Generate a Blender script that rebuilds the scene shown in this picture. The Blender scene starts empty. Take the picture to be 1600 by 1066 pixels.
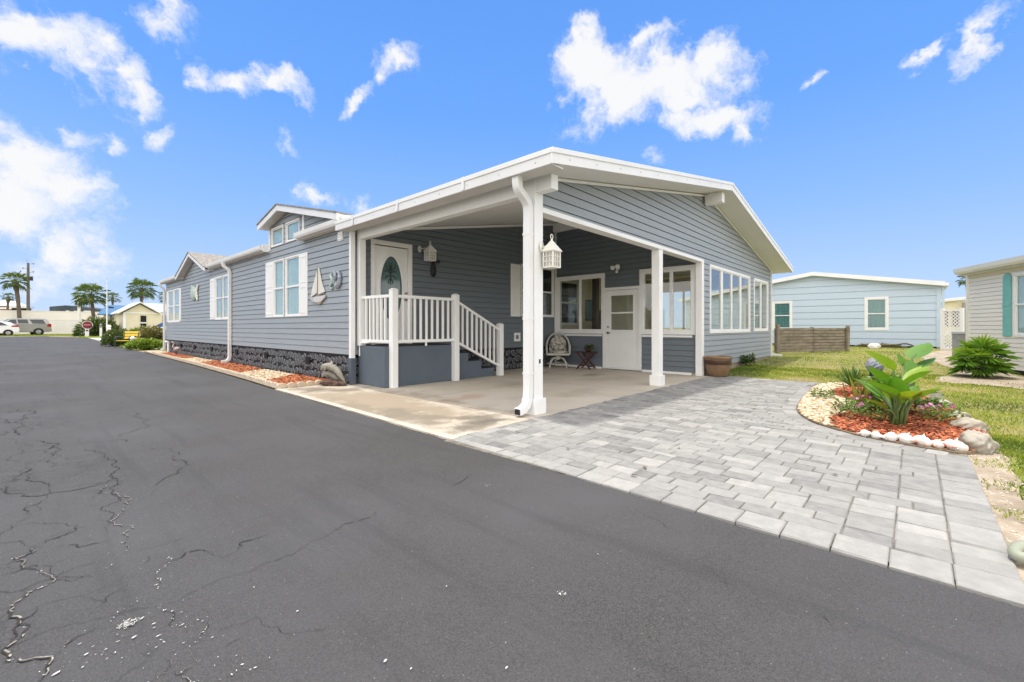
import bpy, bmesh, math, random
from mathutils import Vector, Matrix
R = math.radians
random.seed(7)
SC = bpy.context.scene
COL = SC.collection

# ---------------------------------------------------------------- camera
cam_d = bpy.data.cameras.new('camera')
cam = bpy.data.objects.new('camera', cam_d)
COL.objects.link(cam)
cam.location = (0, 0, 1.12)
cam.rotation_euler = (R(90), 0, R(-47.697))
cam_d.sensor_width = 36.0
cam_d.lens = 15.525
cam_d.shift_y = -0.0131
cam_d.clip_start = 0.05
cam_d.clip_end = 3000
SC.camera = cam

# ---------------------------------------------------------------- light and exposure
SUN_EL, SUN_AZ = 84.0, 122.0     # nearly overhead; azimuth of the direction TO the sun (deg, from +X)
SUN_STRENGTH, SKY_STRENGTH, EXPOSURE = 1.7, 0.15, 0.95
SC.view_settings.view_transform = 'Standard'
SC.view_settings.look = 'None'
SC.view_settings.gamma = 1
SC.view_settings.exposure = EXPOSURE
sd = bpy.data.lights.new('sun', 'SUN')
sd.energy = SUN_STRENGTH
sd.angle = R(2.5)
sd.color = (1.0, 0.95, 0.88)
sun = bpy.data.objects.new('sun', sd)
COL.objects.link(sun)
to_sun = Vector((math.cos(R(SUN_EL)) * math.cos(R(SUN_AZ)), math.cos(R(SUN_EL)) * math.sin(R(SUN_AZ)), math.sin(R(SUN_EL))))
sun.rotation_euler = to_sun.to_track_quat('Z', 'Y').to_euler()

world = bpy.data.worlds.new('World')
SC.world = world
world.use_nodes = True
wn, wl = world.node_tree.nodes, world.node_tree.links
wn.clear()
def N(t, **kw):
    n = wn.new(t)
    for k, v in kw.items(): setattr(n, k, v)
    return n
def mth(op, a, b=None, c=None, clamp=False):
    n = N('ShaderNodeMath', operation=op); n.use_clamp = clamp
    for i, v in enumerate((a, b, c)):
        if v is None: continue
        if isinstance(v, (int, float)): n.inputs[i].default_value = v
        else: wl.new(v, n.inputs[i])
    return n.outputs[0]
wout = N('ShaderNodeOutputWorld'); wbg = N('ShaderNodeBackground')
wl.new(wbg.outputs[0], wout.inputs[0])
wbg.inputs[1].default_value = SKY_STRENGTH
sky = N('ShaderNodeTexSky'); sky.sky_type = 'NISHITA'; sky.sun_disc = False
sky.sun_elevation = R(SUN_EL); sky.sun_rotation = R(90 - SUN_AZ)
sky.air_density = 1.0; sky.dust_density = 0.35; sky.ozone_density = 2.2
K = 1.0 / (SKY_STRENGTH * 2 ** EXPOSURE)
tc = N('ShaderNodeTexCoord')
sep = N('ShaderNodeSeparateXYZ'); wl.new(tc.outputs['Generated'], sep.inputs[0])
grad = N('ShaderNodeValToRGB'); gr = grad.color_ramp          # clear-air blue by height above the horizon
wl.new(sep.outputs['Z'], grad.inputs[0])
for p_, c_ in ((0.0, (.53, .69, 1.0)), (.10, (.43, .62, 1.0)), (.24, (.275, .515, 1.0)), (.42, (.150, .40, 1.0)), (.7, (.10, .32, .90))):
    e_ = gr.elements[0] if p_ == 0 else (gr.elements[1] if p_ == .10 else gr.elements.new(p_))
    e_.position = p_; e_.color = (*c_, 1)
gsc = N('ShaderNodeVectorMath', operation='SCALE'); wl.new(grad.outputs[0], gsc.inputs[0]); gsc.inputs['Scale'].default_value = K
tint = N('ShaderNodeMixRGB'); tint.inputs[0].default_value = 0.93
wl.new(sky.outputs[0], tint.inputs[1]); wl.new(gsc.outputs[0], tint.inputs[2])
# fractal warp of the view direction so that cloud edges break up
nz = N('ShaderNodeTexNoise'); nz.inputs['Scale'].default_value = 7.0; nz.inputs['Detail'].default_value = 8.0; nz.inputs['Roughness'].default_value = 0.6
wl.new(tc.outputs['Generated'], nz.inputs['Vector'])
wsub = N('ShaderNodeVectorMath', operation='SUBTRACT'); wl.new(nz.outputs['Color'], wsub.inputs[0]); wsub.inputs[1].default_value = (.5, .5, .5)
wsc = N('ShaderNodeVectorMath', operation='SCALE'); wl.new(wsub.outputs[0], wsc.inputs[0]); wsc.inputs['Scale'].default_value = 0.20
wadd = N('ShaderNodeVectorMath', operation='ADD'); wl.new(tc.outputs['Generated'], wadd.inputs[0]); wl.new(wsc.outputs[0], wadd.inputs[1])
# each cloud puff: unit direction, angular half sizes across / up (rad), roll (rad), weight
PUFFS = [(0.033,0.917,0.397,0.056,0.06,-0.175,1.0),(0.081,0.914,0.398,0.069,0.051,0.349,1.0),(-0.007,0.924,0.382,0.052,0.042,0.0,0.95),(0.119,0.917,0.38,0.045,0.035,0.349,0.9),(0.139,0.866,0.479,0.058,0.026,-0.14,0.6),(0.193,0.878,0.438,0.035,0.033,0.0,0.8),(0.245,0.868,0.433,0.071,0.029,0.209,0.75),(0.31,0.846,0.433,0.057,0.033,0.175,0.9),(0.472,0.725,0.502,0.068,0.041,-0.262,0.95),(0.465,0.753,0.465,0.023,0.029,0.0,0.7),(0.426,0.793,0.435,0.049,0.024,-0.087,0.75),(0.729,0.456,0.511,0.092,0.07,-0.175,1.25),(0.771,0.372,0.516,0.097,0.037,-0.244,1.0),(0.78,0.43,0.455,0.097,0.085,0.0,1.2),(0.82,0.344,0.458,0.119,0.069,0.0,1.2),(0.839,0.269,0.473,0.068,0.048,-0.262,1.0),(0.866,0.295,0.404,0.114,0.038,0.14,1.0),(0.897,0.245,0.368,0.034,0.034,0.0,0.8),(-0.014,0.97,0.244,0.091,0.075,0.349,1.05),(0.029,0.978,0.209,0.091,0.061,0.0,1.0),(-0.014,0.988,0.154,0.061,0.062,0.0,0.95),(0.043,0.993,0.106,0.04,0.058,0.0,0.85),(0.005,0.984,0.176,0.066,0.063,0.0,0.9),(0.096,0.948,0.302,0.026,0.027,-0.524,0.6),(0.028,0.951,0.307,0.043,0.025,-0.262,0.6),(0.905,-0.077,0.418,0.019,0.064,0.384,0.85),(0.912,-0.028,0.409,0.043,0.015,-0.663,0.75),(0.895,0.137,0.423,0.013,0.017,0.0,0.6),(0.854,0.389,0.346,0.024,0.02,0.0,0.6),(0.394,0.877,0.274,0.06,0.023,0.0,0.55),(0.472,0.843,0.258,0.034,0.017,0.0,0.5),(0.163,0.931,0.327,0.021,0.028,0.0,0.5),(0.32,0.888,0.331,0.031,0.019,0.0,0.5),(0.012,0.998,0.061,0.087,0.038,0.0,0.45),(0.076,0.99,0.122,0.061,0.054,0.0,0.45)]
field = None
for (dx, dy, dz, ra, rb, roll, wgt) in PUFFS:
    c = Vector((dx, dy, dz)).normalized()
    t = Vector((0, 0, 1)).cross(c).normalized(); u = c.cross(t)
    t2 = t * math.cos(roll) + u * math.sin(roll); u2 = u * math.cos(roll) - t * math.sin(roll)
    m = Matrix((t2, u2, c)).transposed()
    mp = N('ShaderNodeMapping', vector_type='TEXTURE')
    mp.inputs['Location'].default_value = c
    mp.inputs['Rotation'].default_value = m.to_euler()
    mp.inputs['Scale'].default_value = (ra, rb, 0.35)
    wl.new(wadd.outputs[0], mp.inputs['Vector'])
    ln = N('ShaderNodeVectorMath', operation='LENGTH'); wl.new(mp.outputs[0], ln.inputs[0])
    f = mth('MULTIPLY_ADD', ln.outputs['Value'], -wgt, wgt)
    field = f if field is None else mth('SMOOTH_MAX', field, f, 0.18)
# loose cloud over the rest of the sky, away from the modelled puffs
nz2 = N('ShaderNodeTexNoise'); nz2.inputs['Scale'].default_value = 14.0; nz2.inputs['Detail'].default_value = 7.0; nz2.inputs['Roughness'].default_value = 0.6
wl.new(tc.outputs['Generated'], nz2.inputs['Vector'])
nz3 = N('ShaderNodeTexNoise'); nz3.inputs['Scale'].default_value = 34.0; nz3.inputs['Detail'].default_value = 6.0; nz3.inputs['Roughness'].default_value = 0.65
wl.new(wadd.outputs[0], nz3.inputs['Vector'])
dens = mth('ADD', mth('ADD', field, mth('MULTIPLY_ADD', nz2.outputs['Fac'], 1.25, -0.62)), mth('MULTIPLY_ADD', nz3.outputs['Fac'], 1.0, -0.52))
sm = N('ShaderNodeMapRange', interpolation_type='SMOOTHSTEP'); wl.new(dens, sm.inputs['Value'])
sm.inputs['From Min'].default_value = -0.02; sm.inputs['From Max'].default_value = 0.80; sm.inputs['To Max'].default_value = 0.97
CL = K
# over-bright cloud fill added overhead and behind, out of view, to light the scene
def smooth(v, a, b):
    n = N('ShaderNodeMapRange', interpolation_type='SMOOTHSTEP'); wl.new(v, n.inputs['Value']); n.inputs['From Min'].default_value = a; n.inputs['From Max'].default_value = b; return n.outputs[0]
dotn = N('ShaderNodeVectorMath', operation='DOT_PRODUCT'); wl.new(tc.outputs['Generated'], dotn.inputs[0]); dotn.inputs[1].default_value = (-.7396, -.673, 0)
fill_bank = mth('MAXIMUM', smooth(sep.outputs['Z'], .62, .82), smooth(dotn.outputs['Value'], -.28, .15))
bfac = mth('MULTIPLY', fill_bank, smooth(nz2.outputs['Fac'], .18, .52))
cfac = mth('MAXIMUM', sm.outputs[0], bfac)
cmix = N('ShaderNodeMixRGB'); wl.new(cfac, cmix.inputs[0]); wl.new(tint.outputs[0], cmix.inputs[1])
bcol = N('ShaderNodeMixRGB'); wl.new(fill_bank, bcol.inputs[0]); bcol.inputs[1].default_value = (CL * .97, CL * .97, CL * .975, 1); bcol.inputs[2].default_value = (CL * 2.22, CL * 2.15, CL * 2.08, 1)
wl.new(bcol.outputs[0], cmix.inputs[2])
wl.new(cmix.outputs[0], wbg.inputs[0])

# ---------------------------------------------------------------- helpers
WL = {}            # world origin of every empty / object used as a parent
class MB:
    def __init__(s): s.v = []; s.f = []; s.t = []; s.cur = 0.5; s.c = None
    def add(s, vs, fs, t=None):
        o = len(s.v); s.v.extend(tuple(p) for p in vs)
        for f in fs: s.f.append(tuple(i + o for i in f)); s.t.append(s.cur if t is None else t)
        return s
    def quad(s, a, b, c, d, t=None): return s.add((a, b, c, d), ((0, 1, 2, 3),), t)
    def hexa(s, p, t=None):   # p: 4 bottom, 4 top
        return s.add(p, ((0, 3, 2, 1), (4, 5, 6, 7), (0, 1, 5, 4), (1, 2, 6, 5), (2, 3, 7, 6), (3, 0, 4, 7)), t)
    def box(s, x0, x1, y0, y1, z0, z1, t=None):
        return s.hexa(((x0, y0, z0), (x1, y0, z0), (x1, y1, z0), (x0, y1, z0), (x0, y0, z1), (x1, y0, z1), (x1, y1, z1), (x0, y1, z1)), t)
    def fbox(s, fr, s0, s1, z0, z1, d0, d1, t=None):
        return s.hexa((fr(s0, z0, d0), fr(s1, z0, d0), fr(s1, z0, d1), fr(s0, z0, d1), fr(s0, z1, d0), fr(s1, z1, d0), fr(s1, z1, d1), fr(s0, z1, d1)), t)
    def prism(s, fr, poly, d0, d1, t=None):   # poly in (s,z)
        n = len(poly); vs = [fr(a, b, d0) for a, b in poly] + [fr(a, b, d1) for a, b in poly]
        fs = [tuple(range(n - 1, -1, -1)), tuple(range(n, 2 * n))] + [(i, (i + 1) % n, (i + 1) % n + n, i + n) for i in range(n)]
        return s.add(vs, fs, t)
    def ring(s, fr, outer, inner, d0, d1, t=None):
        n = len(outer); vs = [fr(a, b, d) for P in (outer, inner) for d in (d0, d1) for a, b in P]
        fs = []
        for i in range(n):
            j = (i + 1) % n
            fs += [(n + i, n + j, 3 * n + j, 3 * n + i), (i, j, n + j, n + i), (2 * n + i, 2 * n + j, 3 * n + j, 3 * n + i)]
        return s.add(vs, fs, t)
    def tube(s, pts, r, n=8, t=None, cap=True):
        pts = [Vector(p) for p in pts]; k = len(pts)
        rs = r if isinstance(r, (list, tuple)) else [r] * k
        vs = []; up = None
        for i, p in enumerate(pts):
            d = (pts[min(i + 1, k - 1)] - pts[max(i - 1, 0)])
            d = d.normalized() if d.length > 1e-9 else Vector((0, 0, 1))
            if up is None: up = Vector((0, 0, 1)) if abs(d.z) < .9 else Vector((1, 0, 0))
            a = d.cross(up)
            if a.length < 1e-4: a = d.cross(Vector((.3, .9, .2)))
            a.normalize(); b = a.cross(d); up = b
            for j in range(n):
                q = 2 * math.pi * j / n
                vs.append(p + (a * math.cos(q) + b * math.sin(q)) * rs[i])
        fs = [(i * n + j, i * n + (j + 1) % n, (i + 1) * n + (j + 1) % n, (i + 1) * n + j) for i in range(k - 1) for j in range(n)]
        if cap: fs += [tuple(range(n - 1, -1, -1)), tuple(range((k - 1) * n, k * n))]
        return s.add(vs, fs, t)
    def rtube(s, pts, a, b, side, t=None):     # rectangular duct along a path, 'side' = fixed wide axis
        pts = [Vector(p) for p in pts]; side = Vector(side).normalized(); vs = []; k = len(pts)
        for i, p in enumerate(pts):
            d = (pts[min(i + 1, k - 1)] - pts[max(i - 1, 0)]).normalized(); n = d.cross(side).normalized()
            for (u, w) in ((-1, -1), (1, -1), (1, 1), (-1, 1)): vs.append(p + side * a * u + n * b * w)
        fs = [(i * 4 + j, i * 4 + (j + 1) % 4, i * 4 + 4 + (j + 1) % 4, i * 4 + 4 + j) for i in range(k - 1) for j in range(4)]
        return s.add(vs, fs + [(3, 2, 1, 0), tuple(range(4 * k - 4, 4 * k))], t)
    def lathe(s, c, prof, n=24, t=None):
        vs = [(c[0] + r * math.cos(2 * math.pi * j / n), c[1] + r * math.sin(2 * math.pi * j / n), c[2] + z) for r, z in prof for j in range(n)]
        k = len(prof); fs = [(i * n + j, i * n + (j + 1) % n, (i + 1) * n + (j + 1) % n, (i + 1) * n + j) for i in range(k - 1) for j in range(n)]
        return s.add(vs, fs + [tuple(range(n - 1, -1, -1)), tuple(range((k - 1) * n, k * n))], t)
    def blob(s, c, r, sub=1, jit=0.15, seed=None, t=None, rot=0):
        V, F = ICO[sub]; rnd = random.Random(seed) if seed is not None else random
        ph = [rnd.uniform(0, 6.28) for _ in range(6)]; cr, sr = math.cos(rot), math.sin(rot)
        vs = []
        for p in V:
            k = 1 + jit * (math.sin(2.1 * p.x + 1.7 * p.y + ph[0]) * .5 + math.sin(3.3 * p.z + 2.9 * p.x + ph[1]) * .35 + math.sin(6.1 * p.y - 5 * p.z + ph[2]) * .25 + math.sin(9 * p.x + 8 * p.z + ph[3]) * .12)
            x, y, z = p.x * r[0] * k, p.y * r[1] * k, p.z * r[2] * k
            vs.append((c[0] + x * cr - y * sr, c[1] + x * sr + y * cr, c[2] + z))
        return s.add(vs, F, t)
    def build(s, name, mat, parent=None, bevel=0, smooth=False, fix=True, local=False, sub=0):
        me = bpy.data.meshes.new(name)
        off = Vector((0, 0, 0)) if local or parent is None else WL.get(parent.name, Vector((0, 0, 0)))
        vs = [(x - off.x, y - off.y, z - off.z) for x, y, z in s.v]
        me.from_pydata(vs, [], s.f); me.update()
        if any(abs(t - .5) > 1e-6 for t in s.t):
            at = me.attributes.new('tint', 'FLOAT', 'FACE'); at.data.foreach_set('value', s.t)
        if s.c:
            at = me.attributes.new('tone', 'FLOAT', 'POINT'); at.data.foreach_set('value', s.c)
        if fix:
            b = bmesh.new(); b.from_mesh(me); bmesh.ops.recalc_face_normals(b, faces=b.faces); b.to_mesh(me); b.free()
        if smooth: me.polygons.foreach_set('use_smooth', [True] * len(me.polygons))
        if mat: me.materials.append(mat)
        o = bpy.data.objects.new(name, me); COL.objects.link(o)
        if parent is not None: o.parent = parent; WL[o.name] = off
        else: WL[o.name] = Vector((0, 0, 0))
        if bevel:
            m = o.modifiers.new('edge', 'BEVEL'); m.width = bevel; m.segments = 2; m.limit_method = 'ANGLE'; m.angle_limit = R(35)
        if sub:
            m = o.modifiers.new('smooth', 'SUBSURF'); m.levels = sub; m.render_levels = sub
        return o
ICO = {}
for _s in (1, 2, 3, 4):
    _b = bmesh.new(); bmesh.ops.create_icosphere(_b, subdivisions=_s, radius=1.0)
    ICO[_s] = ([v.co.copy() for v in _b.verts], [tuple(v.index for v in f.verts) for f in _b.faces]); _b.free()

def tag(o, label=None, cat=None, group=None, kind=None):
    if label: o['label'] = label
    if cat: o['category'] = cat
    if group: o['group'] = group
    if kind: o['kind'] = kind
    return o
def thing(name, loc, label, cat, group=None, rz=0):
    o = bpy.data.objects.new(name, None); COL.objects.link(o); o.empty_display_size = .2
    o.location = loc; o.rotation_euler = (0, 0, rz); WL[o.name] = Vector(loc)
    return tag(o, label, cat, group)
def copy_tree(o, parent=None):
    c = o.copy(); COL.objects.link(c)
    if parent is not None: c.parent = parent
    for ch in list(o.children): copy_tree(ch, c)
    return c
def struct(name, mb, mat, **k): return tag(mb.build(name, mat, **k), kind='structure')
def stuff(name, mb, mat, **k): return tag(mb.build(name, mat, **k), kind='stuff')
def sm01(x): x = max(0., min(1., x)); return x * x * (3 - 2 * x)
def gz(x, y):
    a = .32 * max(0., min(1.6, (x - 11) / 15.)) if x > 11 else 0.
    a *= 1 - sm01((y - 10) / 20.)
    return a + .30 * max(0., min(1.5, (y - 28) / 48.))

# ---------------------------------------------------------------- materials
def mat(name, col, rough=.55, col2=None, scale=6., detail=5., mix=(.35, .65), bump=0., bscale=60., metal=0., spec=.5, stretch=(1, 1, 1), coord='Object', col3=None, scale3=1.3, mix3=(.5, .75), ramp=None, attr=None, amix=.0, sss=0, coat=0.):
    m = bpy.data.materials.new(name); m.use_nodes = True
    nt = m.node_tree; n, l = nt.nodes, nt.links; b = n['Principled BSDF']
    b.inputs['Roughness'].default_value = rough; b.inputs['Metallic'].default_value = metal
    b.inputs['Specular IOR Level'].default_value = spec; b.inputs['Coat Weight'].default_value = coat
    t = n.new('ShaderNodeTexCoord'); mp = n.new('ShaderNodeMapping'); mp.inputs['Scale'].default_value = stretch
    l.new(t.outputs[coord], mp.inputs[0]); vec = mp.outputs[0]
    out = None
    if ramp:
        cr = n.new('ShaderNodeValToRGB'); e = cr.color_ramp
        while len(e.elements) < len(ramp): e.elements.new(.5)
        for i, (p, c) in enumerate(ramp): e.elements[i].position = p; e.elements[i].color = (*c, 1)
        at = n.new('ShaderNodeAttribute'); at.attribute_name = attr or 'tint'; at.attribute_type = 'GEOMETRY'
        if amix:
            nn = n.new('ShaderNodeTexNoise'); nn.inputs['Scale'].default_value = scale; nn.inputs['Detail'].default_value = detail; l.new(vec, nn.inputs['Vector'])
            ma = n.new('ShaderNodeMath'); ma.operation = 'MULTIPLY_ADD'; l.new(nn.outputs['Fac'], ma.inputs[0]); ma.inputs[1].default_value = amix
            ma2 = n.new('ShaderNodeMath'); ma2.operation = 'SUBTRACT'; l.new(at.outputs['Fac'], ma2.inputs[0]); ma2.inputs[1].default_value = amix / 2
            l.new(ma2.outputs[0], ma.inputs[2]); l.new(ma.outputs[0], cr.inputs[0])
        else: l.new(at.outputs['Fac'], cr.inputs[0])
        out = cr.outputs[0]
    else:
        rgb = n.new('ShaderNodeRGB'); rgb.outputs[0].default_value = (*col, 1); out = rgb.outputs[0]
    def layer(prev, c, sc, det, mr):
        nn = n.new('ShaderNodeTexNoise'); nn.inputs['Scale'].default_value = sc; nn.inputs['Detail'].default_value = det; nn.inputs['Roughness'].default_value = .6; l.new(vec, nn.inputs['Vector'])
        r = n.new('ShaderNodeMapRange'); r.inputs['From Min'].default_value = mr[0]; r.inputs['From Max'].default_value = mr[1]; l.new(nn.outputs['Fac'], r.inputs['Value'])
        mx = n.new('ShaderNodeMixRGB'); l.new(r.outputs[0], mx.inputs[0]); l.new(prev, mx.inputs[1]); mx.inputs[2].default_value = (*c, 1)
        return mx.outputs[0]
    if col2: out = layer(out, col2, scale, detail, mix)
    if col3: out = layer(out, col3, scale3, 6., mix3)
    l.new(out, b.inputs['Base Color'])
    if bump:
        nb = n.new('ShaderNodeTexNoise'); nb.inputs['Scale'].default_value = bscale; nb.inputs['Detail'].default_value = 6.; l.new(vec, nb.inputs['Vector'])
        bp = n.new('ShaderNodeBump'); bp.inputs['Strength'].default_value = bump; bp.inputs['Distance'].default_value = .01; l.new(nb.outputs['Fac'], bp.inputs['Height']); l.new(bp.outputs[0], b.inputs['Normal'])
    return m
def leafmat(name, ramp, rough=.45, trans=.25, amix=.25, scale=3.):
    m = mat(name, (0, 0, 0), rough=rough, ramp=ramp, amix=amix, scale=scale)
    nt = m.node_tree; n, l = nt.nodes, nt.links; b = n['Principled BSDF']; o = n['Material Output']
    tr = n.new('ShaderNodeBsdfTranslucent'); src = b.inputs['Base Color'].links[0].from_socket
    g = n.new('ShaderNodeMixRGB'); g.blend_type = 'MULTIPLY'; g.inputs[0].default_value = 1; g.inputs[2].default_value = (1.5, 1.6, .6, 1); l.new(src, g.inputs[1]); l.new(g.outputs[0], tr.inputs[0])
    mx = n.new('ShaderNodeMixShader'); mx.inputs[0].default_value = trans; l.new(b.outputs[0], mx.inputs[1]); l.new(tr.outputs[0], mx.inputs[2]); l.new(mx.outputs[0], o.inputs[0])
    return m
def glassmat(name, tint=(.9, .95, .93), ior=4., base=.06, tr=.9):
    m = bpy.data.materials.new(name); m.use_nodes = True; nt = m.node_tree; n, l = nt.nodes, nt.links; n.clear()
    o = n.new('ShaderNodeOutputMaterial'); t = n.new('ShaderNodeBsdfTransparent'); t.inputs[0].default_value = (*[c * tr for c in tint], 1)
    g = n.new('ShaderNodeBsdfGlossy'); g.inputs['Roughness'].default_value = 0.012
    f = n.new('ShaderNodeLayerWeight'); f.inputs['Blend'].default_value = .5
    pw = n.new('ShaderNodeMath'); pw.operation = 'POWER'; l.new(f.outputs['Facing'], pw.inputs[0]); pw.inputs[1].default_value = ior
    a = n.new('ShaderNodeMath'); a.operation = 'MULTIPLY_ADD'; a.use_clamp = True; l.new(pw.outputs[0], a.inputs[0]); a.inputs[1].default_value = 1 - base; a.inputs[2].default_value = base
    nz = n.new('ShaderNodeTexNoise'); nz.inputs['Scale'].default_value = 1.7; bp = n.new('ShaderNodeBump'); bp.inputs['Strength'].default_value = .03; bp.inputs['Distance'].default_value = .05
    l.new(nz.outputs['Fac'], bp.inputs['Height']); l.new(bp.outputs[0], g.inputs['Normal'])
    x = n.new('ShaderNodeMixShader'); l.new(a.outputs[0], x.inputs[0]); l.new(t.outputs[0], x.inputs[1]); l.new(g.outputs[0], x.inputs[2]); l.new(x.outputs[0], o.inputs[0])
    return m
M = {}
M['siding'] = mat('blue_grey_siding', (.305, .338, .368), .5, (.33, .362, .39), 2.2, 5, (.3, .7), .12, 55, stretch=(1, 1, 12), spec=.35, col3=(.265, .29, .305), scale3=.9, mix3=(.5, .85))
M['siding_shaded'] = mat('shaded_blue_grey_siding', (.145, .172, .197), .5, (.158, .186, .211), 2.2, 5, (.3, .7), .12, 55, stretch=(1, 1, 12), spec=.35)  # darker copy of the house siding; carport shade is put into the colour
M['white'] = mat('white_trim_paint', (.85, .85, .84), .42, (.80, .80, .78), 3, 4, (.4, .8), .04, 30)
M['white2'] = mat('white_aluminium', (.80, .80, .79), .35, (.72, .72, .70), 1.6, 6, (.45, .8), .03, 12)
M['ceil'] = mat('white_ceiling_panel', (.76, .76, .74), .6, (.71, .71, .69), 1.2, 5, (.4, .8), .03, 8)
M['soffit'] = mat('soffit_panel', (.62, .61, .58), .6, (.55, .54, .51), 2, 5, (.4, .8), stretch=(1, 1, 1))
M['shingle'] = mat('grey_tan_shingles', (.30, .27, .23), .9, (.18, .17, .16), 9, 6, (.4, .6), .5, 30)
M['metalroof'] = mat('white_roof_coating', (.75, .75, .74), .5, (.66, .66, .65), 1.2, 6)
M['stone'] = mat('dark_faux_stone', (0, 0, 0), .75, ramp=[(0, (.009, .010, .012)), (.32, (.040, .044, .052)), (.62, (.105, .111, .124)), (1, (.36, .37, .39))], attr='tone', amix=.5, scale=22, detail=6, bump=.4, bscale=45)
M['navy'] = mat('slate_blue_masonry_paint', (.085, .11, .14), .7, (.10, .125, .155), 3, 6, (.3, .7), .25, 40)
M['black'] = mat('black_metal', (.012, .012, .013), .5, bump=.05)
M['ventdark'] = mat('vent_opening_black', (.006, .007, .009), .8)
M['glass'] = glassmat('window_glass', (.92, .97, .96), 4.2, .05, .97)
M['roomglass'] = glassmat('sunroom_glass', (.95, .97, .94), 3.4, .07, .96)
M['curtain'] = mat('pale_blind', (.66, .74, .75), .8, (.58, .67, .68), 1, 3, (.35, .65), stretch=(1, 6, .3))
M['darkroom'] = mat('dark_interior', (.02, .022, .024), .9)
M['tealblind'] = mat('teal_vertical_blind', (.17, .33, .33), .7, (.09, .20, .22), 4, 3, (.3, .7), stretch=(1, 6, .2))
M['cream_in'] = mat('cream_interior_siding', (.72, .63, .46), .6, (.66, .57, .41), 2, 5)
M['brownwood'] = mat('brown_stained_wood', (.12, .05, .022), .5, (.07, .028, .012), 6, 5, (.3, .7), stretch=(1, 1, .2))
M['floor_in'] = mat('sunroom_floor', (.28, .24, .19), .5, (.22, .19, .15), 4, 4)
M['concrete'] = mat('beige_concrete', (.56, .50, .415), .85, (.49, .43, .35), .9, 8, (.35, .7), .25, 90, coord='Object', col3=(.34, .29, .225), scale3=.55, mix3=(.52, .75))
M['edgeconc'] = mat('pale_concrete_edge', (.52, .48, .41), .85, (.42, .37, .30), 3, 6, (.35, .7), .3, 60)
M['wicker'] = mat('white_wicker', (.62, .60, .54), .6, (.45, .43, .37), 40, 3, (.4, .6), .5, 80)
M['floral'] = mat('floral_cushion', (.50, .47, .41), .8, (.16, .19, .13), 17, 3, (.5, .56), .1, 40, col3=(.36, .13, .14), scale3=14, mix3=(.6, .66))
M['redwood'] = mat('red_brown_table_wood', (.095, .016, .012), .4, (.05, .010, .008), 8, 4)
M['brass'] = mat('aged_brass', (.30, .27, .21), .3, metal=1)
M['cream'] = mat('cream_lantern_paint', (.80, .785, .72), .4, (.76, .74, .66), 9, 4)
M['sail'] = mat('plaque_sail_white', (.74, .73, .69), .6, (.66, .63, .56), 12, 4)
M['hull'] = mat('plaque_hull_white', (.62, .63, .66), .5, (.50, .47, .42), 9, 5)
M['tan'] = mat('plaque_tan', (.42, .35, .22), .6, (.30, .25, .15), 8, 4)
M['shell_blue'] = mat('plaque_seahorse_blue_grey', (.40, .43, .46), .5, (.22, .25, .36), 16, 4, (.45, .6), .2, 60)
M['palegreen'] = mat('plaque_pale_green', (.48, .60, .52), .5, (.36, .46, .42), 12, 4)
M['dolphin'] = mat('weathered_stone_grey', (.30, .285, .24), .8, (.18, .17, .14), 14, 6, (.4, .65), .3, 60)
M['rockbase'] = mat('brown_rock_base', (.13, .075, .055), .85, (.05, .03, .025), 18, 5, (.4, .6), .5, 60)
M['pot'] = mat('brown_glazed_pot', (.25, .155, .085), .4, (.20, .12, .065), 5, 5, (.4, .6), .05, 40)
M['potband'] = mat('dark_brown_pot_band', (.075, .036, .022), .35, (.05, .024, .016), 8, 4)
M['potsoil'] = mat('potting_soil', (.03, .022, .016), .95, bump=.6)
M['blockfound'] = mat('tan_block_foundation', (.34, .27, .20), .9, (.22, .18, .14), 5, 6, (.4, .7), .3, 60)
M['asphalt'] = None
M['paver'] = mat('grey_concrete_paver', (0, 0, 0), .85, ramp=[(0, (.155, .153, .149)), (.4, (.245, .239, .228)), (.75, (.305, .297, .281)), (1, (.37, .357, .335))], amix=.8, scale=13, detail=9, bump=.35, bscale=110, coord='Object')
M['jointsand'] = mat('paver_joint_sand', (.21, .19, .16), .95, (.12, .108, .09), 9, 5, (.4, .6))
M['mulch'] = mat('red_mulch_chip', (0, 0, 0), .9, ramp=[(0, (.19, .036, .013)), (.5, (.48, .115, .045)), (1, (.66, .23, .10))], amix=.3, scale=30)
M['mulch_orange'] = mat('orange_mulch_chip', (0, 0, 0), .9, ramp=[(0, (.22, .055, .020)), (.5, (.52, .16, .06)), (1, (.68, .29, .13))], amix=.3, scale=30)
M['mulchbase'] = mat('red_mulch_base', (.20, .042, .017), .95, (.08, .018, .009), 40, 5, (.4, .6), .8, 80)
M['pebble'] = mat('tan_river_pebble', (0, 0, 0), .7, ramp=[(0, (.36, .235, .125)), (.35, (.52, .385, .23)), (.7, (.64, .53, .37)), (1, (.74, .68, .58))], amix=.3, scale=30)
M['pebblebase'] = mat('pebble_bed_base', (.26, .20, .13), .95, (.14, .10, .065), 40, 5)
M['shell'] = mat('white_shell', (.74, .71, .66), .6, (.62, .55, .47), 12, 5, (.5, .8), .3, 50)
M['rock'] = mat('pale_grey_rock', (.40, .365, .31), .9, (.25, .225, .185), 7, 8, (.4, .65), .8, 28)
M['edging'] = mat('cast_edging_stone', (.55, .46, .35), .85, (.40, .32, .23), 9, 6, (.4, .7), .3, 60)
M['sandsoil'] = mat('sandy_soil', (.40, .33, .25), .95, (.24, .19, .135), 3, 8, (.4, .65), .6, 90, col3=(.55, .50, .43), scale3=26, mix3=(.58, .66))
M['ground'] = mat('dry_lawn_soil', (.19, .20, .045), .95, (.27, .22, .10), .9, 8, (.42, .62), .4, 40)
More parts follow.
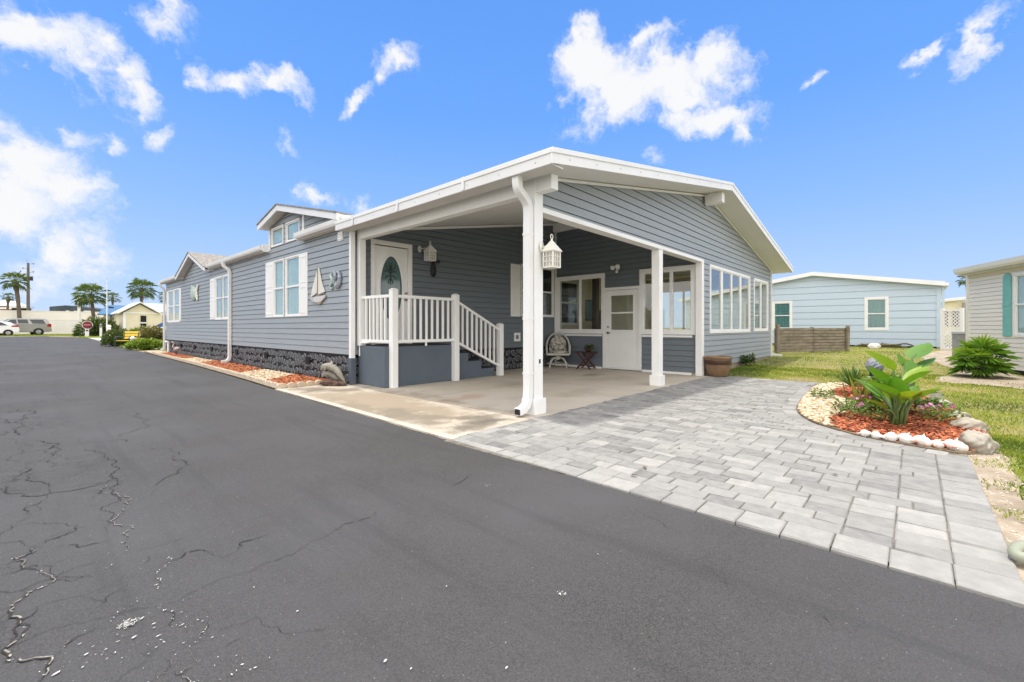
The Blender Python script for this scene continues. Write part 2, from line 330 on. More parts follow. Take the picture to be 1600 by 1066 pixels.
M['grass'] = leafmat('lawn_grass', [(0, (.09, .145, .014)), (.3, (.20, .265, .028)), (.6, (.34, .37, .055)), (.82, (.47, .41, .14)), (1, (.55, .44, .24))], .6, .3, .0)
M['bop'] = leafmat('bird_of_paradise_leaf', [(0, (.035, .10, .012)), (.5, (.10, .235, .018)), (1, (.24, .35, .025))], .48, .25, .25, 6)
M['stem'] = leafmat('green_stem', [(0, (.05, .09, .03)), (.5, (.12, .19, .055)), (1, (.21, .27, .11))], .5, .1)
M['shrub'] = leafmat('mixed_green_leaves', [(0, (.03, .07, .010)), (.5, (.10, .19, .022)), (1, (.22, .33, .06))], .45, .25)
M['yucca'] = leafmat('yucca_blade', [(0, (.03, .08, .02)), (.6, (.08, .17, .03)), (1, (.18, .25, .06))], .4, .2)
M['croton'] = leafmat('yellow_green_blade', [(0, (.06, .10, .02)), (.5, (.25, .26, .04)), (1, (.42, .33, .05))], .4, .2)
M['pink'] = leafmat('pink_petal', [(0, (.42, .05, .25)), (.5, (.60, .12, .42)), (1, (.70, .30, .55))], .5, .25)
M['palmleaf'] = leafmat('palm_frond', [(0, (.03, .055, .012)), (.5, (.085, .145, .028)), (.85, (.19, .23, .06)), (1, (.34, .29, .13))], .42, .2)
M['palmetto'] = leafmat('palmetto_frond', [(0, (.04, .10, .014)), (.5, (.12, .255, .024)), (1, (.36, .46, .07))], .38, .28)
M['trunk'] = mat('palm_trunk_bark', (.17, .135, .105), .95, (.08, .06, .048), 6, 5, (.4, .6), .8, 14, stretch=(1, 1, 3))
M['hedge_dark'] = leafmat('dark_hedge_leaf', [(0, (.02, .045, .010)), (.6, (.065, .12, .024)), (1, (.17, .15, .05))], .5, .2)
M['hedge_brown'] = leafmat('bronze_green_hedge_leaf', [(0, (.05, .06, .014)), (.5, (.13, .14, .03)), (1, (.27, .18, .06))], .5, .2)
M['hedge_lime'] = leafmat('lime_shrub_leaf', [(0, (.06, .11, .015)), (.5, (.17, .26, .03)), (1, (.32, .38, .08))], .5, .25)
M['bluesiding'] = mat('pale_blue_siding', (.52, .615, .715), .5, (.545, .64, .735), 1.5, 5, (.3, .7), .06, 30, stretch=(1, 1, 10), spec=.3)
M['beigesiding'] = mat('beige_vinyl_siding', (.84, .80, .73), .5, (.80, .76, .69), 1.5, 5, (.3, .7), .05, 30, stretch=(1, 1, 10), spec=.3)
M['teal'] = mat('teal_shutter', (.19, .50, .46), .5, (.16, .44, .41), 4, 4)
M['oldwood'] = mat('weathered_grey_board', (.30, .255, .195), .9, (.17, .14, .10), 3.2, 8, (.35, .65), .6, 20, stretch=(1, .25, 3), col3=(.10, .11, .045), scale3=1.1, mix3=(.55, .75))
M['creamwall'] = mat('cream_wall_paint', (.76, .70, .52), .7, (.70, .64, .46), 2, 5)
M['fencewhite'] = mat('white_vinyl_fence', (.80, .79, .77), .6, (.74, .73, .70), 1.5, 5)
M['tanwall'] = mat('tan_masonry_wall', (.80, .76, .71), .8, (.75, .71, .65), .5, 6)
M['slate'] = mat('blue_grey_roofing', (.075, .10, .13), .7, (.04, .055, .07), 1, 5)
M['redbrick'] = mat('red_brick', (.22, .045, .035), .85, (.15, .03, .025), 3, 5)
M['bluepaint'] = mat('blue_metal_roof', (.06, .165, .31), .45, (.05, .13, .25), 2, 4)
M['suv'] = mat('grey_green_car_paint', (.30, .30, .28), .3, (.32, .32, .30), .5, 2, metal=.35, coat=.6)
M['carwhite'] = mat('white_car_paint', (.72, .73, .75), .25, coat=.6)
M['carglass'] = mat('dark_car_glass', (.012, .015, .018), .08, spec=.8)
M['tyre'] = mat('black_tyre_rubber', (.012, .012, .013), .85)
M['alloy'] = mat('alloy_wheel', (.42, .42, .43), .3, metal=.8)
M['taillight'] = mat('red_tail_lamp', (.36, .012, .015), .2, coat=.5)
M['signred'] = mat('red_sign_face', (.22, .012, .018), .5, (.17, .01, .014), 2, 4)
M['signpink'] = mat('faded_sign_band', (.50, .26, .26), .6)
M['yellow'] = mat('yellow_bench_paint', (.70, .48, .02), .45, (.62, .42, .02), 4, 4)
M['benchgreen'] = mat('dark_green_bench_iron', (.02, .06, .055), .5)
M['pole'] = mat('weathered_utility_pole', (.15, .135, .125), .9, (.10, .09, .085), 2, 5, stretch=(1, 1, .2))
M['rope'] = mat('grey_blue_rope', (.30, .325, .37), .7, (.17, .19, .22), 30, 4, (.4, .6), .5, 70, stretch=(1, 1, 1))
M['pinkbird'] = mat('faded_pink_plastic', (.55, .36, .36), .5, (.65, .60, .56), 9, 3)
M['whitegravel'] = mat('white_shell_gravel', (.56, .55, .53), .95, (.45, .44, .42), 12, 6, (.4, .6), .5, 60)
M['metalgrey'] = mat('galvanised_box', (.30, .30, .30), .5, (.24, .24, .24), 3, 4)
M['signblack'] = mat('black_plate', (.015, .015, .015), .5)

def asphalt():
    m = bpy.data.materials.new('worn_asphalt'); m.use_nodes = True; n, l = m.node_tree.nodes, m.node_tree.links; b = n['Principled BSDF']
    g = n.new('ShaderNodeNewGeometry'); P = g.outputs['Position']
    def noise(s, d, r=.6, st=(1, 1, 1)):
        mp = n.new('ShaderNodeMapping'); mp.inputs['Scale'].default_value = st; l.new(P, mp.inputs[0])
        x = n.new('ShaderNodeTexNoise'); x.inputs['Scale'].default_value = s; x.inputs['Detail'].default_value = d; x.inputs['Roughness'].default_value = r; l.new(mp.outputs[0], x.inputs['Vector']); return x.outputs['Fac']
    def rng(v, a, b_, c=0, d=1):
        x = n.new('ShaderNodeMapRange'); l.new(v, x.inputs['Value'])
        for k, q in zip(('From Min', 'From Max', 'To Min', 'To Max'), (a, b_, c, d)): x.inputs[k].default_value = q
        return x.outputs[0]
    def mix(f, a, c, bt='MIX'):
        x = n.new('ShaderNodeMixRGB'); x.blend_type = bt
        if isinstance(f, float): x.inputs[0].default_value = f
        else: l.new(f, x.inputs[0])
        for i, q in ((1, a), (2, c)):
            if isinstance(q, tuple): x.inputs[i].default_value = (*q, 1)
            else: l.new(q, x.inputs[i])
        return x.outputs[0]
    c = mix(rng(noise(210, 3), .38, .62), (.031, .030, .0295), (.083, .080, .079))
    c = mix(rng(noise(.45, 6), .4, .68), c, (.075, .074, .077))
    c = mix(rng(noise(1.6, 7, .65, (2.5, .18, 1)), .52, .72, 0, .55), c, (.036, .036, .038))      # tyre wear along the road
    c = mix(rng(noise(85, 2, .5), .72, .76, 0, .85), c, (.33, .32, .30))                          # pale aggregate
    v = n.new('ShaderNodeTexVoronoi'); v.feature = 'DISTANCE_TO_EDGE'; v.inputs['Scale'].default_value = 1.9
    wv = n.new('ShaderNodeVectorMath'); wv.operation = 'ADD'
    wn_ = n.new('ShaderNodeTexNoise'); wn_.inputs['Scale'].default_value = 3.; wn_.inputs['Detail'].default_value = 6.; l.new(P, wn_.inputs['Vector'])
    sc_ = n.new('ShaderNodeVectorMath'); sc_.operation = 'SCALE'; sc_.inputs['Scale'].default_value = .5; l.new(wn_.outputs['Color'], sc_.inputs[0])
    l.new(P, wv.inputs[0]); l.new(sc_.outputs[0], wv.inputs[1]); l.new(wv.outputs[0], v.inputs['Vector'])
    hair = rng(v.outputs['Distance'], .006, .026, 1, 0)
    sx_ = n.new('ShaderNodeSeparateXYZ'); l.new(P, sx_.inputs[0])
    gx = n.new('ShaderNodeMath'); gx.operation = 'MULTIPLY'; l.new(rng(sx_.outputs['X'], .75, -.25), gx.inputs[0]); l.new(rng(noise(1.3, 3), .42, .56), gx.inputs[1])     # the broken edge of the lane
    gx2 = n.new('ShaderNodeMath'); gx2.operation = 'MAXIMUM'; l.new(gx.outputs[0], gx2.inputs[0]); l.new(rng(noise(.35, 3), .56, .66, 0, .45), gx2.inputs[1]); gate = gx2.outputs[0]
    mu = n.new('ShaderNodeMath'); mu.operation = 'MULTIPLY'; l.new(hair, mu.inputs[0]); l.new(gate, mu.inputs[1])
    mu2 = n.new('ShaderNodeMath'); mu2.operation = 'MULTIPLY'; l.new(mu.outputs[0], mu2.inputs[0]); mu2.inputs[1].default_value = .85
    c = mix(mu2.outputs[0], c, (.018, .018, .018))
    l.new(c, b.inputs['Base Color']); b.inputs['Roughness'].default_value = .82; b.inputs['Specular IOR Level'].default_value = .35
    bp = n.new('ShaderNodeBump'); bp.inputs['Strength'].default_value = .55; bp.inputs['Distance'].default_value = .006; l.new(noise(130, 5), bp.inputs['Height']); l.new(bp.outputs[0], b.inputs['Normal'])
    return m
M['asphalt'] = asphalt()
def stain_and_dim(m, spots):      # mildew and rust marks, plus a broad tone that dims the sunlit strip
    nt = m.node_tree; n, l = nt.nodes, nt.links; b = n['Principled BSDF']; src = b.inputs['Base Color'].links[0].from_socket
    g = n.new('ShaderNodeNewGeometry'); nz_ = n.new('ShaderNodeTexNoise'); nz_.inputs['Scale'].default_value = 2.6; nz_.inputs['Detail'].default_value = 8.; nz_.inputs['Roughness'].default_value = .65; l.new(g.outputs['Position'], nz_.inputs['Vector'])
    for (x, y, rx, ry, c, k) in spots:
        mp = n.new('ShaderNodeMapping'); mp.vector_type = 'TEXTURE'; mp.inputs['Location'].default_value = (x, y, 0); mp.inputs['Scale'].default_value = (rx, ry, 1); l.new(g.outputs['Position'], mp.inputs[0])
        ln = n.new('ShaderNodeVectorMath'); ln.operation = 'LENGTH'; l.new(mp.outputs[0], ln.inputs[0])
        a = n.new('ShaderNodeMath'); a.operation = 'MULTIPLY_ADD'; l.new(nz_.outputs['Fac'], a.inputs[0]); a.inputs[1].default_value = -2.2; l.new(ln.outputs['Value'], a.inputs[2])
        r = n.new('ShaderNodeMapRange'); r.interpolation_type = 'SMOOTHSTEP'; l.new(a.outputs[0], r.inputs['Value']); r.inputs['From Min'].default_value = -.75; r.inputs['From Max'].default_value = .05; r.inputs['To Min'].default_value = k; r.inputs['To Max'].default_value = 0
        mx = n.new('ShaderNodeMixRGB'); l.new(r.outputs[0], mx.inputs[0]); l.new(src, mx.inputs[1]); mx.inputs[2].default_value = (*c, 1); src = mx.outputs[0]
    l.new(src, b.inputs['Base Color'])
stain_and_dim(M['concrete'], [(3.55, 6.0, 1.0, 3.0, (.29, .235, .165), .9), (3.75, 3.9, .45, .35, (.13, .115, .09), .75), (3.25, 4.7, .35, 1.0, (.17, .145, .11), .65), (3.1, 5.8, .3, .7, (.22, .185, .135), .6), (3.5, 3.7, .6, .22, (.12, .105, .08), .7), (3.45, 8.1, .35, .45, (.14, .12, .095), .7), (3.9, 7.6, .5, .25, (.16, .14, .11), .6), (3.2, 6.4, .25, .8, (.25, .20, .14), .5), (4.9, 5.3, .45, .25, (.40, .23, .14), .45), (9.0, 5.6, .5, .25, (.20, .175, .14), .6), (8.6, 6.9, .35, .2, (.22, .19, .155), .5), (6.4, 4.3, .8, .3, (.32, .26, .19), .4)])  # first broad spot tones down the sunlit concrete beside the road
M['crack'] = mat('open_crack', (.012, .012, .012), .95, (.03, .028, .024), 20, 4)
M['crackfill'] = mat('worn_crack_edge', (.36, .32, .27), .95, (.16, .145, .125), 25, 5, (.4, .6))
M['scuff'] = mat('white_scuffed_aggregate', (.62, .61, .58), .9)

# ================================================================ SETTING
def grid_sheet(xs, ys, dz, zf=gz):
    mb = MB(); nx = len(xs)
    vs = [(x, y, zf(x, y) + dz) for y in ys for x in xs]
    fs = [(j * nx + i, j * nx + i + 1, (j + 1) * nx + i + 1, (j + 1) * nx + i) for j in range(len(ys) - 1) for i in range(nx - 1)]
    return mb.add(vs, fs)
XS = [-1500, -400, -120, -40, -20, -8, 0, 3, 5, 8, 11, 13, 16, 19, 22, 25, 28, 32, 35, 45, 80, 200, 600, 1500]
YS = [-600, -150, -40, -15, -8, -4, -2, 0, 2, 4, 7, 10, 13, 16, 20, 24, 28, 32, 40, 50, 60, 70, 80, 90, 100, 103, 130, 200, 500, 1500]
struct('ground', grid_sheet(XS, YS, -.03), M['ground'], fix=False)

ROAD_EDGE = [(-40, 2.3), (-15, 2.5), (-6, 2.62), (-.4, 2.70), (0, 2.715), (1.35, 2.75), (2.5, 2.8), (3.4, 2.85), (5.7, 2.93), (8.6, 3.03), (10.7, 3.15), (16, 3.36), (27, 3.62), (37, 3.62), (48, 3.68), (56, 3.75), (60, 3.2), (64, 1.2), (66, -3.0)]
def edge_x(y):
    for (a, xa), (b, xb) in zip(ROAD_EDGE, ROAD_EDGE[1:]):
        if a <= y <= b: return xa + (xb - xa) * (y - a) / (b - a)
    return ROAD_EDGE[-1][1]
rd = MB(); rows = []
ys = []
for (a, _), (b, _) in zip(ROAD_EDGE, ROAD_EDGE[1:]):
    k = max(1, int((b - a) / .18) if b < 12 and a > -4 else int((b - a) / 2)); ys += [a + (b - a) * i / k for i in range(k)]
ys.append(66)
rr = random.Random(3)
for y in ys:
    xe = edge_x(y) + (rr.uniform(-.012, .012) if -2 < y < 12 else 0)
    rows.append([(x, y, gz(x, y) - .012) for x in (-14, -7, -3, 0, 1.5, xe)] + [(xe + .05, y, gz(xe, y) - .028)])
vs = [p for r_ in rows for p in r_]; w_ = 7
rd.add(vs, [(j * w_ + i, j * w_ + i + 1, (j + 1) * w_ + i + 1, (j + 1) * w_ + i) for j in range(len(rows) - 1) for i in range(w_ - 1)])
struct('road', rd, M['asphalt'], fix=False)

# cracks: (open?, width, points on the road)
CRACKS = [('b',0.009,[(0.034,3.364),(-0.017,3.116),(0.062,2.914),(0.071,2.875),(-0.039,2.684),(-0.043,2.645),(0.009,2.481),(-0.01,2.439),(-0.042,2.381),(-0.045,2.318),(-0.006,2.223),(0.036,2.197),(0.024,2.046)]),('d',0.006,[(-0.072,2.705),(-0.039,2.684)]),('d',0.006,[(0.071,2.875),(0.214,2.718)]),('b',0.006,[(0.036,2.197),(0.129,2.262),(0.196,2.276)]),('w',0.006,[(0.196,2.276),(0.245,2.329),(0.305,2.365),(0.325,2.336)]),('d',0.007,[(-0.1,3.769),(-0.015,3.79),(0.109,3.671),(0.195,3.53),(0.142,3.422),(0.034,3.364)]),('d',0.006,[(-0.085,3.19),(-0.028,3.23),(0.034,3.341)]),('d',0.008,[(-0.114,4.812),(-0.088,4.566),(-0.025,4.416),(0.158,4.339),(0.357,4.34),(0.491,4.509)]),('b',0.006,[(0.357,4.34),(0.326,4.112),(0.417,3.971),(0.418,3.703),(0.366,3.555),(0.335,3.376),(0.404,3.242),(0.357,3.108),(0.343,2.955)]),('d',0.006,[(0.075,3.272),(0.181,3.179),(0.324,3.144)]),('d',0.005,[(0.343,2.955),(0.458,2.898),(0.589,2.904)]),('d',0.012,[(-0.079,9.176),(-0.034,8.346),(-0.065,7.488),(-0.028,6.92)]),('d',0.01,[(0.045,6.504),(0.115,5.829),(0.14,5.329)]),('d',0.007,[(-0.135,5.074),(-0.028,5.08),(0.02,5.224),(0.012,5.349)]),('d',0.007,[(0.023,4.27),(0.048,4.075),(0.021,3.967)]),('d',0.0035,[(0.395,2.25),(0.483,2.278),(0.602,2.302),(0.779,2.301),(0.977,2.327),(1.125,2.367),(1.304,2.399),(1.5,2.444)]),('w',0.006,[(0.477,2.718),(0.441,2.612),(0.397,2.51),(0.374,2.398)]),('w',0.007,[(0.362,2.262),(0.382,2.123),(0.403,2.023)]),('w',0.006,[(0.443,2.043),(0.437,1.948),(0.389,1.896)]),('w',0.004,[(0.437,1.948),(0.455,1.887)]),('w',0.005,[(0.365,2.027),(0.324,1.968)]),('b',0.006,[(0.348,1.908),(0.323,1.842),(0.279,1.813),(0.261,1.796)]),('b',0.006,[(0.293,1.807),(0.341,1.763),(0.4,1.787)]),('w',0.006,[(0.559,1.623),(0.531,1.623),(0.465,1.646),(0.402,1.631)]),('b',0.005,[(0.341,1.763),(0.352,1.697),(0.396,1.641)]),('w',0.005,[(0.337,2.938),(0.279,2.871),(0.229,2.786)]),('d',0.004,[(-0.108,4.044),(-0.035,4.062)]),('d',0.004,[(0.399,2.826),(0.335,2.689)]),('d',0.004,[(0.47,1.796),(0.533,1.818)]),('d',0.003,[(-0.246,9.241),(-0.071,6.529),(0.01,4.916),(-0.005,3.992),(0.074,3.316)]),('d',0.003,[(0.354,5.719),(0.431,4.454),(0.321,3.778),(0.351,3.225)]),('d',0.003,[(0.991,7.882),(0.795,5.234),(0.587,3.984)]),('d',0.003,[(-0.081,3.048),(0.027,3.09),(0.131,2.778),(0.216,2.8)]),('d',0.003,[(0.427,2.651),(0.538,2.709),(0.653,2.508),(0.897,2.625)]),('d',0.003,[(0.48,1.926),(0.603,1.901),(0.635,1.73),(0.779,1.624)]),('d',0.003,[(0.032,2.647),(-0.035,2.492),(-0.063,2.375)]),('d',0.003,[(0.304,2.588),(0.208,2.454),(0.141,2.592)]),('d',0.003,[(2.156,0.743),(2.122,0.666),(2.026,0.521)]),('d',0.003,[(2.025,2.461),(2.182,2.467),(2.329,2.499)]),('d',0.003,[(2.114,0.299),(2.049,0.229)]),('d',0.003,[(2.552,1.252),(2.483,1.099),(2.376,0.944)])]
ck, cf, sc_ = MB(), MB(), MB()
rr = random.Random(11)
def jag(pts, amp):      # fractal midpoint displacement: a crack line
    out = [Vector((p[0], p[1], 0)) for p in pts]
    while max((b - a).length for a, b in zip(out, out[1:])) > .028:
        nx = [out[0]]
        for a, b in zip(out, out[1:]):
            d = b - a; L = d.length
            if L > .028: nx.append((a + b) / 2 + Vector((-d.y, d.x, 0)) / L * max(-1.6, min(1.6, rr.gauss(0, 1))) * amp * L)
            nx.append(b)
        out = nx
    return out
def ribbon(mb, fine, w, z, skip=.05, off=0.):
    n = len(fine); L = []; ph_ = rr.uniform(0, 6)
    for i, p in enumerate(fine):
        d = (fine[min(i + 1, n - 1)] - fine[max(i - 1, 0)]); q = Vector((-d.y, d.x, 0)).normalized() if d.length > 1e-6 else Vector((1, 0, 0))
        e = min(1, (i + .3) / 6, (n - 1 - i + .3) / 6); ph_ += rr.gauss(0, .5); ww = w * e * (.6 + .4 * math.sin(ph_)) * rr.uniform(.7, 1.3); L.append((p + q * (ww + off), p - q * (ww - off)))
    for i in range(n - 1):
        if rr.random() < skip: continue
        a, b = L[i]; c, d = L[i + 1]; mb.quad((a.x, a.y, z), (b.x, b.y, z), (d.x, d.y, z), (c.x, c.y, z))
def flecks(mb, fine, n, spread, s0, z):
    for _ in range(n):
        p = rr.choice(fine); x, y = rr.gauss(p.x, spread), rr.gauss(p.y, spread); s_ = s0 * rr.uniform(.4, 1.5); a = rr.uniform(0, 6.28); k1 = rr.uniform(.25, .7)
        c, s2 = math.cos(a), math.sin(a); P_ = [(x + s_ * (math.cos(k * 1.0472) * c - k1 * math.sin(k * 1.0472) * s2) * rr.uniform(.6, 1.3), y + s_ * (math.cos(k * 1.0472) * s2 + k1 * math.sin(k * 1.0472) * c) * rr.uniform(.6, 1.3), z) for k in range(6)]
        mb.add(P_, [tuple(range(6))])
for typ, w, pts in CRACKS:
    f_ = jag(pts, .17 if typ != 'd' else .13)
    if typ == 'd':
        ribbon(ck, f_, max(.0034, w * .6), -.0075, .02)
    elif typ == 'b':
        ribbon(ck, f_, w * .60, -.0070, .03); ribbon(cf, f_, w * .34, -.0060, .45, w * .55); flecks(sc_, f_, int(len(f_) * .3), .008, .0028, -.0052)
    else:
        ribbon(ck, f_, w * .25, -.0075, .25); flecks(sc_, f_, int(len(f_) * 1.2), .0022, .0030, -.0052)
    for k in range(len(f_) // 14):          # side branches
        p = rr.choice(f_); a = rr.uniform(0, 6.28); L_ = rr.uniform(.04, .16); ribbon(ck, jag([p, p + Vector((math.cos(a), math.sin(a), 0)) * L_ * .5, p + Vector((math.cos(a + .4), math.sin(a + .4), 0)) * L_], .2), w * .2, -.0078)
for cx, cy, n_, sx, sy in [(0.263,2.212,110,0.014,0.011),(0.219,2.088,26,0.1,0.07),(0.399,1.915,14,0.2,0.12),(1.526,1.103,14,0.008,0.008),(2.21,2.258,6,0.012,0.012),(0.9,1.0,14,0.7,0.5)]:
    for _ in range(int(n_ * 1.6)):
        x, y = rr.gauss(cx, sx), rr.gauss(cy, sy); s_ = abs(rr.gauss(0, .0032)) + .0008; a = .55 + rr.gauss(0, .35); k1 = rr.uniform(.2, .5); c, s2 = math.cos(a), math.sin(a)
        sc_.add([(x + s_ * (math.cos(k * 1.0472) * c - k1 * math.sin(k * 1.0472) * s2) * rr.uniform(.5, 1.4), y + s_ * (math.cos(k * 1.0472) * s2 + k1 * math.sin(k * 1.0472) * c) * rr.uniform(.5, 1.4), -.0050) for k in range(6)], [tuple(range(6))])
struct('road_cracks', ck, M['crack'], fix=False)
struct('road_crack_edges', cf, M['crackfill'], fix=False)
struct('road_scuffs', sc_, M['scuff'], fix=False)

# ---- carport slab
sl = MB()
ol = [(2.86, 3.47), (10.60, 3.47), (10.60, 8.30), (4.25, 8.30), (4.25, 8.60), (3.04, 8.60), (2.94, 5.7)]
sl.add([(x, y, 0) for x, y in ol] + [(x, y, -.15) for x, y in ol], [tuple(range(7)), tuple(range(13, 6, -1))] + [(i, (i + 1) % 7, (i + 1) % 7 + 7, i + 7) for i in range(7)])
slab = struct('carport_slab', sl, M['concrete'])
jn = MB()
def strip(mb, a, b, w, z):
    a, b = Vector((*a, z)), Vector((*b, z)); d = (b - a).normalized(); q = Vector((-d.y, d.x, 0)) * w / 2
    mb.quad(a + q, b + q, b - q, a - q)
for a, b in (((4.17, 3.5), (4.17, 7.15)), ((4.2, 5.8), (10.5, 5.8)), ((7.3, 3.5), (7.3, 8.1))): strip(jn, a, b, .008, .003)
struct('slab_joint', jn, M['crack'], fix=False)
ed = MB()
for y0, y1 in ((3.42, 4.6), (4.62, 5.9), (5.92, 7.2), (7.22, 8.58)):
    a, b = edge_x(y0), edge_x(y1)
    ed.hexa(((a + .01, y0, -.1), (a + .11, y0, -.1), (b + .11, y1, -.1), (b + .01, y1, -.1), (a + .01, y0, .004), (a + .11, y0, .005), (b + .11, y1, .005), (b + .01, y1, .004)))
struct('slab_edge', ed, M['edgeconc'])
st = MB()
rr = random.Random(21)
# ---- pavers
ISL = [(10.257,1.346),(8.844,1.321),(7.453,1.221),(6.797,1.1),(6.266,0.873),(6.041,0.675),(5.825,0.433),(5.688,0.128),(5.607,-0.182),(5.654,-0.355),(6.146,-0.547),(7.059,-0.58),(8.02,-0.493),(9.124,-0.296),(9.966,-0.017),(10.508,0.413),(10.992,0.969)]
def inside(x, y, P):
    c = False; j = len(P) - 1
    for i in range(len(P)):
        if (P[i][1] > y) != (P[j][1] > y) and x < (P[j][0] - P[i][0]) * (y - P[i][1]) / (P[j][1] - P[i][1]) + P[i][0]: c = not c
        j = i
    return c
def dist_poly(x, y, P):
    m = 9e9
    for i in range(len(P)):
        a, b = P[i], P[(i + 1) % len(P)]; dx, dy = b[0] - a[0], b[1] - a[1]; t = max(0, min(1, ((x - a[0]) * dx + (y - a[1]) * dy) / (dx * dx + dy * dy + 1e-9)))
        m = min(m, math.hypot(x - a[0] - dx * t, y - a[1] - dy * t))
    return m
def smooth_closed(P, n=6):
    out = []; k = len(P)
    for i in range(k):
        p0, p1, p2, p3 = P[i - 1], P[i], P[(i + 1) % k], P[(i + 2) % k]
        for j in range(n):
            t = j / n
            out.append(tuple(.5 * (2 * p1[q] + (p2[q] - p0[q]) * t + (2 * p0[q] - 5 * p1[q] + 4 * p2[q] - p3[q]) * t * t + (3 * p1[q] - p0[q] - 3 * p2[q] + p3[q]) * t ** 3) for q in (0, 1)))
    return out
ISLS = smooth_closed(ISL)
pv = MB(); rr = random.Random(5)
def paver(P, t=None):      # P: 4 corners, already with joints
    z = rr.uniform(-.002, .002); c = (sum(p[0] for p in P) / 4, sum(p[1] for p in P) / 4); t = rr.betavariate(3.4, 3.0) if t is None else t
    def ins(p, d):
        L = math.hypot(p[0] - c[0], p[1] - c[1]); k = (L - d) / L; return (c[0] + (p[0] - c[0]) * k, c[1] + (p[1] - c[1]) * k)
    o = [ins(p, .0025 + rr.uniform(0, .003)) for p in P]; i_ = [ins(p, .009 + rr.uniform(0, .006)) for p in P]
    tl = (rr.uniform(-.0015, .0015), rr.uniform(-.0015, .0015))
    pv.add([(x, y, -.03) for x, y in o] + [(x, y, z - .006) for x, y in o] + [(x, y, z + tl[0] * k + tl[1] * (1 - k)) for k, (x, y) in enumerate(i_)],
           [(8, 9, 10, 11)] + [(4 + k, 4 + (k + 1) % 4, 8 + (k + 1) % 4, 8 + k) for k in range(4)] + [(k, (k + 1) % 4, 4 + (k + 1) % 4, 4 + k) for k in range(4)], max(0, min(1, t)))
U = .0725; X0, Y0 = 2.965, -.14; NX, NY = 110, 50
occ = [[False] * NX for _ in range(NY)]
def okc(i, j):
    x, y = X0 + (i + .5) * U, Y0 + (j + .5) * U
    if x > 10.95 - .06 * (3.4 - y): return False
    if inside(x, y, ISLS) or dist_poly(x, y, ISLS) < .17: return False
    if y < .6 and x > 5.45 + .35 * max(0, y + .1): return False
    return True
for j in range(NY):
    for i in range(NX):
        if not okc(i, j): occ[j][i] = True
for j in range(NY):
    for i in range(NX):
        if occ[j][i]: continue
        opts = [(2, 3), (2, 3), (2, 3), (2, 3), (2, 2), (3, 3), (2, 3), (2, 4)]; rr.shuffle(opts); opts += [(2, 3), (2, 2), (1, 3), (1, 2), (2, 1), (1, 1)]
        for a, b in opts:
            if j + b <= NY and i + a <= NX and all(not occ[j + q][i + p] for q in range(b) for p in range(a)):
                for q in range(b):
                    for p in range(a): occ[j + q][i + p] = True
                x0, y0 = X0 + i * U, Y0 + j * U
                paver([(x0, y0), (x0 + a * U, y0), (x0 + a * U, y0 + b * U), (x0, y0 + b * U)]); break
y = -.36
while y < 3.44:              # soldier course along the road
    l_ = .225; y1 = min(y + l_, 3.46); a, b = edge_x(y) + .02, edge_x(y1) + .02
    paver([(a, y), (X0, y), (X0, y1), (b, y1)], rr.uniform(.4, .9)); y = y1
x = X0
while x < 5.45:              # soldier course along the lawn side
    paver([(x, -.36), (x + .158, -.36), (x + .158, Y0), (x, Y0)]); x += .158
n_ = len(ISLS); per = [0]
for i in range(n_): per.append(per[-1] + math.dist(ISLS[i], ISLS[(i + 1) % n_]))
def at_per(s):
    s %= per[-1]
    for i in range(n_):
        if per[i] <= s <= per[i + 1]:
            t = (s - per[i]) / (per[i + 1] - per[i] + 1e-9); a, b = ISLS[i], ISLS[(i + 1) % n_]; d = (b[0] - a[0], b[1] - a[1]); L = math.hypot(*d) + 1e-9
            return (a[0] + d[0] * t, a[1] + d[1] * t), (d[0] / L, d[1] / L)
area = sum(ISLS[i][0] * ISLS[(i + 1) % n_][1] - ISLS[(i + 1) % n_][0] * ISLS[i][1] for i in range(n_))
sg = -1 if area < 0 else 1
s = 0
while s < per[-1] - .1:      # curved course round the planting island
    (p, d), (q, e) = at_per(s), at_per(s + .15); o1 = (d[1] * sg, -d[0] * sg); o2 = (e[1] * sg, -e[0] * sg)
    P = [(p[0] + o1[0] * .02, p[1] + o1[1] * .02), (q[0] + o2[0] * .02, q[1] + o2[1] * .02), (q[0] + o2[0] * .19, q[1] + o2[1] * .19), (p[0] + o1[0] * .19, p[1] + o1[1] * .19)]
    cx, cy = P[2]
    if not (cy < .45 * (cx - 5.9) - .25 and cx > 5.7) and cy > -.4 and cx < 10.6 and not (cx > 8 and cy < .95 + .03 * (cx - 8)): paver(P)
    s += .15
driveway = struct('driveway_pavers', pv, M['paver'], fix=False)
js = MB(); js.box(2.8, 10.9, -.35, 3.47, -.029, -.0095)
struct('paver_joint_sand', js, M['jointsand'])

# sandy soil showing beside the pavers, under the palmetto and round the island
def patch(pts, z, n=5, amp=.05, seed=0):
    rnd = random.Random(seed); P = smooth_closed(pts, n); P = [(x + rnd.uniform(-amp, amp), y + rnd.uniform(-amp, amp)) for x, y in P]; mb = MB()
    mb.add([(x, y, gz(x, y) + z) for x, y in P], [tuple(range(len(P)))]); return mb
sp = patch([(2.76, -.28), (4.0, -.28), (5.3, -.28), (5.65, -.28), (6.1, -.55), (5.4, -.62), (4.6, -.54), (3.6, -.60), (2.74, -.58)], -.020, seed=1)
struct('sandy_strip', sp, M['sandsoil'], fix=False)
sp = patch([(19.55,-0.125),(23.413,-0.723),(25.881,-1.462),(18.35,-1.179),(15.721,-1.503),(14.566,-1.768),(13.53,-2.053),(11.515,-1.748),(12.055,-1.463),(12.449,-1.024),(12.528,-0.452),(13.276,-0.35),(15.048,-0.764),(17.165,-0.556)], -.022, seed=2, amp=.12)
struct('sandy_bed', sp, M['sandsoil'], fix=False)
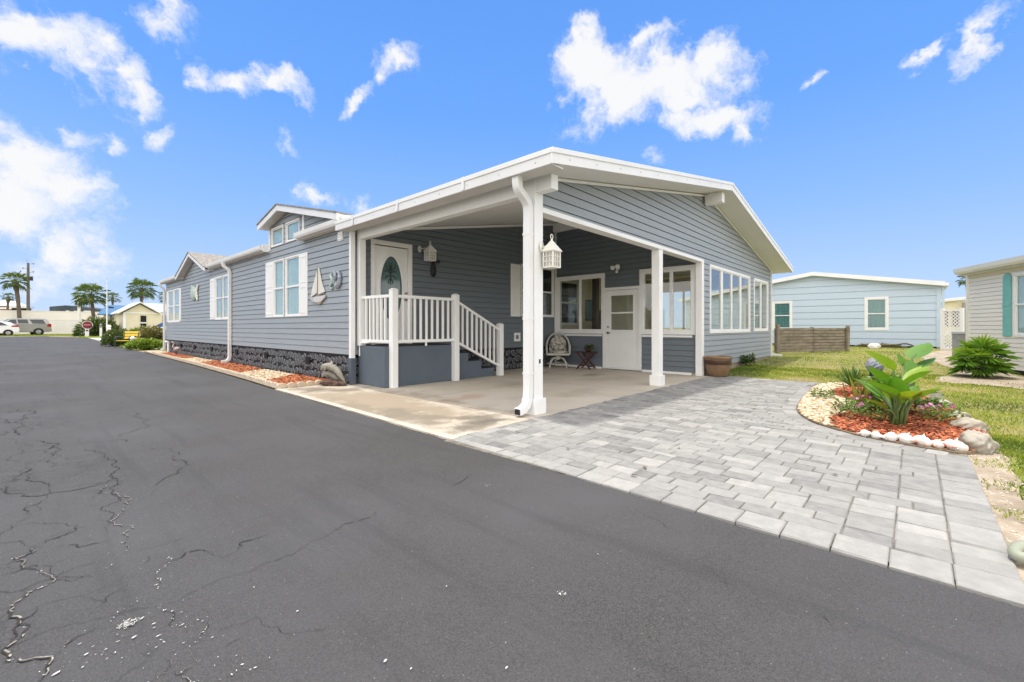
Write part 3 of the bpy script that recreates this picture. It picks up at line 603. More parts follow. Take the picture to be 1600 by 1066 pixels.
sp = patch([(3.62, 37.5), (4.6, 44), (5.4, 50), (6.0, 55), (4.6, 58.5), (3.9, 57), (3.8, 48)], -.010, seed=3, amp=.05)
struct('white_gravel_drive', sp, M['whitegravel'], fix=False)
vg = MB(); vg.box(-8, 4.2, 65.6, 66.1, .18, .245)
struct('kerb', vg, M['edgeconc'])

sb_ = MB(); rr = random.Random(15)
for _ in range(150):
    x, y = rr.uniform(2.9, 6.1), rr.gauss(-.47, .07); r = rr.uniform(.003, .009); sb_.blob((x, y, gz(x, y) - .016), (r, r * .8, r * .5), 1, .2, t=min(1, rr.random() + .2), rot=rr.uniform(0, 3))
stuff('gravel', sb_, M['pebble'], fix=False)
# lawn: short blades, thinner far away
gb = MB(); rr = random.Random(9)
def patchy(x, y):
    return .5 + .28 * math.sin(.9 * x + 1.7 * y + 1) * math.sin(1.3 * y - .7 * x) + .22 * math.sin(3.1 * x + .5) * math.sin(2.7 * y + 1.1 * x) + .12 * math.sin(7 * x - 5 * y)
SAND1 = [(2.6, -.37), (5.75, -.36), (6.0, -.45), (5.4, -.48), (2.6, -.44)]
SAND2 = smooth_closed([(19.55,-0.125),(23.413,-0.723),(25.881,-1.462),(18.35,-1.179),(15.721,-1.503),(14.566,-1.768),(13.53,-2.053),(11.515,-1.748),(12.055,-1.463),(12.449,-1.024),(12.528,-0.452),(13.276,-0.35),(15.048,-0.764),(17.165,-0.556)], 4)
def lawn_ok(x, y):
    if x < 2.75 + .02 * y: return False
    if y > 3.60 and x < 17.4: return False
    if x < 10.95 - .06 * (3.4 - y) and y > 1.15: return False
    if inside(x, y, ISLS): return False
    if y > -.37 and x < 5.6: return False
    if y > .02 and x < 7: return False
    if x < 10.6 and y > max(.0, .3 * (x - 6.)) and y > 0 and x < 8.2: return False
    if x > 24.95: return False
    return True
cnt = 0
while cnt < 125000:
    k = rr.random()
    if k < .34: x, y = rr.uniform(2.7, 7), rr.uniform(-2.6, .05)
    elif k < .78: x, y = rr.uniform(6, 14), rr.uniform(-4.5, 3.6)
    else: x, y = rr.uniform(13, 25), rr.uniform(-4.5, 8)
    if not lawn_ok(x, y): continue
    p = patchy(x, y)
    d_ = 0 if inside(x, y, SAND1) else dist_poly(x, y, SAND1)
    if d_ < .26 and rr.random() < .97 - 2.6 * d_ + .25 * math.sin(9 * x): continue
    if inside(x, y, SAND2) and rr.random() < .95: continue
    if 3.0 < y < 3.6 and 11 < x < 17: p -= .35  # shade below the roof overhang, toned into the blades along the wall
    if p > .8 and rr.random() < .45: continue
    cnt += 1
    g = gz(x, y) - .03; h = rr.uniform(.018, .044); w = rr.uniform(.004, .008) * (1.7 if x > 12 else 1.0); a = rr.uniform(0, 6.28); b = rr.uniform(.2, 1.1) * h; dx, dy = math.cos(a), math.sin(a)
    t = max(0, min(1, .42 + (p - .45) * 1.05 + rr.gauss(.0, .19))); e = rr.uniform(0, 6.28); bx, by = math.cos(e) * b, math.sin(e) * b
    gb.v += [(x - dx * w, y - dy * w, g), (x + dx * w, y + dy * w, g), (x + bx, y + by, g + h)]; gb.f.append((len(gb.v) - 3, len(gb.v) - 2, len(gb.v) - 1)); gb.t.append(t)
# verge grass far up the road and beside the drive
for _ in range(16000):
    k = rr.random()
    if k < .5: x, y = rr.uniform(-6, 5), rr.uniform(66, 77)
    elif k < .75: x = rr.uniform(3.62, 4.3); y = rr.uniform(33.5, 38)
    else: x, y = rr.uniform(3.4, 8), rr.uniform(56, 62)
    g = gz(x, y) - .03; h = rr.uniform(.05, .14); a = rr.uniform(0, 6.28); w = .02
    gb.v += [(x - math.cos(a) * w, y - math.sin(a) * w, g), (x + math.cos(a) * w, y + math.sin(a) * w, g), (x + rr.uniform(-.05, .05), y + rr.uniform(-.05, .05), g + h)]; gb.f.append((len(gb.v) - 3, len(gb.v) - 2, len(gb.v) - 1)); gb.t.append(max(0, min(1, rr.gauss(.4, .2))))
stuff('grass', gb, M['grass'], fix=False)

# ---- roadside beds along the long wall, and the planting island
def chips(mb, pts_fn, n, z0, seed):
    rnd = random.Random(seed)
    for _ in range(n):
        x, y = pts_fn(rnd); L, W = rnd.uniform(.015, .05), rnd.uniform(.004, .010); a = rnd.uniform(0, 6.28); z = z0 + rnd.uniform(0, .022); tl = rnd.uniform(-.35, .35); T = rnd.random()
        c, s_ = math.cos(a), math.sin(a); q = rnd.uniform(-.5, .5)
        A = [(-L, -W, -tl * L), (L, -W, tl * L), (L, W, tl * L + q * W), (-L, W, -tl * L + q * W)]
        mb.add([(x + u * c - v * s_, y + u * s_ + v * c, z + w) for u, v, w in A], [(0, 1, 2, 3)], T)
def pebbles(mb, pts_fn, n, z0, seed, r0=.012, r1=.032):
    rnd = random.Random(seed)
    for _ in range(n):
        x, y = pts_fn(rnd); r = rnd.uniform(r0, r1)
        mb.blob((x, y, z0 + rnd.uniform(0, .012)), (r, r * rnd.uniform(.6, .95), r * rnd.uniform(.4, .65)), 1, .18, t=rnd.random(), rot=rnd.uniform(0, 3.14), seed=rnd.randint(0, 999))
def bed_t(x, y): return y - .9 * (x - 3.1)
BANDS = [(7.6, 9.75, 'm'), (9.75, 11.8, 'p'), (11.8, 16.1, 'm'), (16.1, 18.6, 'p'), (18.6, 23.2, 'm'), (23.2, 27.5, 'p')]
def bed_pt(kind):
    def f(rnd):
        while True:
            y = 8.62 + 18.2 * rnd.random() ** 1.7; x = rnd.uniform(edge_x(y) + .12, 4.25); t = bed_t(x, y)
            for a, b, k in BANDS:
                if a <= t < b and k == kind: return x, y
    return f
bb = MB(); rows = [8.62 + .6 * i for i in range(31)]
vs = [(x, y, .005) for y in rows for x in (edge_x(y) + .03, 4.28)]
bb.add(vs, [(2 * j, 2 * j + 1, 2 * j + 3, 2 * j + 2) for j in range(len(rows) - 1)])
struct('bed_soil', bb, M['pebblebase'], fix=False)
mb_ = MB(); n0 = 0
for a, b, k in BANDS:
    if k != 'm': continue
    P = []
    for side in (0, 1):
        rng_ = [a + (b - a) * i / 8 for i in range(9)]
        for t in (rng_ if side == 0 else rng_[::-1]):
            x = 3.3 if side == 0 else 4.27
            for _ in range(4):
                y = t + .9 * (x - 3.1); x = edge_x(y) + .11 if side == 0 else 4.27
            if y < 8.62: y = 8.62
            P.append((x, y, .018))
    mb_.add(P, [tuple(range(18))])
struct('mulch_base', mb_, M['mulchbase'], fix=False)
ch = MB(); chips(ch, bed_pt('m'), 11000, .022, 31)
stuff('mulch', ch, M['mulch_orange'], fix=False); ch = MB()
def isl_pt(test):
    xs = [p[0] for p in ISLS]; ys_ = [p[1] for p in ISLS]
    def f(rnd):
        while True:
            x, y = rnd.uniform(min(xs), max(xs)), rnd.uniform(min(ys_), max(ys_))
            if inside(x, y, ISLS) and dist_poly(x, y, ISLS) > .004 and test(x, y): return x, y
    return f
def is_peb(x, y): return y > .60 + .16 * math.sin(2.2 * x) + .11 * (x - 6.6) 
chips(ch, isl_pt(lambda x, y: not is_peb(x, y) and dist_poly(x, y, ISLS) > .035), 9000, .018, 32)
stuff('mulch', ch, M['mulch'], fix=False)
pb = MB(); pebbles(pb, bed_pt('p'), 2600, .012, 33, .014, .036); pebbles(pb, isl_pt(is_peb), 2900, .014, 34, .012, .034)
stuff('pebbles', pb, M['pebble'], fix=False, smooth=True)
im = MB(); im.add([(x, y, .008) for x, y in ISLS] + [(x, y, -.02) for x, y in ISLS], [tuple(range(n_))] + [(i, (i + 1) % n_, (i + 1) % n_ + n_, i + n_) for i in range(n_)])
struct('island_soil', im, M['pebblebase'])

# ================================================================ HOUSE
HX, HY, SX, FY = 4.30, 8.20, 10.55, 3.65      # long wall x, end wall y, sunroom side wall x, front facade y
EX = 17.25                                    # far end of the facade
def f_long(s, z, d): return (HX - d, s, z)
def end_y(s): return 8.22 - .056 * (s - 4.3)
def f_end(s, z, d): return (s, end_y(s) - d, z)
def f_side(s, z, d): return (SX - d, s, z)
def f_fac(s, z, d): return (s, FY - d, z)
def roof_u(x): return 3.02 + (min(x, 21.68 - x) - 4.03) * .183       # underside of the carport / sunroom roof
def interval(poly, z):
    xs = []
    for i in range(len(poly)):
        (a, za), (b, zb) = poly[i], poly[(i + 1) % len(poly)]
        if abs(za - zb) < 1e-9: continue
        if min(za, zb) - 1e-9 <= z <= max(za, zb) + 1e-9: xs.append(a + (b - a) * (z - za) / (zb - za))
    return (min(xs), max(xs)) if len(xs) > 1 else None
def lap(mb, fr, poly, z0, pitch, holes=(), depth=.018, gap=None):
    gap = pitch * .08 if gap is None else gap
    zs = {z for _, z in poly}; lo, hi = min(zs), max(zs)
    k = math.floor((lo - z0) / pitch)
    def emit(za, zb, da, db):
        A, B = interval(poly, za + 1e-6), interval(poly, zb - 1e-6)
        if not A or not B: return
        segs = [(A[0], A[1], B[0], B[1])]
        for h in holes:
            if h[2] < zb - 1e-6 and h[3] > za + 1e-6:
                ns = []
                for a0, a1, b0, b1 in segs:
                    if h[1] <= max(a0, b0) or h[0] >= min(a1, b1): ns.append((a0, a1, b0, b1)); continue
                    if h[0] > min(a0, b0): ns.append((a0, h[0], b0, h[0]))
                    if h[1] < max(a1, b1): ns.append((h[1], a1, h[1], b1))
                segs = ns
        for a0, a1, b0, b1 in segs: mb.quad(fr(a0, za, da), fr(a1, za, da), fr(b1, zb, db), fr(b0, zb, db))
        return segs
    while z0 + k * pitch < hi:
        zc = z0 + k * pitch; zt_ = zc + pitch - gap
        cuts = [z for z in list(zs) + [h[2] for h in holes] + [h[3] for h in holes]]
        for z_lo, z_hi, kind in ((zc, zt_, 'face'), (zt_, zc + pitch, 'gap')):
            br = sorted({z for z in cuts + [z_lo, z_hi, lo, hi] if max(lo, z_lo) - 1e-9 <= z <= min(hi, z_hi) + 1e-9})
            for za, zb in zip(br, br[1:]):
                if zb - za < 1e-4: continue
                if kind == 'face':
                    da, db = (depth * (1 - .85 * (z - zc) / pitch) for z in (za, zb))
                    sg_ = emit(za, zb, da, db)
                    for a0, a1, b0, b1 in sg_ or ():
                        if abs(za - zc) < 1e-6: mb.quad(fr(a0, za, -.018), fr(a1, za, -.018), fr(a1, za, da), fr(a0, za, da))
                        if abs(zb - zt_) < 1e-6: mb.quad(fr(b0, zb, db), fr(b1, zb, db), fr(b1, zb, -.018), fr(b0, zb, -.018))
                else: emit(za, zb, -.018, -.018)
        k += 1
    return mb

house = thing('house', (HX, HY, 0), 'long blue-grey mobile home with white carport and glazed sunroom at its near end', 'house')
PITCH = .130
# -- walls
def dorm_z(y): return 3.99 - abs(y - 11.3) * .225
HL = [(10.59, 11.41, 1.40, 2.82), (11.54, 12.18, 1.40, 2.82), (15.80, 17.40, 1.40, 2.79), (22.60, 24.80, 1.37, 2.75)]
lm = MB()
lap(lm, f_long, [(8.22, .585), (25.32, .585), (25.32, 3.12), (8.22, 3.12)], .585, PITCH, HL)
lap(lm, f_long, [(17.85, 3.12), (21.95, 3.12), (19.9, 3.80)], .585, PITCH)
lap(lm, f_long, [(8.26, 3.12), (12.5, 3.12), (12.5, dorm_z(12.5)), (11.3, dorm_z(11.3)), (8.26, dorm_z(8.26))], .585, PITCH, [(10.58, 11.38, 3.21, 3.67), (11.58, 12.34, 3.21, 3.67)])
lm.build('siding', M['siding'], house, fix=False)
co = MB()
co.box(4.47, 10.5, 8.38, 25.2, .02, 3.3); co.box(10.5, 17.0, 8.25, 25.2, .02, 3.3); co.box(4.47, 6.0, 8.9, 12.45, 3.3, 3.5); co.box(4.47, 6.0, 18.5, 21.3, 3.2, 3.45)
co.build('wall_core', M['darkroom'], house)
em = MB()
zt = lambda x: roof_u(x) - .005
END_H = [(4.79, 5.60, .70, 2.85), (9.10, 10.46, 1.43, 2.86)]
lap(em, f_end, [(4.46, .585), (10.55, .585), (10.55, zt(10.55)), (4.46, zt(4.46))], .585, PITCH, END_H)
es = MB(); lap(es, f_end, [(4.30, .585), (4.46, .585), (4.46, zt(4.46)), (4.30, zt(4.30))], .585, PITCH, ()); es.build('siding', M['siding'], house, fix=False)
em.build('siding', M['siding_shaded'], house, fix=False)
sm_ = MB()
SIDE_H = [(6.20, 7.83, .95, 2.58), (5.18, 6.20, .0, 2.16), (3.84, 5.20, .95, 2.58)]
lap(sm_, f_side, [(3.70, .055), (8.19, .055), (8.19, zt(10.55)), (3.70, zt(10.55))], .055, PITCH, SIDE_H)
sm_.build('siding', M['siding_shaded'], house, fix=False)
fm = MB()
FAC_H = [(11.10, 14.56, .99, 2.62), (15.06, 16.76, 1.01, 2.62)]
lap(fm, f_fac, [(4.58, 2.70), (10.62, 2.70), (10.62, zt(10.62)), (4.58, zt(4.58))], .16 + .0, PITCH, ())
lap(fm, f_fac, [(10.62, .16), (17.22, .16), (17.22, zt(17.22)), (10.85, zt(10.85)), (10.62, zt(10.62))], .16, PITCH, FAC_H)
fm.build('siding', M['siding'], house, fix=False)
# back of the gable over the carport opening, and the inner faces of the sunroom
gb_ = MB()
gb_.prism(lambda a, b, d: (a, FY + d, b), [(4.58, 2.64), (10.5, 2.64), (10.5, zt(10.5)), (4.58, zt(4.58))], .02, .12)
gb_.build('gable_lining', M['ceil'], house)
iw = MB()
def holes_wall(mb, fr, poly_s0, s1, z0, z1f, holes, d0, d1):
    cuts = sorted({poly_s0, s1} | {h[0] for h in holes} | {h[1] for h in holes})
    for a, b in zip(cuts, cuts[1:]):
        mids = [h for h in holes if h[0] <= a + 1e-6 and h[1] >= b - 1e-6]; zc = z0
        for h in sorted(mids, key=lambda q: q[2]):
            if h[2] > zc: mb.prism(fr, [(a, zc), (b, zc), (b, h[2]), (a, h[2])], d0, d1)
            zc = h[3]
        mb.prism(fr, [(a, zc), (b, zc), (b, z1f(b)), (a, z1f(a))], d0, d1)
holes_wall(iw, f_fac, 10.70, 17.2, .1, lambda x: zt(x) - .02, FAC_H, -.12, -.02)
holes_wall(iw, f_side, 3.78, 8.1, .0, lambda x: zt(10.55) - .02, SIDE_H, -.12, -.02)
holes_wall(iw, lambda s, z, d: (EX - .02 + d, s, z), 3.78, 8.1, .1, lambda y: zt(17.2) - .02, [(4.0, 7.9, .95, 2.55)], -.10, 0)
iw.build('interior_wall', M['cream_in'], house)
ib = MB(); lap(ib, lambda s, z, d: (s, 8.10 - d, z), [(10.67, .1), (17.15, .1), (17.15, zt(17.15) - .03), (10.9, zt(10.9) - .03), (10.67, zt(10.67) - .03)], .1, .115, [(11.0, 12.1, 1.2, 2.6)], .012)
ib.build('interior_siding', M['cream_in'], house, fix=False)
fl = MB(); fl.box(10.60, 17.15, 3.75, 8.1, .0, .07); fl.build('sunroom_floor', M['floor_in'], house)
pl_ = MB(); pl_.box(12.12, 12.28, 7.42, 7.58, .07, 3.9); pl_.build('interior_post', M['brownwood'], house)
for k in range(7):
    pl_ = MB(); pl_.box(12.55 + .11 * k, 12.59 + .11 * k, 7.66, 7.70, .07, 1.62); pl_.build('interior_baluster', M['brownwood'], house)
pl_ = MB(); pl_.box(12.45, 13.4, 7.64, 7.72, 1.62, 1.69); pl_.build('interior_rail', M['brownwood'], house)
pc_ = MB(); pc_.fbox(lambda s, z, d: (s, 8.08 - d, z), 12.5, 12.95, 1.35, 2.05, .0, .025); pcf = pc_.build('picture_frame', M['brownwood'], house); pc_ = MB(); pc_.fbox(lambda s, z, d: (s, 8.08 - d, z), 12.54, 12.91, 1.39, 2.01, .025, .028); pc_.build('picture', M['tealblind'], pcf)
# foundation blocks under the facade
bf = MB(); bf.box(10.75, 17.2, 3.66, 3.9, -.1, .158); bf.box(17.0, 17.2, 3.9, 8.2, -.1, .15); bf.build('foundation', M['blockfound'], house)
xe = MB(); xe.box(17.20, 17.26, 8.2, 25.2, .15, 3.03); xe.box(17.20, 17.26, 3.68, 8.2, .15, .9); xe.box(17.20, 17.26, 3.68, 8.2, 2.6, 3.03); xe.box(17.20, 17.26, 3.68, 3.95, .9, 2.6); xe.box(17.20, 17.26, 7.95, 8.2, .9, 2.6); xe.build('siding', M['siding'], house)

# -- stone-patterned skirting: raised irregular stones in a dark bed
def stones(mb, fr, s0, s1, z0, z1, seed, cell=(.165, .150)):
    rnd = random.Random(seed); mb.c = mb.c or []
    rows = 3; h = (z1 - z0) / rows
    for r_ in range(rows):
        s = s0 - rnd.uniform(0, .1)
        while s < s1:
            w = cell[0] * rnd.uniform(.62, 1.35); a, b = max(s, s0), min(s + w, s1); s += w
            if b - a < .05: continue
            cs, cz = (a + b) / 2, z0 + (r_ + .5) * h + rnd.uniform(-.035, .035); ra, rb = (b - a) / 2 - .004, h / 2 * rnd.uniform(.85, 1.12) - .004; tl_ = rnd.uniform(-.35, .35)
            n = 11; ph = rnd.uniform(0, 6.28); wob = [rnd.uniform(.78, 1.12) for _ in range(n)]; base = len(mb.v)
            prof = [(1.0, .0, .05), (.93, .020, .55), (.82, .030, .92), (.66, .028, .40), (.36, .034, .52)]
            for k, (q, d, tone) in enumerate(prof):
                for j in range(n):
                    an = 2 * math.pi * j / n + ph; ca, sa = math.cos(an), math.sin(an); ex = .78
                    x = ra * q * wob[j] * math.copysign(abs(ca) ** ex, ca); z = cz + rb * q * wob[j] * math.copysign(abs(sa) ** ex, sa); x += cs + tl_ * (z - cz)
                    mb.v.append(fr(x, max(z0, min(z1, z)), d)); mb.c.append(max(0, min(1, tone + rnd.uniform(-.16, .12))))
            for k in range(4):
                for j in range(n): mb.f.append((base + k * n + j, base + k * n + (j + 1) % n, base + (k + 1) * n + (j + 1) % n, base + (k + 1) * n + j)); mb.t.append(.5)
            mb.f.append(tuple(base + 4 * n + j for j in range(n))); mb.t.append(.5)
VENTS = [9.55 + .0, 12.1, 14.6, 17.0, 19.4, 21.8]
sk = MB(); sk.c = []
def vent_free(s0, s1): pass
def f_longs(s, z, d): return (HX + .03 - d, s, z)
def f_ends(s, z, d): return (s, end_y(s) + .03 - d, z)
stones(sk, f_longs, 8.2, 25.3, .0, .545, 41); stones(sk, f_ends, 4.3, 10.55, .0, .545, 42)
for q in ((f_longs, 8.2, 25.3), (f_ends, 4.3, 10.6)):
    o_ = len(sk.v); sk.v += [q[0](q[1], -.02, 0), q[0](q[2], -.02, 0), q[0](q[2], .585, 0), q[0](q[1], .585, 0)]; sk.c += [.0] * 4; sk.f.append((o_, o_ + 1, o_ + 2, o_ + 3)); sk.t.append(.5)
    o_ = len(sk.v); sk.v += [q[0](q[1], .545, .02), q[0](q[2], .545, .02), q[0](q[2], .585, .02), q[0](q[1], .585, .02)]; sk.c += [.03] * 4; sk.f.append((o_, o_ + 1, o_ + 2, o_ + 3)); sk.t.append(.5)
skirt = sk.build('skirting', M['stone'], house, fix=False)
for y in (10.15, 12.75, 15.2, 17.9, 20.2, 22.4, 24.0):
    v = MB(); v.fbox(f_longs, y - .11, y + .11, .30, .46, .02, .055)
    for k in range(4): v.fbox(f_longs, y - .10, y + .10, .315 + k * .036, .325 + k * .036, .055, .062)
    v.build('vent', M['ventdark'], house)
cp = MB(); cp.fbox(f_long, 8.12, 8.22, .0, .52, -.06, .045); cp.build('corner_post_base', M['navy'], house, bevel=.004)
ct = MB(); ct.box(4.255, 4.345, 8.12, 8.20, .52, 3.03); ct.build('corner_trim', M['white'], house, bevel=.004)

# -- main roof, dormer roof, bay roof, eaves
def slab_roof(pts, y0, y1, th, mat_, name, under=None):
    mb = MB(); P = [(x, z) for x, z in pts] + [(x, z - th) for x, z in reversed(pts)]
    mb.prism(lambda a, b, d: (a, d, b), P, y0, y1); return mb.build(name, mat_, house)
slab_roof([(4.33, 3.292), (10.85, 4.47), (17.62, 3.25)], 8.24, 25.5, .06, M['shingle'], 'roof')
m_ = MB()
m_.hexa(((4.12, 8.222, 3.13), (10.85, 8.222, 4.36), (10.85, 8.238, 4.36), (4.12, 8.238, 3.13), (4.12, 8.222, 3.30), (10.85, 8.222, 4.53), (10.85, 8.238, 4.53), (4.12, 8.238, 3.30))); m_.build('rake_fascia', M['white2'], house)
def gutter_seg(y0, y1, xo=4.045, zt_=3.245):
    g = MB(); g.prism(lambda a, b, d: (a, d, b), [(xo, zt_), (xo + .012, zt_ - .075), (xo + .035, zt_ - .115), (xo + .10, zt_ - .115), (xo + .10, zt_), (xo + .088, zt_), (xo + .088, zt_ - .1), (xo + .04, zt_ - .1), (xo + .014, zt_ - .004)], y0, y1)
    g.box(xo + .004, xo + .10, y0 - .003, y0 + .004, zt_ - .11, zt_ - .001); g.box(xo + .004, xo + .10, y1 - .004, y1 + .003, zt_ - .11, zt_ - .001)
    g.build('gutter', M['white2'], house)
    s = MB(); s.prism(lambda a, b, d: (a, d, b), [(xo + .102, 3.105), (4.28, 3.105), (4.28, 3.285), (xo + .102, 3.24)], y0, y1); s.build('soffit', M['soffit'], house)
gutter_seg(8.30, 10.35); gutter_seg(12.52, 17.62); gutter_seg(21.9, 25.45)
for y0 in (10.34, 12.50, 17.62, 21.88):
    e = MB(); e.box(4.12, 4.285, y0, y0 + .025, 3.095, 3.295); e.build('fascia_end', M['white'], house, bevel=.003)
def gable(yl, yr, yp, zl, zr, zp, x0, x1, name, th=.13):
    # barge boards, soffit and shingles of a small cross gable facing the road
    def band(o, t0, t1, xa, xb, mat_, nm):
        mb = MB()
        for a, za in ((yl, zl), (yr, zr)):
            mb.hexa(((xa, a, za + t0), (xb, a, za + t0), (xb, yp, zp + t0), (xa, yp, zp + t0), (xa, a, za + t1), (xb, a, za + t1), (xb, yp, zp + t1), (xa, yp, zp + t1)))
        return mb.build(nm, mat_, house)
    band(0, -th, .0, x0, x0 + .03, M['white2'], 'barge_board')
    band(0, .002, .035, x0 - .02, x1, M['shingle'], name)
    band(0, -th * .75, -th * .6, x0 + .032, 4.285, M['soffit'], 'soffit')
gable(12.62, 8.25, 11.3, 3.77, 3.335, 4.06, 4.03, 9.0, 'dormer_roof')
gable(22.05, 17.75, 19.9, 3.16, 3.16, 3.90, 4.03, 8.5, 'bay_roof')
for a_, b_ in ((12.44, 12.52), (10.33, 10.43)): dt = MB(); dt.fbox(f_long, a_, b_, 3.13, dorm_z((a_ + b_) / 2) - .01, -.03, .03); dt.build('dormer_trim', M['white'], house, bevel=.003)

m_ = MB(); m_.hexa(((4.05, 8.262, 3.17), (7.2, 8.262, 3.17), (7.2, 8.275, 3.17), (4.05, 8.275, 3.17), (4.05, 8.262, 3.365), (7.2, 8.262, 3.365), (7.2, 8.275, 3.365), (4.05, 8.275, 3.365))); m_.build('dormer_end', M['white2'], house)
# -- windows
def window(fr, s0, s1, z0, z1, back='curtain', split=.5, mull=(), glass='glass', fw=.055, proud=.03, depth=-.07, casing='white', bk=True):
    w = MB(); w.ring(fr, [(s0 - fw, z0 - fw), (s1 + fw, z0 - fw), (s1 + fw, z1 + fw), (s0 - fw, z1 + fw)], [(s0, z0), (s1, z0), (s1, z1), (s0, z1)], depth, proud)
    zs = z0 + (z1 - z0) * split
    if split: w.fbox(fr, s0, s1, zs - .022, zs + .022, -.012, proud - .008)
    for m_ in mull: w.fbox(fr, m_[0], m_[1], z0, z1, -.03, proud - .012)
    for a, b, c, d in ((s0, s0 + .022, z0, z1), (s1 - .022, s1, z0, z1)): w.fbox(fr, a, b, c, d, -.016, .008)
    w.fbox(fr, s0 + .022, s1 - .022, z0, z0 + .025, -.016, .008); w.fbox(fr, s0 + .022, s1 - .022, z1 - .025, z1, -.016, .008)
    o = w.build('window', M[casing], house, bevel=.003)
    p = MB(); p.fbox(fr, s0 + .01, s1 - .01, z0 + .01, z1 - .01, -.008, -.004); p.build('pane', M[glass], o)
    if bk:
        c = MB(); c.fbox(fr, s0 + .004, s1 - .004, z0 + .004, z1 - .004, -.06, -.03); c.build('blind' if back != 'darkroom' else 'backing', M[back], o)
    return o
window(f_long, 10.61, 11.39, 1.42, 2.80, fw=.035); window(f_long, 11.56, 12.16, 1.42, 2.80, fw=.035)
window(f_long, 15.83, 16.60, 1.43, 2.76, mull=()); window(f_long, 16.66, 17.37, 1.43, 2.76)
window(f_long, 22.65, 23.60, 1.40, 2.72, mull=()); window(f_long, 23.75, 24.75, 1.40, 2.72)
window(f_long, 10.62, 11.36, 3.23, 3.65, split=0, fw=.035); window(f_long, 11.60, 12.32, 3.23, 3.65, split=0, fw=.035)
window(f_end, 9.13, 10.42, 1.47, 2.82, back='darkroom', fw=.045)
def shutter(fr, s0, s1, z0, z1):
    m_ = MB(); m_.fbox(fr, s0, s1, z0, z1, .012, .034)
    zm = (z0 + z1) / 2
    for a, b in ((z0 + .07, zm - .045), (zm + .045, z1 - .07)): m_.ring(fr, [(s0 + .045, a), (s1 - .045, a), (s1 - .045, b), (s0 + .045, b)], [(s0 + .07, a + .03), (s1 - .07, a + .03), (s1 - .07, b - .03), (s0 + .07, b - .03)], .034, .044)
    for z in [z0 + .12 + .045 * k for k in range(int((z1 - z0 - .2) / .045))]:
        if abs(z - zm) > .07: pass
    m_.build('shutter', M['white'], house, bevel=.003)
shutter(f_long, 10.15, 10.565, 1.385, 2.83); shutter(f_long, 12.205, 12.73, 1.385, 2.83)
shutter(f_long, 17.44, 18.02, 1.40, 2.80);
shutter(f_long, 22.32, 22.58, 1.37, 2.76); shutter(f_long, 24.83, 25.05, 1.37, 2.76)
shutter(f_end, 8.69, 9.05, 1.42, 2.83)
# sunroom glazing
window(f_side, 6.29, 7.72, 1.05, 2.50, split=0, mull=((6.95, 7.02),), glass='roomglass', fw=.10, bk=False, depth=-.12)
window(f_side, 3.88, 5.08, 1.05, 2.50, split=0, mull=((4.32, 4.40),), glass='roomglass', fw=.10, bk=False, depth=-.12)
window(f_fac, 11.14, 14.52, 1.05, 2.58, split=0, mull=((11.92, 12.06), (12.76, 12.86), (13.56, 13.70)), glass='roomglass', fw=.07, bk=False, depth=-.12)
window(f_fac, 15.09, 16.73, 1.07, 2.58, split=0, mull=((15.83, 15.95),), glass='roomglass', fw=.07, bk=False, depth=-.12)
window(lambda s, z, d: (EX - d, s, z), 4.0, 7.9, .95, 2.55, split=0, mull=((5.25, 5.33), (6.6, 6.68)), glass='roomglass', bk=False)  # far-side glazing, enlarged to bring more light into the sunroom
window(lambda s, z, d: (s, 8.09 - d, z), 11.05, 12.05, 1.25, 2.55, back='darkroom', casing='white', depth=-.05)
# trim strips: inner corner, base line under the glazing, top of wall
for B_ in ((10.50, 10.548, 7.81, 7.86, .0, zt(10.5)), (10.50, 10.535, 3.86, 5.1, .0, .055), (10.50, 10.535, 6.28, 7.80, .0, .055), (10.505, 10.532, 6.27, 7.80, .885, .935), (10.505, 10.532, 3.85, 5.11, .885, .935)):
    tr = MB(); tr.box(*B_); tr.build('trim', M['white'], house, bevel=.002)
tr = MB(); tr.box(17.19, 17.245, 3.60, 3.665, .13, zt(17.2) - .01); tr.build('corner_trim', M['white'], house, bevel=.003)
for xa, xb, ya, yb, lo_ in ((4.6, 10.85, 3.61, 3.630, .045), (10.85, 17.2, 3.61, 3.630, .045), (4.5, 10.5, 8.15, 8.180, .06)):
    k_ = (lambda x: end_y(x) - 8.20) if ya > 8 else (lambda x: 0)
    tr = MB(); tr.hexa([(x, y + k_(x), zt(x) - dz) for dz in (lo_, .004) for x, y in ((xa, ya), (xb, ya), (xb, yb), (xa, yb))]); tr.build('rake_trim', M['white'], house)
# sunroom door
sdr = MB(); fr = f_side
sdr.ring(fr, [(5.13, .02), (6.25, .02), (6.25, 2.19), (5.13, 2.19)], [(5.21, .05), (6.17, .05), (6.17, 2.12), (5.21, 2.12)], -.08, .032)
sdo = sdr.build('sunroom_door', M['white'], house, bevel=.003)
s2 = MB(); s2.ring(fr, [(5.22, .055), (6.16, .055), (6.16, 2.11), (5.22, 2.11)], [(5.37, 1.06), (6.01, 1.06), (6.01, 1.97), (5.37, 1.97)], -.03, .005)
s2.fbox(fr, 5.37, 6.01, 1.49, 1.53, -.012, .012); s2.ring(fr, [(5.32, .18), (6.06, .18), (6.06, .98), (5.32, .98)], [(5.335, .195), (6.045, .195), (6.045, .965), (5.335, .965)], .005, .010)
s2.build('door_leaf', M['white'], sdo, bevel=.003)
p = MB(); p.fbox(fr, 5.36, 6.02, 1.05, 1.98, -.02, -.015); p.build('pane', M['roomglass'], sdo)
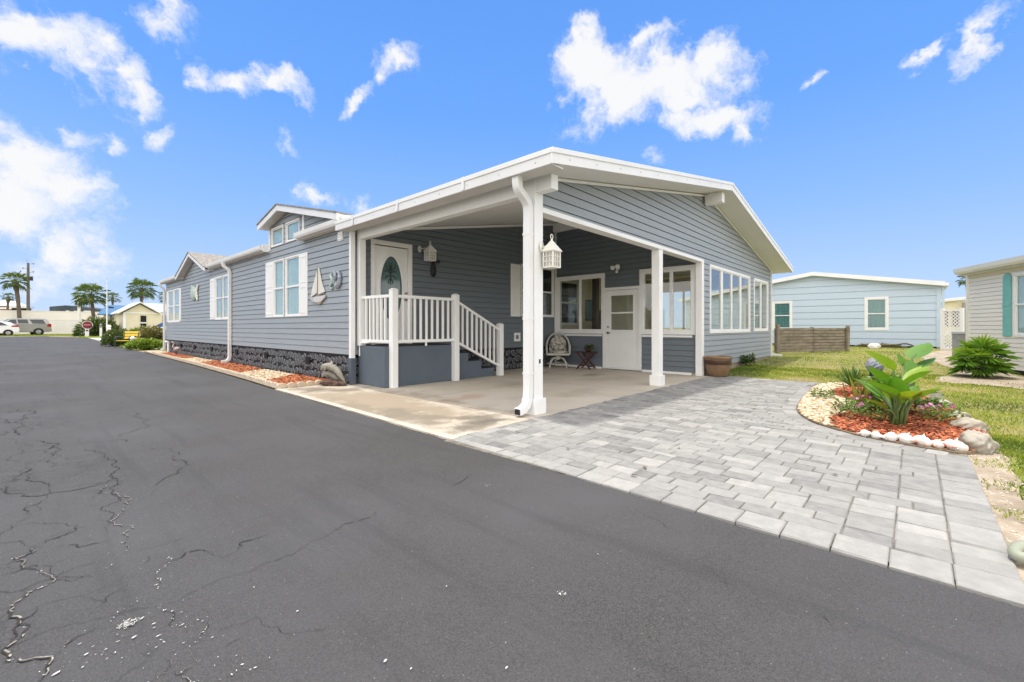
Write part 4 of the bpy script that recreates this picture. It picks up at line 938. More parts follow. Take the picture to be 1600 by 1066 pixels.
hd = MB(); c = fr(6.09, .98, .02); hd.tube([fr(6.09, .98, .005), fr(6.09, .98, .05)], .028, 12); hd.tube([fr(6.09, .98, .055), fr(6.0, .975, .06)], .011, 8); hd.build('handle', M['brass'], sdo); hd = MB(); hd.tube([fr(6.09, 1.14, .005), fr(6.09, 1.14, .03)], .026, 12); hd.build('lock', M['brass'], sdo)

# front door with oval light, at the porch landing
fr = f_end
d = MB(); d.ring(fr, [(4.715, .72), (5.675, .72), (5.675, 2.93), (4.715, 2.93)], [(4.80, .76), (5.59, .76), (5.59, 2.84), (4.80, 2.84)], -.1, .034)
fdoor = d.build('front_door', M['white'], house, bevel=.004)
OC, OA, OB = (5.19, 1.95), .275, .70
def ell(a, b, n=40, c=OC): return [(c[0] + a * math.cos(2 * math.pi * k / n), c[1] + b * math.sin(2 * math.pi * k / n)) for k in range(n)]
lf = MB(); n = 40; oe = ell(OA, OB); rect = []
for a, b in oe:
    ca, sa = (a - OC[0]) / OA, (b - OC[1]) / OB; k = 1 / max(abs(ca), abs(sa)); rect.append((5.195 + .385 * max(-1, min(1, ca * k)), 1.80 + 1.02 * max(-1, min(1, sa * k))))
lf.ring(fr, rect, oe, -.045, -.012); lf.build('door_leaf', M['white'], fdoor)
rm = MB(); rm.ring(fr, ell(OA + .035, OB + .04), ell(OA - .02, OB - .025), -.014, .012); rm.build('oval_moulding', M['white'], fdoor, bevel=.006)
og = MB(); og.prism(fr, ell(OA, OB), -.045, -.038); og.build('oval_glass', mat('oval_door_glass', (.10, .17, .17), .08, (.07, .12, .125), 2, 3, spec=.8), fdoor)
orn = MB()
for sx in (-1, 1):
    for (x0, z0, x1, z1, x2, z2) in ((0, .30, .08, .42, .13, .34), (0, .26, .12, .28, .11, .20), (0, .34, .05, .50, .02, .55), (0, .22, .06, .14, .05, .10), (.02, .38, .14, .46, .10, .52)):
        pts = []
        for k in range(9):
            t = k / 8; pts.append(fr(OC[0] + sx * ((1 - t) ** 2 * x0 + 2 * t * (1 - t) * x1 + t * t * x2), OC[1] + (1 - t) ** 2 * z0 + 2 * t * (1 - t) * z1 + t * t * z2, -.032))
        orn.tube(pts, .0085, 6)
orn.tube([fr(OC[0], OC[1] + z, -.032) for z in (.08, .2, .36, .5)], .009, 6)
orn.build('glass_ornament', M['black'], fdoor)
hd = MB(); hd.tube([fr(5.54, 1.72, -.01), fr(5.54, 1.72, .05)], .026, 12); hd.tube([fr(5.54, 1.72, .05), fr(5.45, 1.72, .055)], .011, 8); hd.build('handle', M['brass'], fdoor); hd = MB(); hd.tube([fr(5.54, 1.86, -.01), fr(5.54, 1.86, .02)], .024, 12); hd.build('lock', M['brass'], fdoor)

# -- carport and sunroom roof: white panels, beams, fascias, posts
slab_roof([(4.12, 3.165), (10.85, 4.405), (17.58, 3.165)], 3.10, 8.215, .128, M['ceil'], 'carport_roof')
rs = MB()
for k in range(1, 17):       # panel seams of the ceiling
    y = 3.65 + k * .3
    for x0, x1 in ((4.3, 10.8),): rs.hexa(((x0, y - .006, roof_u(x0) - .012), (x1, y - .006, roof_u(x1) - .012), (x1, y + .006, roof_u(x1) - .012), (x0, y + .006, roof_u(x0) - .012), (x0, y - .006, roof_u(x0) + .03), (x1, y - .006, roof_u(x1) + .03), (x1, y + .006, roof_u(x1) + .03), (x0, y + .006, roof_u(x0) + .03)))
def fascia(a, b, name):     # a,b = (x,y,ztop); two stepped boards
    m_ = MB()
    a, b = Vector(a), Vector(b); d = (b - a); hd_ = Vector((d.x, d.y, 0)).normalized(); nrm = Vector((hd_.y, -hd_.x, 0))
    for z0, z1, q0, q1 in ((-.175, -.052, .0, .022), (-.054, .006, .006, .036)):
        m_.hexa([p + nrm * q + Vector((0, 0, z)) for z in (z0, z1) for p, q in ((a, q0), (b, q0), (b, q1), (a, q1))])
    return m_.build(name, M['white2'], house, bevel=.003)
fascia((4.06, 8.32, 3.175), (4.06, 3.06, 3.175), 'eave_fascia')
fascia((4.035, 3.085, 3.180), (10.85, 3.085, 4.425), 'rake_fascia'); fascia((10.85, 3.085, 4.425), (17.66, 3.085, 3.180), 'rake_fascia')
fascia((17.62, 3.06, 3.175), (17.62, 8.3, 3.175), 'eave_fascia')
m_ = MB(); m_.box(4.062, 4.30, 3.09, 8.3, 3.004, 3.022); m_.build('soffit', M['soffit'], house)
bm_ = MB(); bm_.box(4.40, 4.54, 3.34, 8.16, 2.86, 3.045); bm_.build('carport_beam', M['white'], house, bevel=.004)
bm_ = MB(); bm_.box(10.62, 10.80, 3.22, 3.60, 3.98, 4.20); bm_.build('ridge_beam_end', M['white'], house, bevel=.004)
bm_ = MB(); bm_.box(10.40, 10.53, 3.80, 7.84, 3.92, 4.165); bm_.build('ridge_beam', M['white'], house, bevel=.004)
bm_ = MB(); bm_.box(4.56, 10.47, 3.60, 3.78, 2.63, 2.70); bm_.build('facade_beam', M['white'], house, bevel=.004)
def post(x0, x1, y0, y1, zt_, base=True):
    m_ = MB(); m_.box(x0, x1, y0, y1, 0, zt_); o = m_.build('post', M['white'], house, bevel=.006)
    if base:
        q = MB(); q.box(x0 - .03, x1 + .03, y0 - .03, y1 + .03, 0, .20); q.build('post_base', M['white'], o, bevel=.005)
    return o
post(4.385, 4.555, 3.595, 3.765, 3.06); post(8.17, 8.33, 3.61, 3.77, 2.63); post(10.47, 10.615, 3.61, 3.76, 2.70, False)
m_ = MB(); m_.box(4.405, 4.535, 8.05, 8.17, .762, 2.86); m_.build('post', M['white'], house, bevel=.006)
pt = MB(); pt.box(4.45, 4.51, 3.590, 3.596, .62, .74)
po = pt.build('outlet_plate', M['white'], house); q = MB(); q.box(4.463, 4.497, 3.5885, 3.5905, .655, .71); q.build('socket', M['black'], po)
# board joints and screw heads of the metal fascia
for y in (4.55, 6.15, 7.6):
    m_ = MB(); m_.box(4.018, 4.0235, y, y + .05, 3.002, 3.183); m_.build('fascia_joint', M['white2'], house)
for k, y in enumerate((3.3, 3.9, 4.5, 5.1, 5.7, 6.3, 6.9, 7.5)):
    m_ = MB(); m_.tube([(4.040, y, 3.06), (4.034, y, 3.06)], .007, 8); m_.build('screw', M['metalgrey'], house)
for k in range(10):
    x = 4.4 + .62 * k; z = 3.18 + (x - 4.035) * .1827 - .11; m_ = MB(); m_.tube([(x, 3.066, z), (x, 3.058, z)], .007, 8); m_.build('screw', M['metalgrey'], house)
# -- downspouts
def downspout(path, a, b, side, name='downspout'):
    m_ = MB(); m_.rtube(path, a, b, side); o = m_.build(name, M['white2'], house, bevel=.004)
    return o
def curve(pts, n=5):
    out = []; P = [Vector(p) for p in pts]
    for i in range(len(P) - 1):
        p0, p1, p2, p3 = P[max(i - 1, 0)], P[i], P[i + 1], P[min(i + 2, len(P) - 1)]
        for j in range(n):
            t = j / n; out.append(.5 * (2 * p1 + (p2 - p0) * t + (2 * p0 - 5 * p1 + 4 * p2 - p3) * t * t + (3 * p1 - p0 - 3 * p2 + p3) * t ** 3))
    return out + [P[-1]]
dsp = downspout(curve([(4.12, 3.66, 3.02), (4.12, 3.66, 2.93), (4.15, 3.66, 2.84), (4.28, 3.66, 2.74), (4.33, 3.66, 2.64), (4.33, 3.66, 2.4)], 4) + [(4.33, 3.66, 1.2), (4.33, 3.66, .32), (4.32, 3.66, .22), (4.28, 3.655, .13), (4.20, 3.65, .085), (4.11, 3.645, .07)], .052, .042, (0, 1, 0))
mo = MB(); mo.box(4.100, 4.108, 3.604, 3.686, .035, .105); mo.build('spout_mouth', M['ventdark'], dsp)
for zz in (2.30, 1.22, .52):
    b_ = MB(); b_.box(4.283, 4.377, 3.604, 3.716, zz, zz + .03); b_.build('strap', M['white2'], dsp)
downspout(curve([(4.09, 15.78, 3.14), (4.09, 15.78, 3.06), (4.12, 15.76, 2.99), (4.20, 15.72, 2.92), (4.235, 15.70, 2.82), (4.235, 15.70, 2.5)], 4) + [(4.235, 15.7, .24), (4.215, 15.7, .14), (4.14, 15.7, .08), (4.02, 15.7, .07)], .055, .040, (0, 1, 0))
downspout(curve([(4.09, 25.40, 3.13), (4.09, 25.40, 3.05), (4.14, 25.40, 2.97), (4.22, 25.40, 2.88), (4.24, 25.40, 2.7)], 4) + [(4.24, 25.4, .24), (4.22, 25.4, .14), (4.12, 25.4, .09)], .055, .040, (0, 1, 0))
downspout([(17.30, 3.70, 3.0), (17.30, 3.70, .26), (17.33, 3.6, .19), (17.45, 3.35, .17)], .04, .035, (1, 0, 0))
# gable vent near the corner and access plate on the carport wall
v = MB(); v.fbox(f_long, 8.50, 8.70, 2.88, 3.06, .0, .03)
for k in range(3): v.fbox(f_long, 8.52, 8.68, 2.905 + k * .05, 2.925 + k * .05, .03, .045)
v.build('wall_vent', M['white'], house, bevel=.002)
v = MB(); v.ring(f_end, [(8.82, .75), (9.05, .75), (9.05, .98), (8.82, .98)], [(8.88, .81), (8.99, .81), (8.99, .92), (8.88, .92)], .0, .03); ap = v.build('access_plate', M['white'], house); q = MB(); q.fbox(f_end, 8.87, 9.0, .80, .93, .006, .012); q.build('plate_centre', M['brass'], ap)

# ================================================================ PORCH
porch = thing('porch_steps', (5.2, 7.7, 0), 'slate-blue concrete landing and steps with white picket railing at the front door', 'porch')
m_ = MB(); m_.box(4.44, 6.12, 7.22, 8.18, 0, .76); m_.build('landing', M['navy'], porch, bevel=.008)
m_ = MB()
for k, z in enumerate((.57, .38, .19)): m_.box(6.12 + .40 * k, 6.52 + .40 * k, 7.23, 8.15, 0, z)
m_.build('steps', M['navy'], porch, bevel=.006)
m_ = MB()
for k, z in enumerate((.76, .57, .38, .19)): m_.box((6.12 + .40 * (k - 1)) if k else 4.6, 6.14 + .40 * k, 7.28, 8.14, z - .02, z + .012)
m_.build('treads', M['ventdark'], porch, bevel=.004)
def rpost(x, y, z0, z1, w=.062):
    p = MB(); p.box(x - w, x + w, y - w, y + w, z0, z1); o = p.build('railing_post', M['white'], porch, bevel=.005)
    c = MB(); c.hexa([(x + a * (w + .008), y + b * (w + .008), z1) for a, b in ((-1, -1), (1, -1), (1, 1), (-1, 1))] + [(x + a * .03, y + b * .03, z1 + .035) for a, b in ((-1, -1), (1, -1), (1, 1), (-1, 1))]); c.build('cap', M['white'], o, bevel=.003)
rpost(4.60, 7.17, 0, 1.82); rpost(6.10, 7.17, 0, 1.80); rpost(7.46, 7.17, 0, 1.19)
def rail(a, b, w=.028, h=.028):
    a, b = Vector(a), Vector(b); d = (b - a); q = Vector((-d.y, d.x, 0)).normalized() * w; p = MB()
    p.hexa([x + s * q + Vector((0, 0, z)) for z in (-h, h) for x, s in ((a, -1), (b, -1), (b, 1), (a, 1))]); p.build('rail', M['white'], porch, bevel=.004)
def balusters(a, b, c, d, n):
    a, b, c, d = map(Vector, (a, b, c, d))
    for k in range(n):
        t = (k + 1) / (n + 1); lo = a.lerp(b, t); hi = c.lerp(d, t); p = MB(); p.box(lo.x - .018, lo.x + .018, lo.y - .018, lo.y + .018, lo.z - .01, hi.z + .01); p.build('baluster', M['white'], porch)
for A, B, C_, D_, n in (((4.66, 7.17, .86), (6.04, 7.17, .86), (4.66, 7.17, 1.71), (6.04, 7.17, 1.71), 9), ((4.55, 7.23, .86), (4.47, 8.05, .86), (4.55, 7.23, 1.71), (4.47, 8.05, 1.71), 6), ((6.16, 7.17, .80), (7.40, 7.17, .24), (6.16, 7.17, 1.66), (7.40, 7.17, 1.08), 8)):
    rail(A, B); rail(C_, D_); balusters(A, B, C_, D_, n)
m_ = MB(); m_.tube([(5.34, 7.17, .76), (5.34, 7.17, .84)], .022, 8); m_.build('rail_foot', M['white'], porch)
m_ = MB(); m_.tube([(4.44, 8.12, .56), (4.44, 8.12, .82), (4.44, 7.9, .825), (4.58, 7.8, .83)], .016, 8); m_.build('drain_pipe', M['white'], porch)

# ================================================================ FITTINGS ON THE HOUSE
def lantern(loc, rz, plate_dir, s, label, mt):
    o = thing('wall_lantern', loc, label, 'lantern', 'white lanterns of the carport', rz)
    h = .20; w = s / 2
    b = MB()
    for x in (-w, w):
        for y in (-w, w): b.box(x - .009, x + .009, y - .009, y + .009, 0, h)
    b.box(-w - .008, w + .008, -w - .008, w + .008, -.012, .004); b.box(-w - .01, w + .01, -w - .01, w + .01, h - .012, h + .004)
    for k in (1, 2):
        q = -w + s * k / 3; zz = h * k / 3
        for e in (-w, w):
            b.box(q - .004, q + .004, e - .004, e + .004, 0, h); b.box(e - .004, e + .004, q - .004, q + .004, 0, h)
            b.box(-w, w, e - .004, e + .004, zz - .004, zz + .004); b.box(e - .004, e + .004, -w, w, zz - .004, zz + .004)
    b.build('cage', mt, o, local=True)
    g = MB(); i = w - .012; g.box(-i, i, -i, i, .006, h - .014); g.build('lantern_glass', M['lampglass'], o, local=True)
    r = MB(); e = w + .028; r.add([(-e, -e, h), (e, -e, h), (e, e, h), (-e, e, h), (-.012, -.012, h + .145), (.012, -.012, h + .145), (.012, .012, h + .145), (-.012, .012, h + .145)], [(0, 3, 2, 1), (4, 5, 6, 7), (0, 1, 5, 4), (1, 2, 6, 5), (2, 3, 7, 6), (3, 0, 4, 7)])
    r.build('lantern_roof', mt, o, local=True, bevel=.003)
    t = MB(); t.tube([(0, 0, h + .14), (0, 0, h + .17)], .014, 8); t.tube([(.025 * math.cos(a), 0, h + .195 + .03 * math.sin(a)) for a in [k * .5236 for k in range(13)]], .006, 6, cap=False); t.build('finial', mt, o, local=True)
    p = Vector(plate_dir); a = MB(); q = Vector((0, 0, h + .06)); a.tube([q, q + p * .5 + Vector((0, 0, .015)), q + p * .9], .012, 8)
    a.build('bracket', mt, o, local=True)
    m_ = MB(); c = q + p * .95; d = p.normalized(); u = Vector((-d.y, d.x, 0)); m_.tube([c - d * .012, c + d * .012], .075, 16); m_.build('wall_plate', mt, o, local=True)
    return o
M['lampglass'] = mat('frosted_lantern_glass', (.62, .60, .52), .35, (.5, .48, .42), 6, 3)
lantern((4.585, 3.475, 1.905), 0, (-.06, .125, 0), .150, 'cream house-shaped lantern on the front corner post', M['cream'])
lantern((5.98, 7.88, 2.60), 0, (-.12, .235, 0), .170, 'white house-shaped lantern on the dark wall beside the oval-glass door', M['white'])

o = thing('wall_cross', (6.22, 8.1, 2.3), 'black ornamental cross hanging on the carport wall beside the white lantern', 'wall ornament')
m_ = MB(); fr = lambda s, z, d: (6.22 + s, end_y(6.22 + s) - .02 - d, 2.3 + z)
m_.tube([fr(0, .5, .02), fr(0, .34, .03), fr(0, .2, .02)], [.045, .05, .04], 8)
m_.tube([fr(-.13, .33, .02), fr(0, .34, .03), fr(.13, .33, .02)], [.028, .03, .028], 8)
m_.tube([fr(.05 * math.cos(k * .45), .11 + .12 * math.sin(k * .45), .02) for k in range(15)], .028, 6)
m_.blob(fr(0, .5, .03), (.045, .025, .045), 2, .1, 3); m_.blob(fr(-.14, .33, .03), (.04, .025, .04), 2, .1, 4); m_.blob(fr(.14, .33, .03), (.04, .025, .04), 2, .1, 5)
m_.build('cross_body', M['black'], o)

o = thing('flood_light', (10.55, 5.79, 2.72), 'white twin-headed floodlight high on the dark wall above the sunroom door', 'floodlight')
m_ = MB(); m_.tube([(10.54, 5.79, 2.70), (10.50, 5.79, 2.70)], .055, 14); m_.build('mount', M['white'], o)
for dy, dz in ((-.10, .06), (.10, .04)):
    m_ = MB(); m_.tube([(10.51, 5.79, 2.70), (10.47, 5.79 + dy * .6, 2.70 + dz)], .014, 6); a = Vector((10.47, 5.79 + dy * .6, 2.70 + dz)); dr = Vector((-.75, dy * 1.2, -.35)).normalized()
    m_.tube([a, a + dr * .05, a + dr * .12, a + dr * .125], [.03, .045, .062, .05], 14); m_.build('lamp_head', M['white'], o)
m_ = MB(); m_.tube([(10.51, 5.79, 2.68), (10.47, 5.79, 2.60), (10.45, 5.79, 2.575)], [.02, .038, .03], 10); m_.build('sensor', M['white'], o)

# sailboat, sea-creature and turtle plaques on the long wall
o = thing('sailboat_plaque', (4.29, 9.58, 1.64), 'white sailboat wall plaque hung on the blue-grey siding', 'wall plaque')
fr = lambda s, z, d: (4.285 - d, 9.58 + s, 1.64 + z)
m_ = MB(); m_.prism(fr, [(.025, .24), (.36, .15), (.28, .33), (.06, .68), (.03, .70)], .012, .034); m_.build('jib_sail', M['sail'], o, bevel=.004)
m_ = MB(); m_.prism(fr, [(-.02, .20), (-.33, .24), (-.20, .42), (-.05, .76), (-.02, .78)], .012, .034); m_.build('main_sail', M['sail'], o, bevel=.004)
m_ = MB(); m_.prism(fr, [(-.40, .17), (.39, .14), (.22, .05), (.04, .02), (-.18, .035), (-.33, .10)], .010, .05); m_.build('hull', M['hull'], o, bevel=.008)
m_ = MB(); m_.tube([fr(.003, .1, .04), fr(.003, .80, .03)], .010, 6); m_.tube([fr(-.01, .19, .04), fr(-.30, .215, .04)], .010, 6); m_.prism(fr, [(.05, .035), (-.20, .03), (-.10, -.02), (.0, -.015)], .012, .04); m_.build('mast', M['tan'], o)
o = thing('seahorse_plaque', (4.29, 8.76, 1.9), 'pair of curled blue-grey sea creature plaques near the white corner trim', 'wall plaque')
fr = lambda s, z, d: (4.285 - d, 8.76 + s, 1.90 + z)
def blade(mb, pts, rs): mb.tube([fr(*p) for p in pts], rs, 8)
m_ = MB(); blade(m_, [(.16, .36, .03), (.22, .33, .03), (.20, .27, .03), (.13, .24, .035), (.12, .16, .035), (.20, .12, .03), (.24, .06, .03), (.18, .02, .03), (.12, .05, .03)], [.012, .022, .03, .036, .036, .032, .028, .024, .014]); m_.build('left_figure', M['palegreen'], o, smooth=True)
m_ = MB(); blade(m_, [(.10, .38, .03), (.02, .34, .035), (-.03, .27, .035), (.03, .20, .035), (.06, .13, .03), (.02, .06, .03)], [.012, .035, .04, .034, .026, .014]); m_.build('middle_figure', M['shell_blue'], o, smooth=True)
m_ = MB(); blade(m_, [(.0, .30, .03), (-.10, .36, .035), (-.18, .32, .035), (-.20, .22, .04), (-.17, .12, .04), (-.09, .04, .035), (-.05, .10, .04), (-.04, .17, .03)], [.012, .028, .036, .042, .046, .044, .036, .014]); m_.build('right_figure', M['shell_blue'], o, smooth=True)
o = thing('turtle_plaque', (4.29, 20.1, 2.1), 'pale green turtle plaque high on the siding between the far windows', 'wall plaque')
fr = lambda s, z, d: (4.285 - d, 20.1 + s, 2.10 + z)
m_ = MB(); m_.lathe((0, 0, 0), [(.30, .0), (.29, .03), (.22, .075), (.10, .10), (.01, .105)], 20); m_.v = [(4.285 - .01 - z, 20.2 + x, 2.42 + y) for x, y, z in m_.v]; m_.build('shell', M['palegreen'], o, smooth=True)
m_ = MB(); m_.prism(fr, [(-.1, .45), (-.50, .62), (-.58, .56), (-.42, .36), (-.52, .06), (-.44, .0), (-.18, .18)], .015, .045); m_.build('flippers', M['sail'], o, bevel=.006)
m_ = MB(); m_.blob(fr(.30, .58, .04), (.03, .09, .08), 2, .05, 2); m_.build('head', M['palegreen'], o, smooth=True)

# ================================================================ UNDER THE CARPORT
o = thing('wicker_chair', (10.12, 7.45, 0), 'white wicker swivel rocker with floral cushions in the carport corner', 'chair', rz=R(-52))
w = M['wicker']
m_ = MB()   # local: front is -y
arch = [(-.31, .02, .44), (-.32, .05, .62), (-.27, .16, .80), (-.15, .24, .92), (0, .27, .96), (.15, .24, .92), (.27, .16, .80), (.32, .05, .62), (.31, .02, .44)]
m_.tube(curve(arch, 4), .026, 8); m_.build('back_frame', w, o, local=True, smooth=True)
m_ = MB()
for s_ in (-1, 1): m_.tube(curve([(s_ * .31, -.26, .36), (s_ * .32, -.27, .56), (s_ * .32, -.18, .64), (s_ * .32, .04, .64)], 4), .024, 8)
m_.build('arms', w, o, local=True, smooth=True)
m_ = MB(); m_.hexa(((-.31, -.28, .345), (.31, -.28, .345), (.29, .20, .345), (-.29, .20, .345), (-.31, -.28, .405), (.31, -.28, .405), (.29, .20, .405), (-.29, .20, .405))); m_.build('seat_frame', w, o, local=True, bevel=.02)
m_ = MB(); n1 = 10
for i in range(n1 + 1):
    a = math.pi * i / n1; m_.v += [(-.25 * math.cos(a), .14 + .05 * math.sin(a), .50 + .38 * math.sin(a)), (-.22 * math.cos(a), .10 + .03 * math.sin(a), .46)]
for i in range(n1): m_.f.append((2 * i, 2 * i + 1, 2 * i + 3, 2 * i + 2)); m_.t.append(.5)
m_.build('back_panel', w, o, local=True)
m_ = MB(); m_.blob((0, .10, .66), (.23, .085, .235), 3, .04, 2); m_.build('back_cushion', M['floral'], o, local=True, smooth=True)
m_ = MB(); m_.blob((0, -.05, .435), (.27, .24, .065), 3, .03, 3); m_.build('seat_cushion', M['floral'], o, local=True, smooth=True)
m_ = MB(); m_.tube([(0, -.02, .22), (0, -.02, .35)], .07, 10); m_.build('swivel', w, o, local=True)
for k in range(4):
    a = R(45 + 90 * k); m_ = MB(); m_.tube(curve([(.05 * math.cos(a), .05 * math.sin(a), .27), (.2 * math.cos(a), .2 * math.sin(a), .25), (.31 * math.cos(a), .31 * math.sin(a), .12), (.33 * math.cos(a), .33 * math.sin(a), .0)], 4), .026, 8); m_.build('leg', w, o, local=True, smooth=True)
m_ = MB(); m_.tube([(.31 * math.cos(k * math.pi / 12), .31 * math.sin(k * math.pi / 12), .10) for k in range(25)], .018, 6, cap=False); m_.build('base_ring', w, o, local=True)

o = thing('side_table', (10.24, 6.60, 0), 'dark red cross-legged side table between the wicker chair and the sunroom door', 'table', rz=R(-80))
m_ = MB(); [m_.box(-.26, .26, -.22 + .09 * k, -.22 + .08 + .09 * k, .44, .462) for k in range(5)]; m_.build('table_top', M['redwood'], o, local=True, bevel=.004)
for y in (-.17, .17):
    for s_ in (-1, 1):
        m_ = MB(); m_.hexa([(s_ * .19 + d, y + e + (.022 if s_ > 0 else 0), 0) for d, e in ((-.022, -.012), (.022, -.012), (.022, .010), (-.022, .010))] + [(-s_ * .19 + d, y + e + (.022 if s_ > 0 else 0), .44) for d, e in ((-.022, -.012), (.022, -.012), (.022, .010), (-.022, .010))]); m_.build('leg', M['redwood'], o, local=True)
m_ = MB(); m_.box(-.17, -.13, -.2, .2, .06, .09); m_.box(.13, .17, -.2, .2, .06, .09); m_.build('stretcher', M['redwood'], o, local=True)
def leafclump(mb, c, r, n, L, W, rnd, up=.3):
    for _ in range(n):
        a, b = rnd.uniform(0, 6.28), rnd.uniform(-.4, 1.5); q = rnd.random() ** .5; p = Vector((c[0] + r[0] * q * math.cos(a) * math.cos(b * .6), c[1] + r[1] * q * math.sin(a) * math.cos(b * .6), c[2] + r[2] * q * math.sin(b)))
        d = Vector((math.cos(a) + rnd.gauss(0, .5), math.sin(a) + rnd.gauss(0, .5), up + rnd.gauss(0, .5))).normalized(); l_ = L * rnd.uniform(.6, 1.25); s_ = d.cross(Vector((rnd.gauss(0, .6), rnd.gauss(0, .6), 1))).normalized() * W * rnd.uniform(.7, 1.2); nn = d.cross(s_).normalized() * l_ * .12
        mb.add([p, p + d * l_ * .5 + s_ + nn, p + d * l_, p + d * l_ * .5 - s_ + nn], [(0, 1, 2, 3)], rnd.random())
o = thing('potted_plant', (10.22, 6.52, .462), 'small leafy plant in a dark bowl on the dark red side table', 'plant')
m_ = MB(); m_.lathe((10.22, 6.50, .463), [(.05, 0), (.085, .05), (.095, .09), (.085, .09)], 14); m_.build('bowl', M['potband'], o, smooth=True)
m_ = MB(); leafclump(m_, (10.22, 6.50, .56), (.13, .13, .09), 130, .07, .018, random.Random(2)); m_.build('foliage', M['hedge_dark'], o, fix=False)

o = thing('planter_pot', (10.76, 3.36, 0), 'wide brown glazed planter with a dark band at the sunroom corner', 'planter')
m_ = MB(); m_.lathe((10.76, 3.36, .0), [(.195, .0), (.22, .03), (.262, .16), (.285, .28), (.288, .29), (.288, .365), (.29, .37), (.30, .40), (.325, .425), (.325, .455), (.30, .458), (.285, .44), (.275, .40)], 40); m_.build('bowl', M['pot'], o, smooth=True)
m_ = MB(); m_.lathe((10.76, 3.36, .0), [(.2885, .275), (.2915, .285), (.2945, .36), (.2935, .37)], 40); m_.build('glaze_band', M['potband'], o, smooth=True)
m_ = MB(); m_.lathe((10.76, 3.36, .40), [(.276, 0), (.2, .012), (.01, .02)], 24); m_.build('soil', M['potsoil'], o)
o = thing('foundation_plant', (13.7, 3.45, .04), 'dark green leafy plant against the tan foundation blocks of the sunroom', 'plant')
m_ = MB(); leafclump(m_, (13.7, 3.45, .16), (.28, .14, .20), 260, .10, .028, random.Random(4)); m_.build('foliage', M['hedge_dark'], o, fix=False)

# dolphins by the corner post
o = thing('dolphin_statue', (3.98, 8.30, 0), 'weathered statue of leaping grey dolphins on a brown rock base at the house corner', 'statue', rz=R(125))
m_ = MB(); m_.blob((0, 0, .045), (.24, .13, .085), 3, .25, 5); m_.build('rock_base', M['rockbase'], o, local=True)
def dolphin(mb, pts, r, up):
    P = curve(pts, 4); n_p = len(P); rad = []
    for i in range(n_p):
        t = i / (n_p - 1); rad.append(r * (.22 + 2.2 * t) if t < .13 else r * (.55 + .45 * math.sin(math.pi * min(1, (t - .05) * 1.25)) if t < .7 else .9 * (1 - t) / .3 * .8 + .12))
    mb.tube(P, rad, 10)
    m = P[int(n_p * .45)]; mb.add([m + up * r * .8 + Vector((.04, 0, 0)), m + up * r * .8 + Vector((-.06, 0, 0)), m + up * r * 2.0 + Vector((-.05, 0, 0)), m + up * r * .8 + Vector((0, .015, 0)), m + up * r * .8 + Vector((0, -.015, 0))], [(0, 3, 2), (3, 1, 2), (1, 4, 2), (4, 0, 2)])
    q = P[int(n_p * .33)]
    for s_ in (-1, 1): mb.add([q + Vector((.03, s_ * r * .7, -.02)), q + Vector((-.03, s_ * r * .7, -.02)), q + Vector((-.06, s_ * r * 1.9, -.07)), q + Vector((0, s_ * r * .8, .0))], [(0, 1, 2), (0, 2, 3), (1, 3, 2)])
    e = P[-1]; d = (P[-1] - P[-3]).normalized(); mb.add([e - d * .03, e + d * .05 + Vector((0, .08, 0)), e + d * .02, e + d * .05 + Vector((0, -.08, 0)), e + Vector((0, 0, .012))], [(0, 1, 4), (1, 2, 4), (2, 3, 4), (3, 0, 4), (0, 2, 1), (0, 3, 2)])
m_ = MB(); dolphin(m_, [(.25, 0, .30), (.19, 0, .355), (.07, .0, .37), (-.07, 0, .30), (-.17, 0, .18), (-.24, 0, .08)], .068, Vector((.3, 0, 1)).normalized()); m_.build('upper_dolphin', M['dolphin'], o, local=True, smooth=True)
m_ = MB(); dolphin(m_, [(.27, -.07, .15), (.21, -.07, .21), (.11, -.07, .225), (.0, -.06, .17), (-.08, -.05, .10), (-.14, -.04, .06)], .056, Vector((.3, 0, 1)).normalized()); m_.build('lower_dolphin', M['dolphin'], o, local=True, smooth=True)

# scalloped edging stones of the roadside bed
proto = MB(); ps = []
for k in range(9):
    a = math.pi * k / 8; ps.append((-.085 * math.cos(a), .05 + .048 * math.sin(a)))
ps = [(-.085, 0)] + ps + [(.085, 0)]; proto.prism(lambda a, b, d: (a, d, b), ps, -.025, .025)
e0 = None; k = 0
def edge_stone(x, y, rz, z=0):
    global e0
    if e0 is None:
        e0 = tag(proto.build('edging_stone', M['edging'], None, bevel=.006, local=True), 'small scalloped cast edging stone along the mulch bed beside the road', 'edging stone', 'scalloped edging stones'); o = e0
    else: o = e0.copy(); COL.objects.link(o)
    o.location = (x, y, z); o.rotation_euler = (random.gauss(0, .05), random.gauss(0, .05), rz)
y = 8.72
while y < 24:
    edge_stone(edge_x(y) + .075, y, R(90) + random.gauss(0, .06)); y += .175
x = 3.16
while x < 3.85: edge_stone(x, 8.60 + random.gauss(0, .008), random.gauss(0, .08)); x += .172

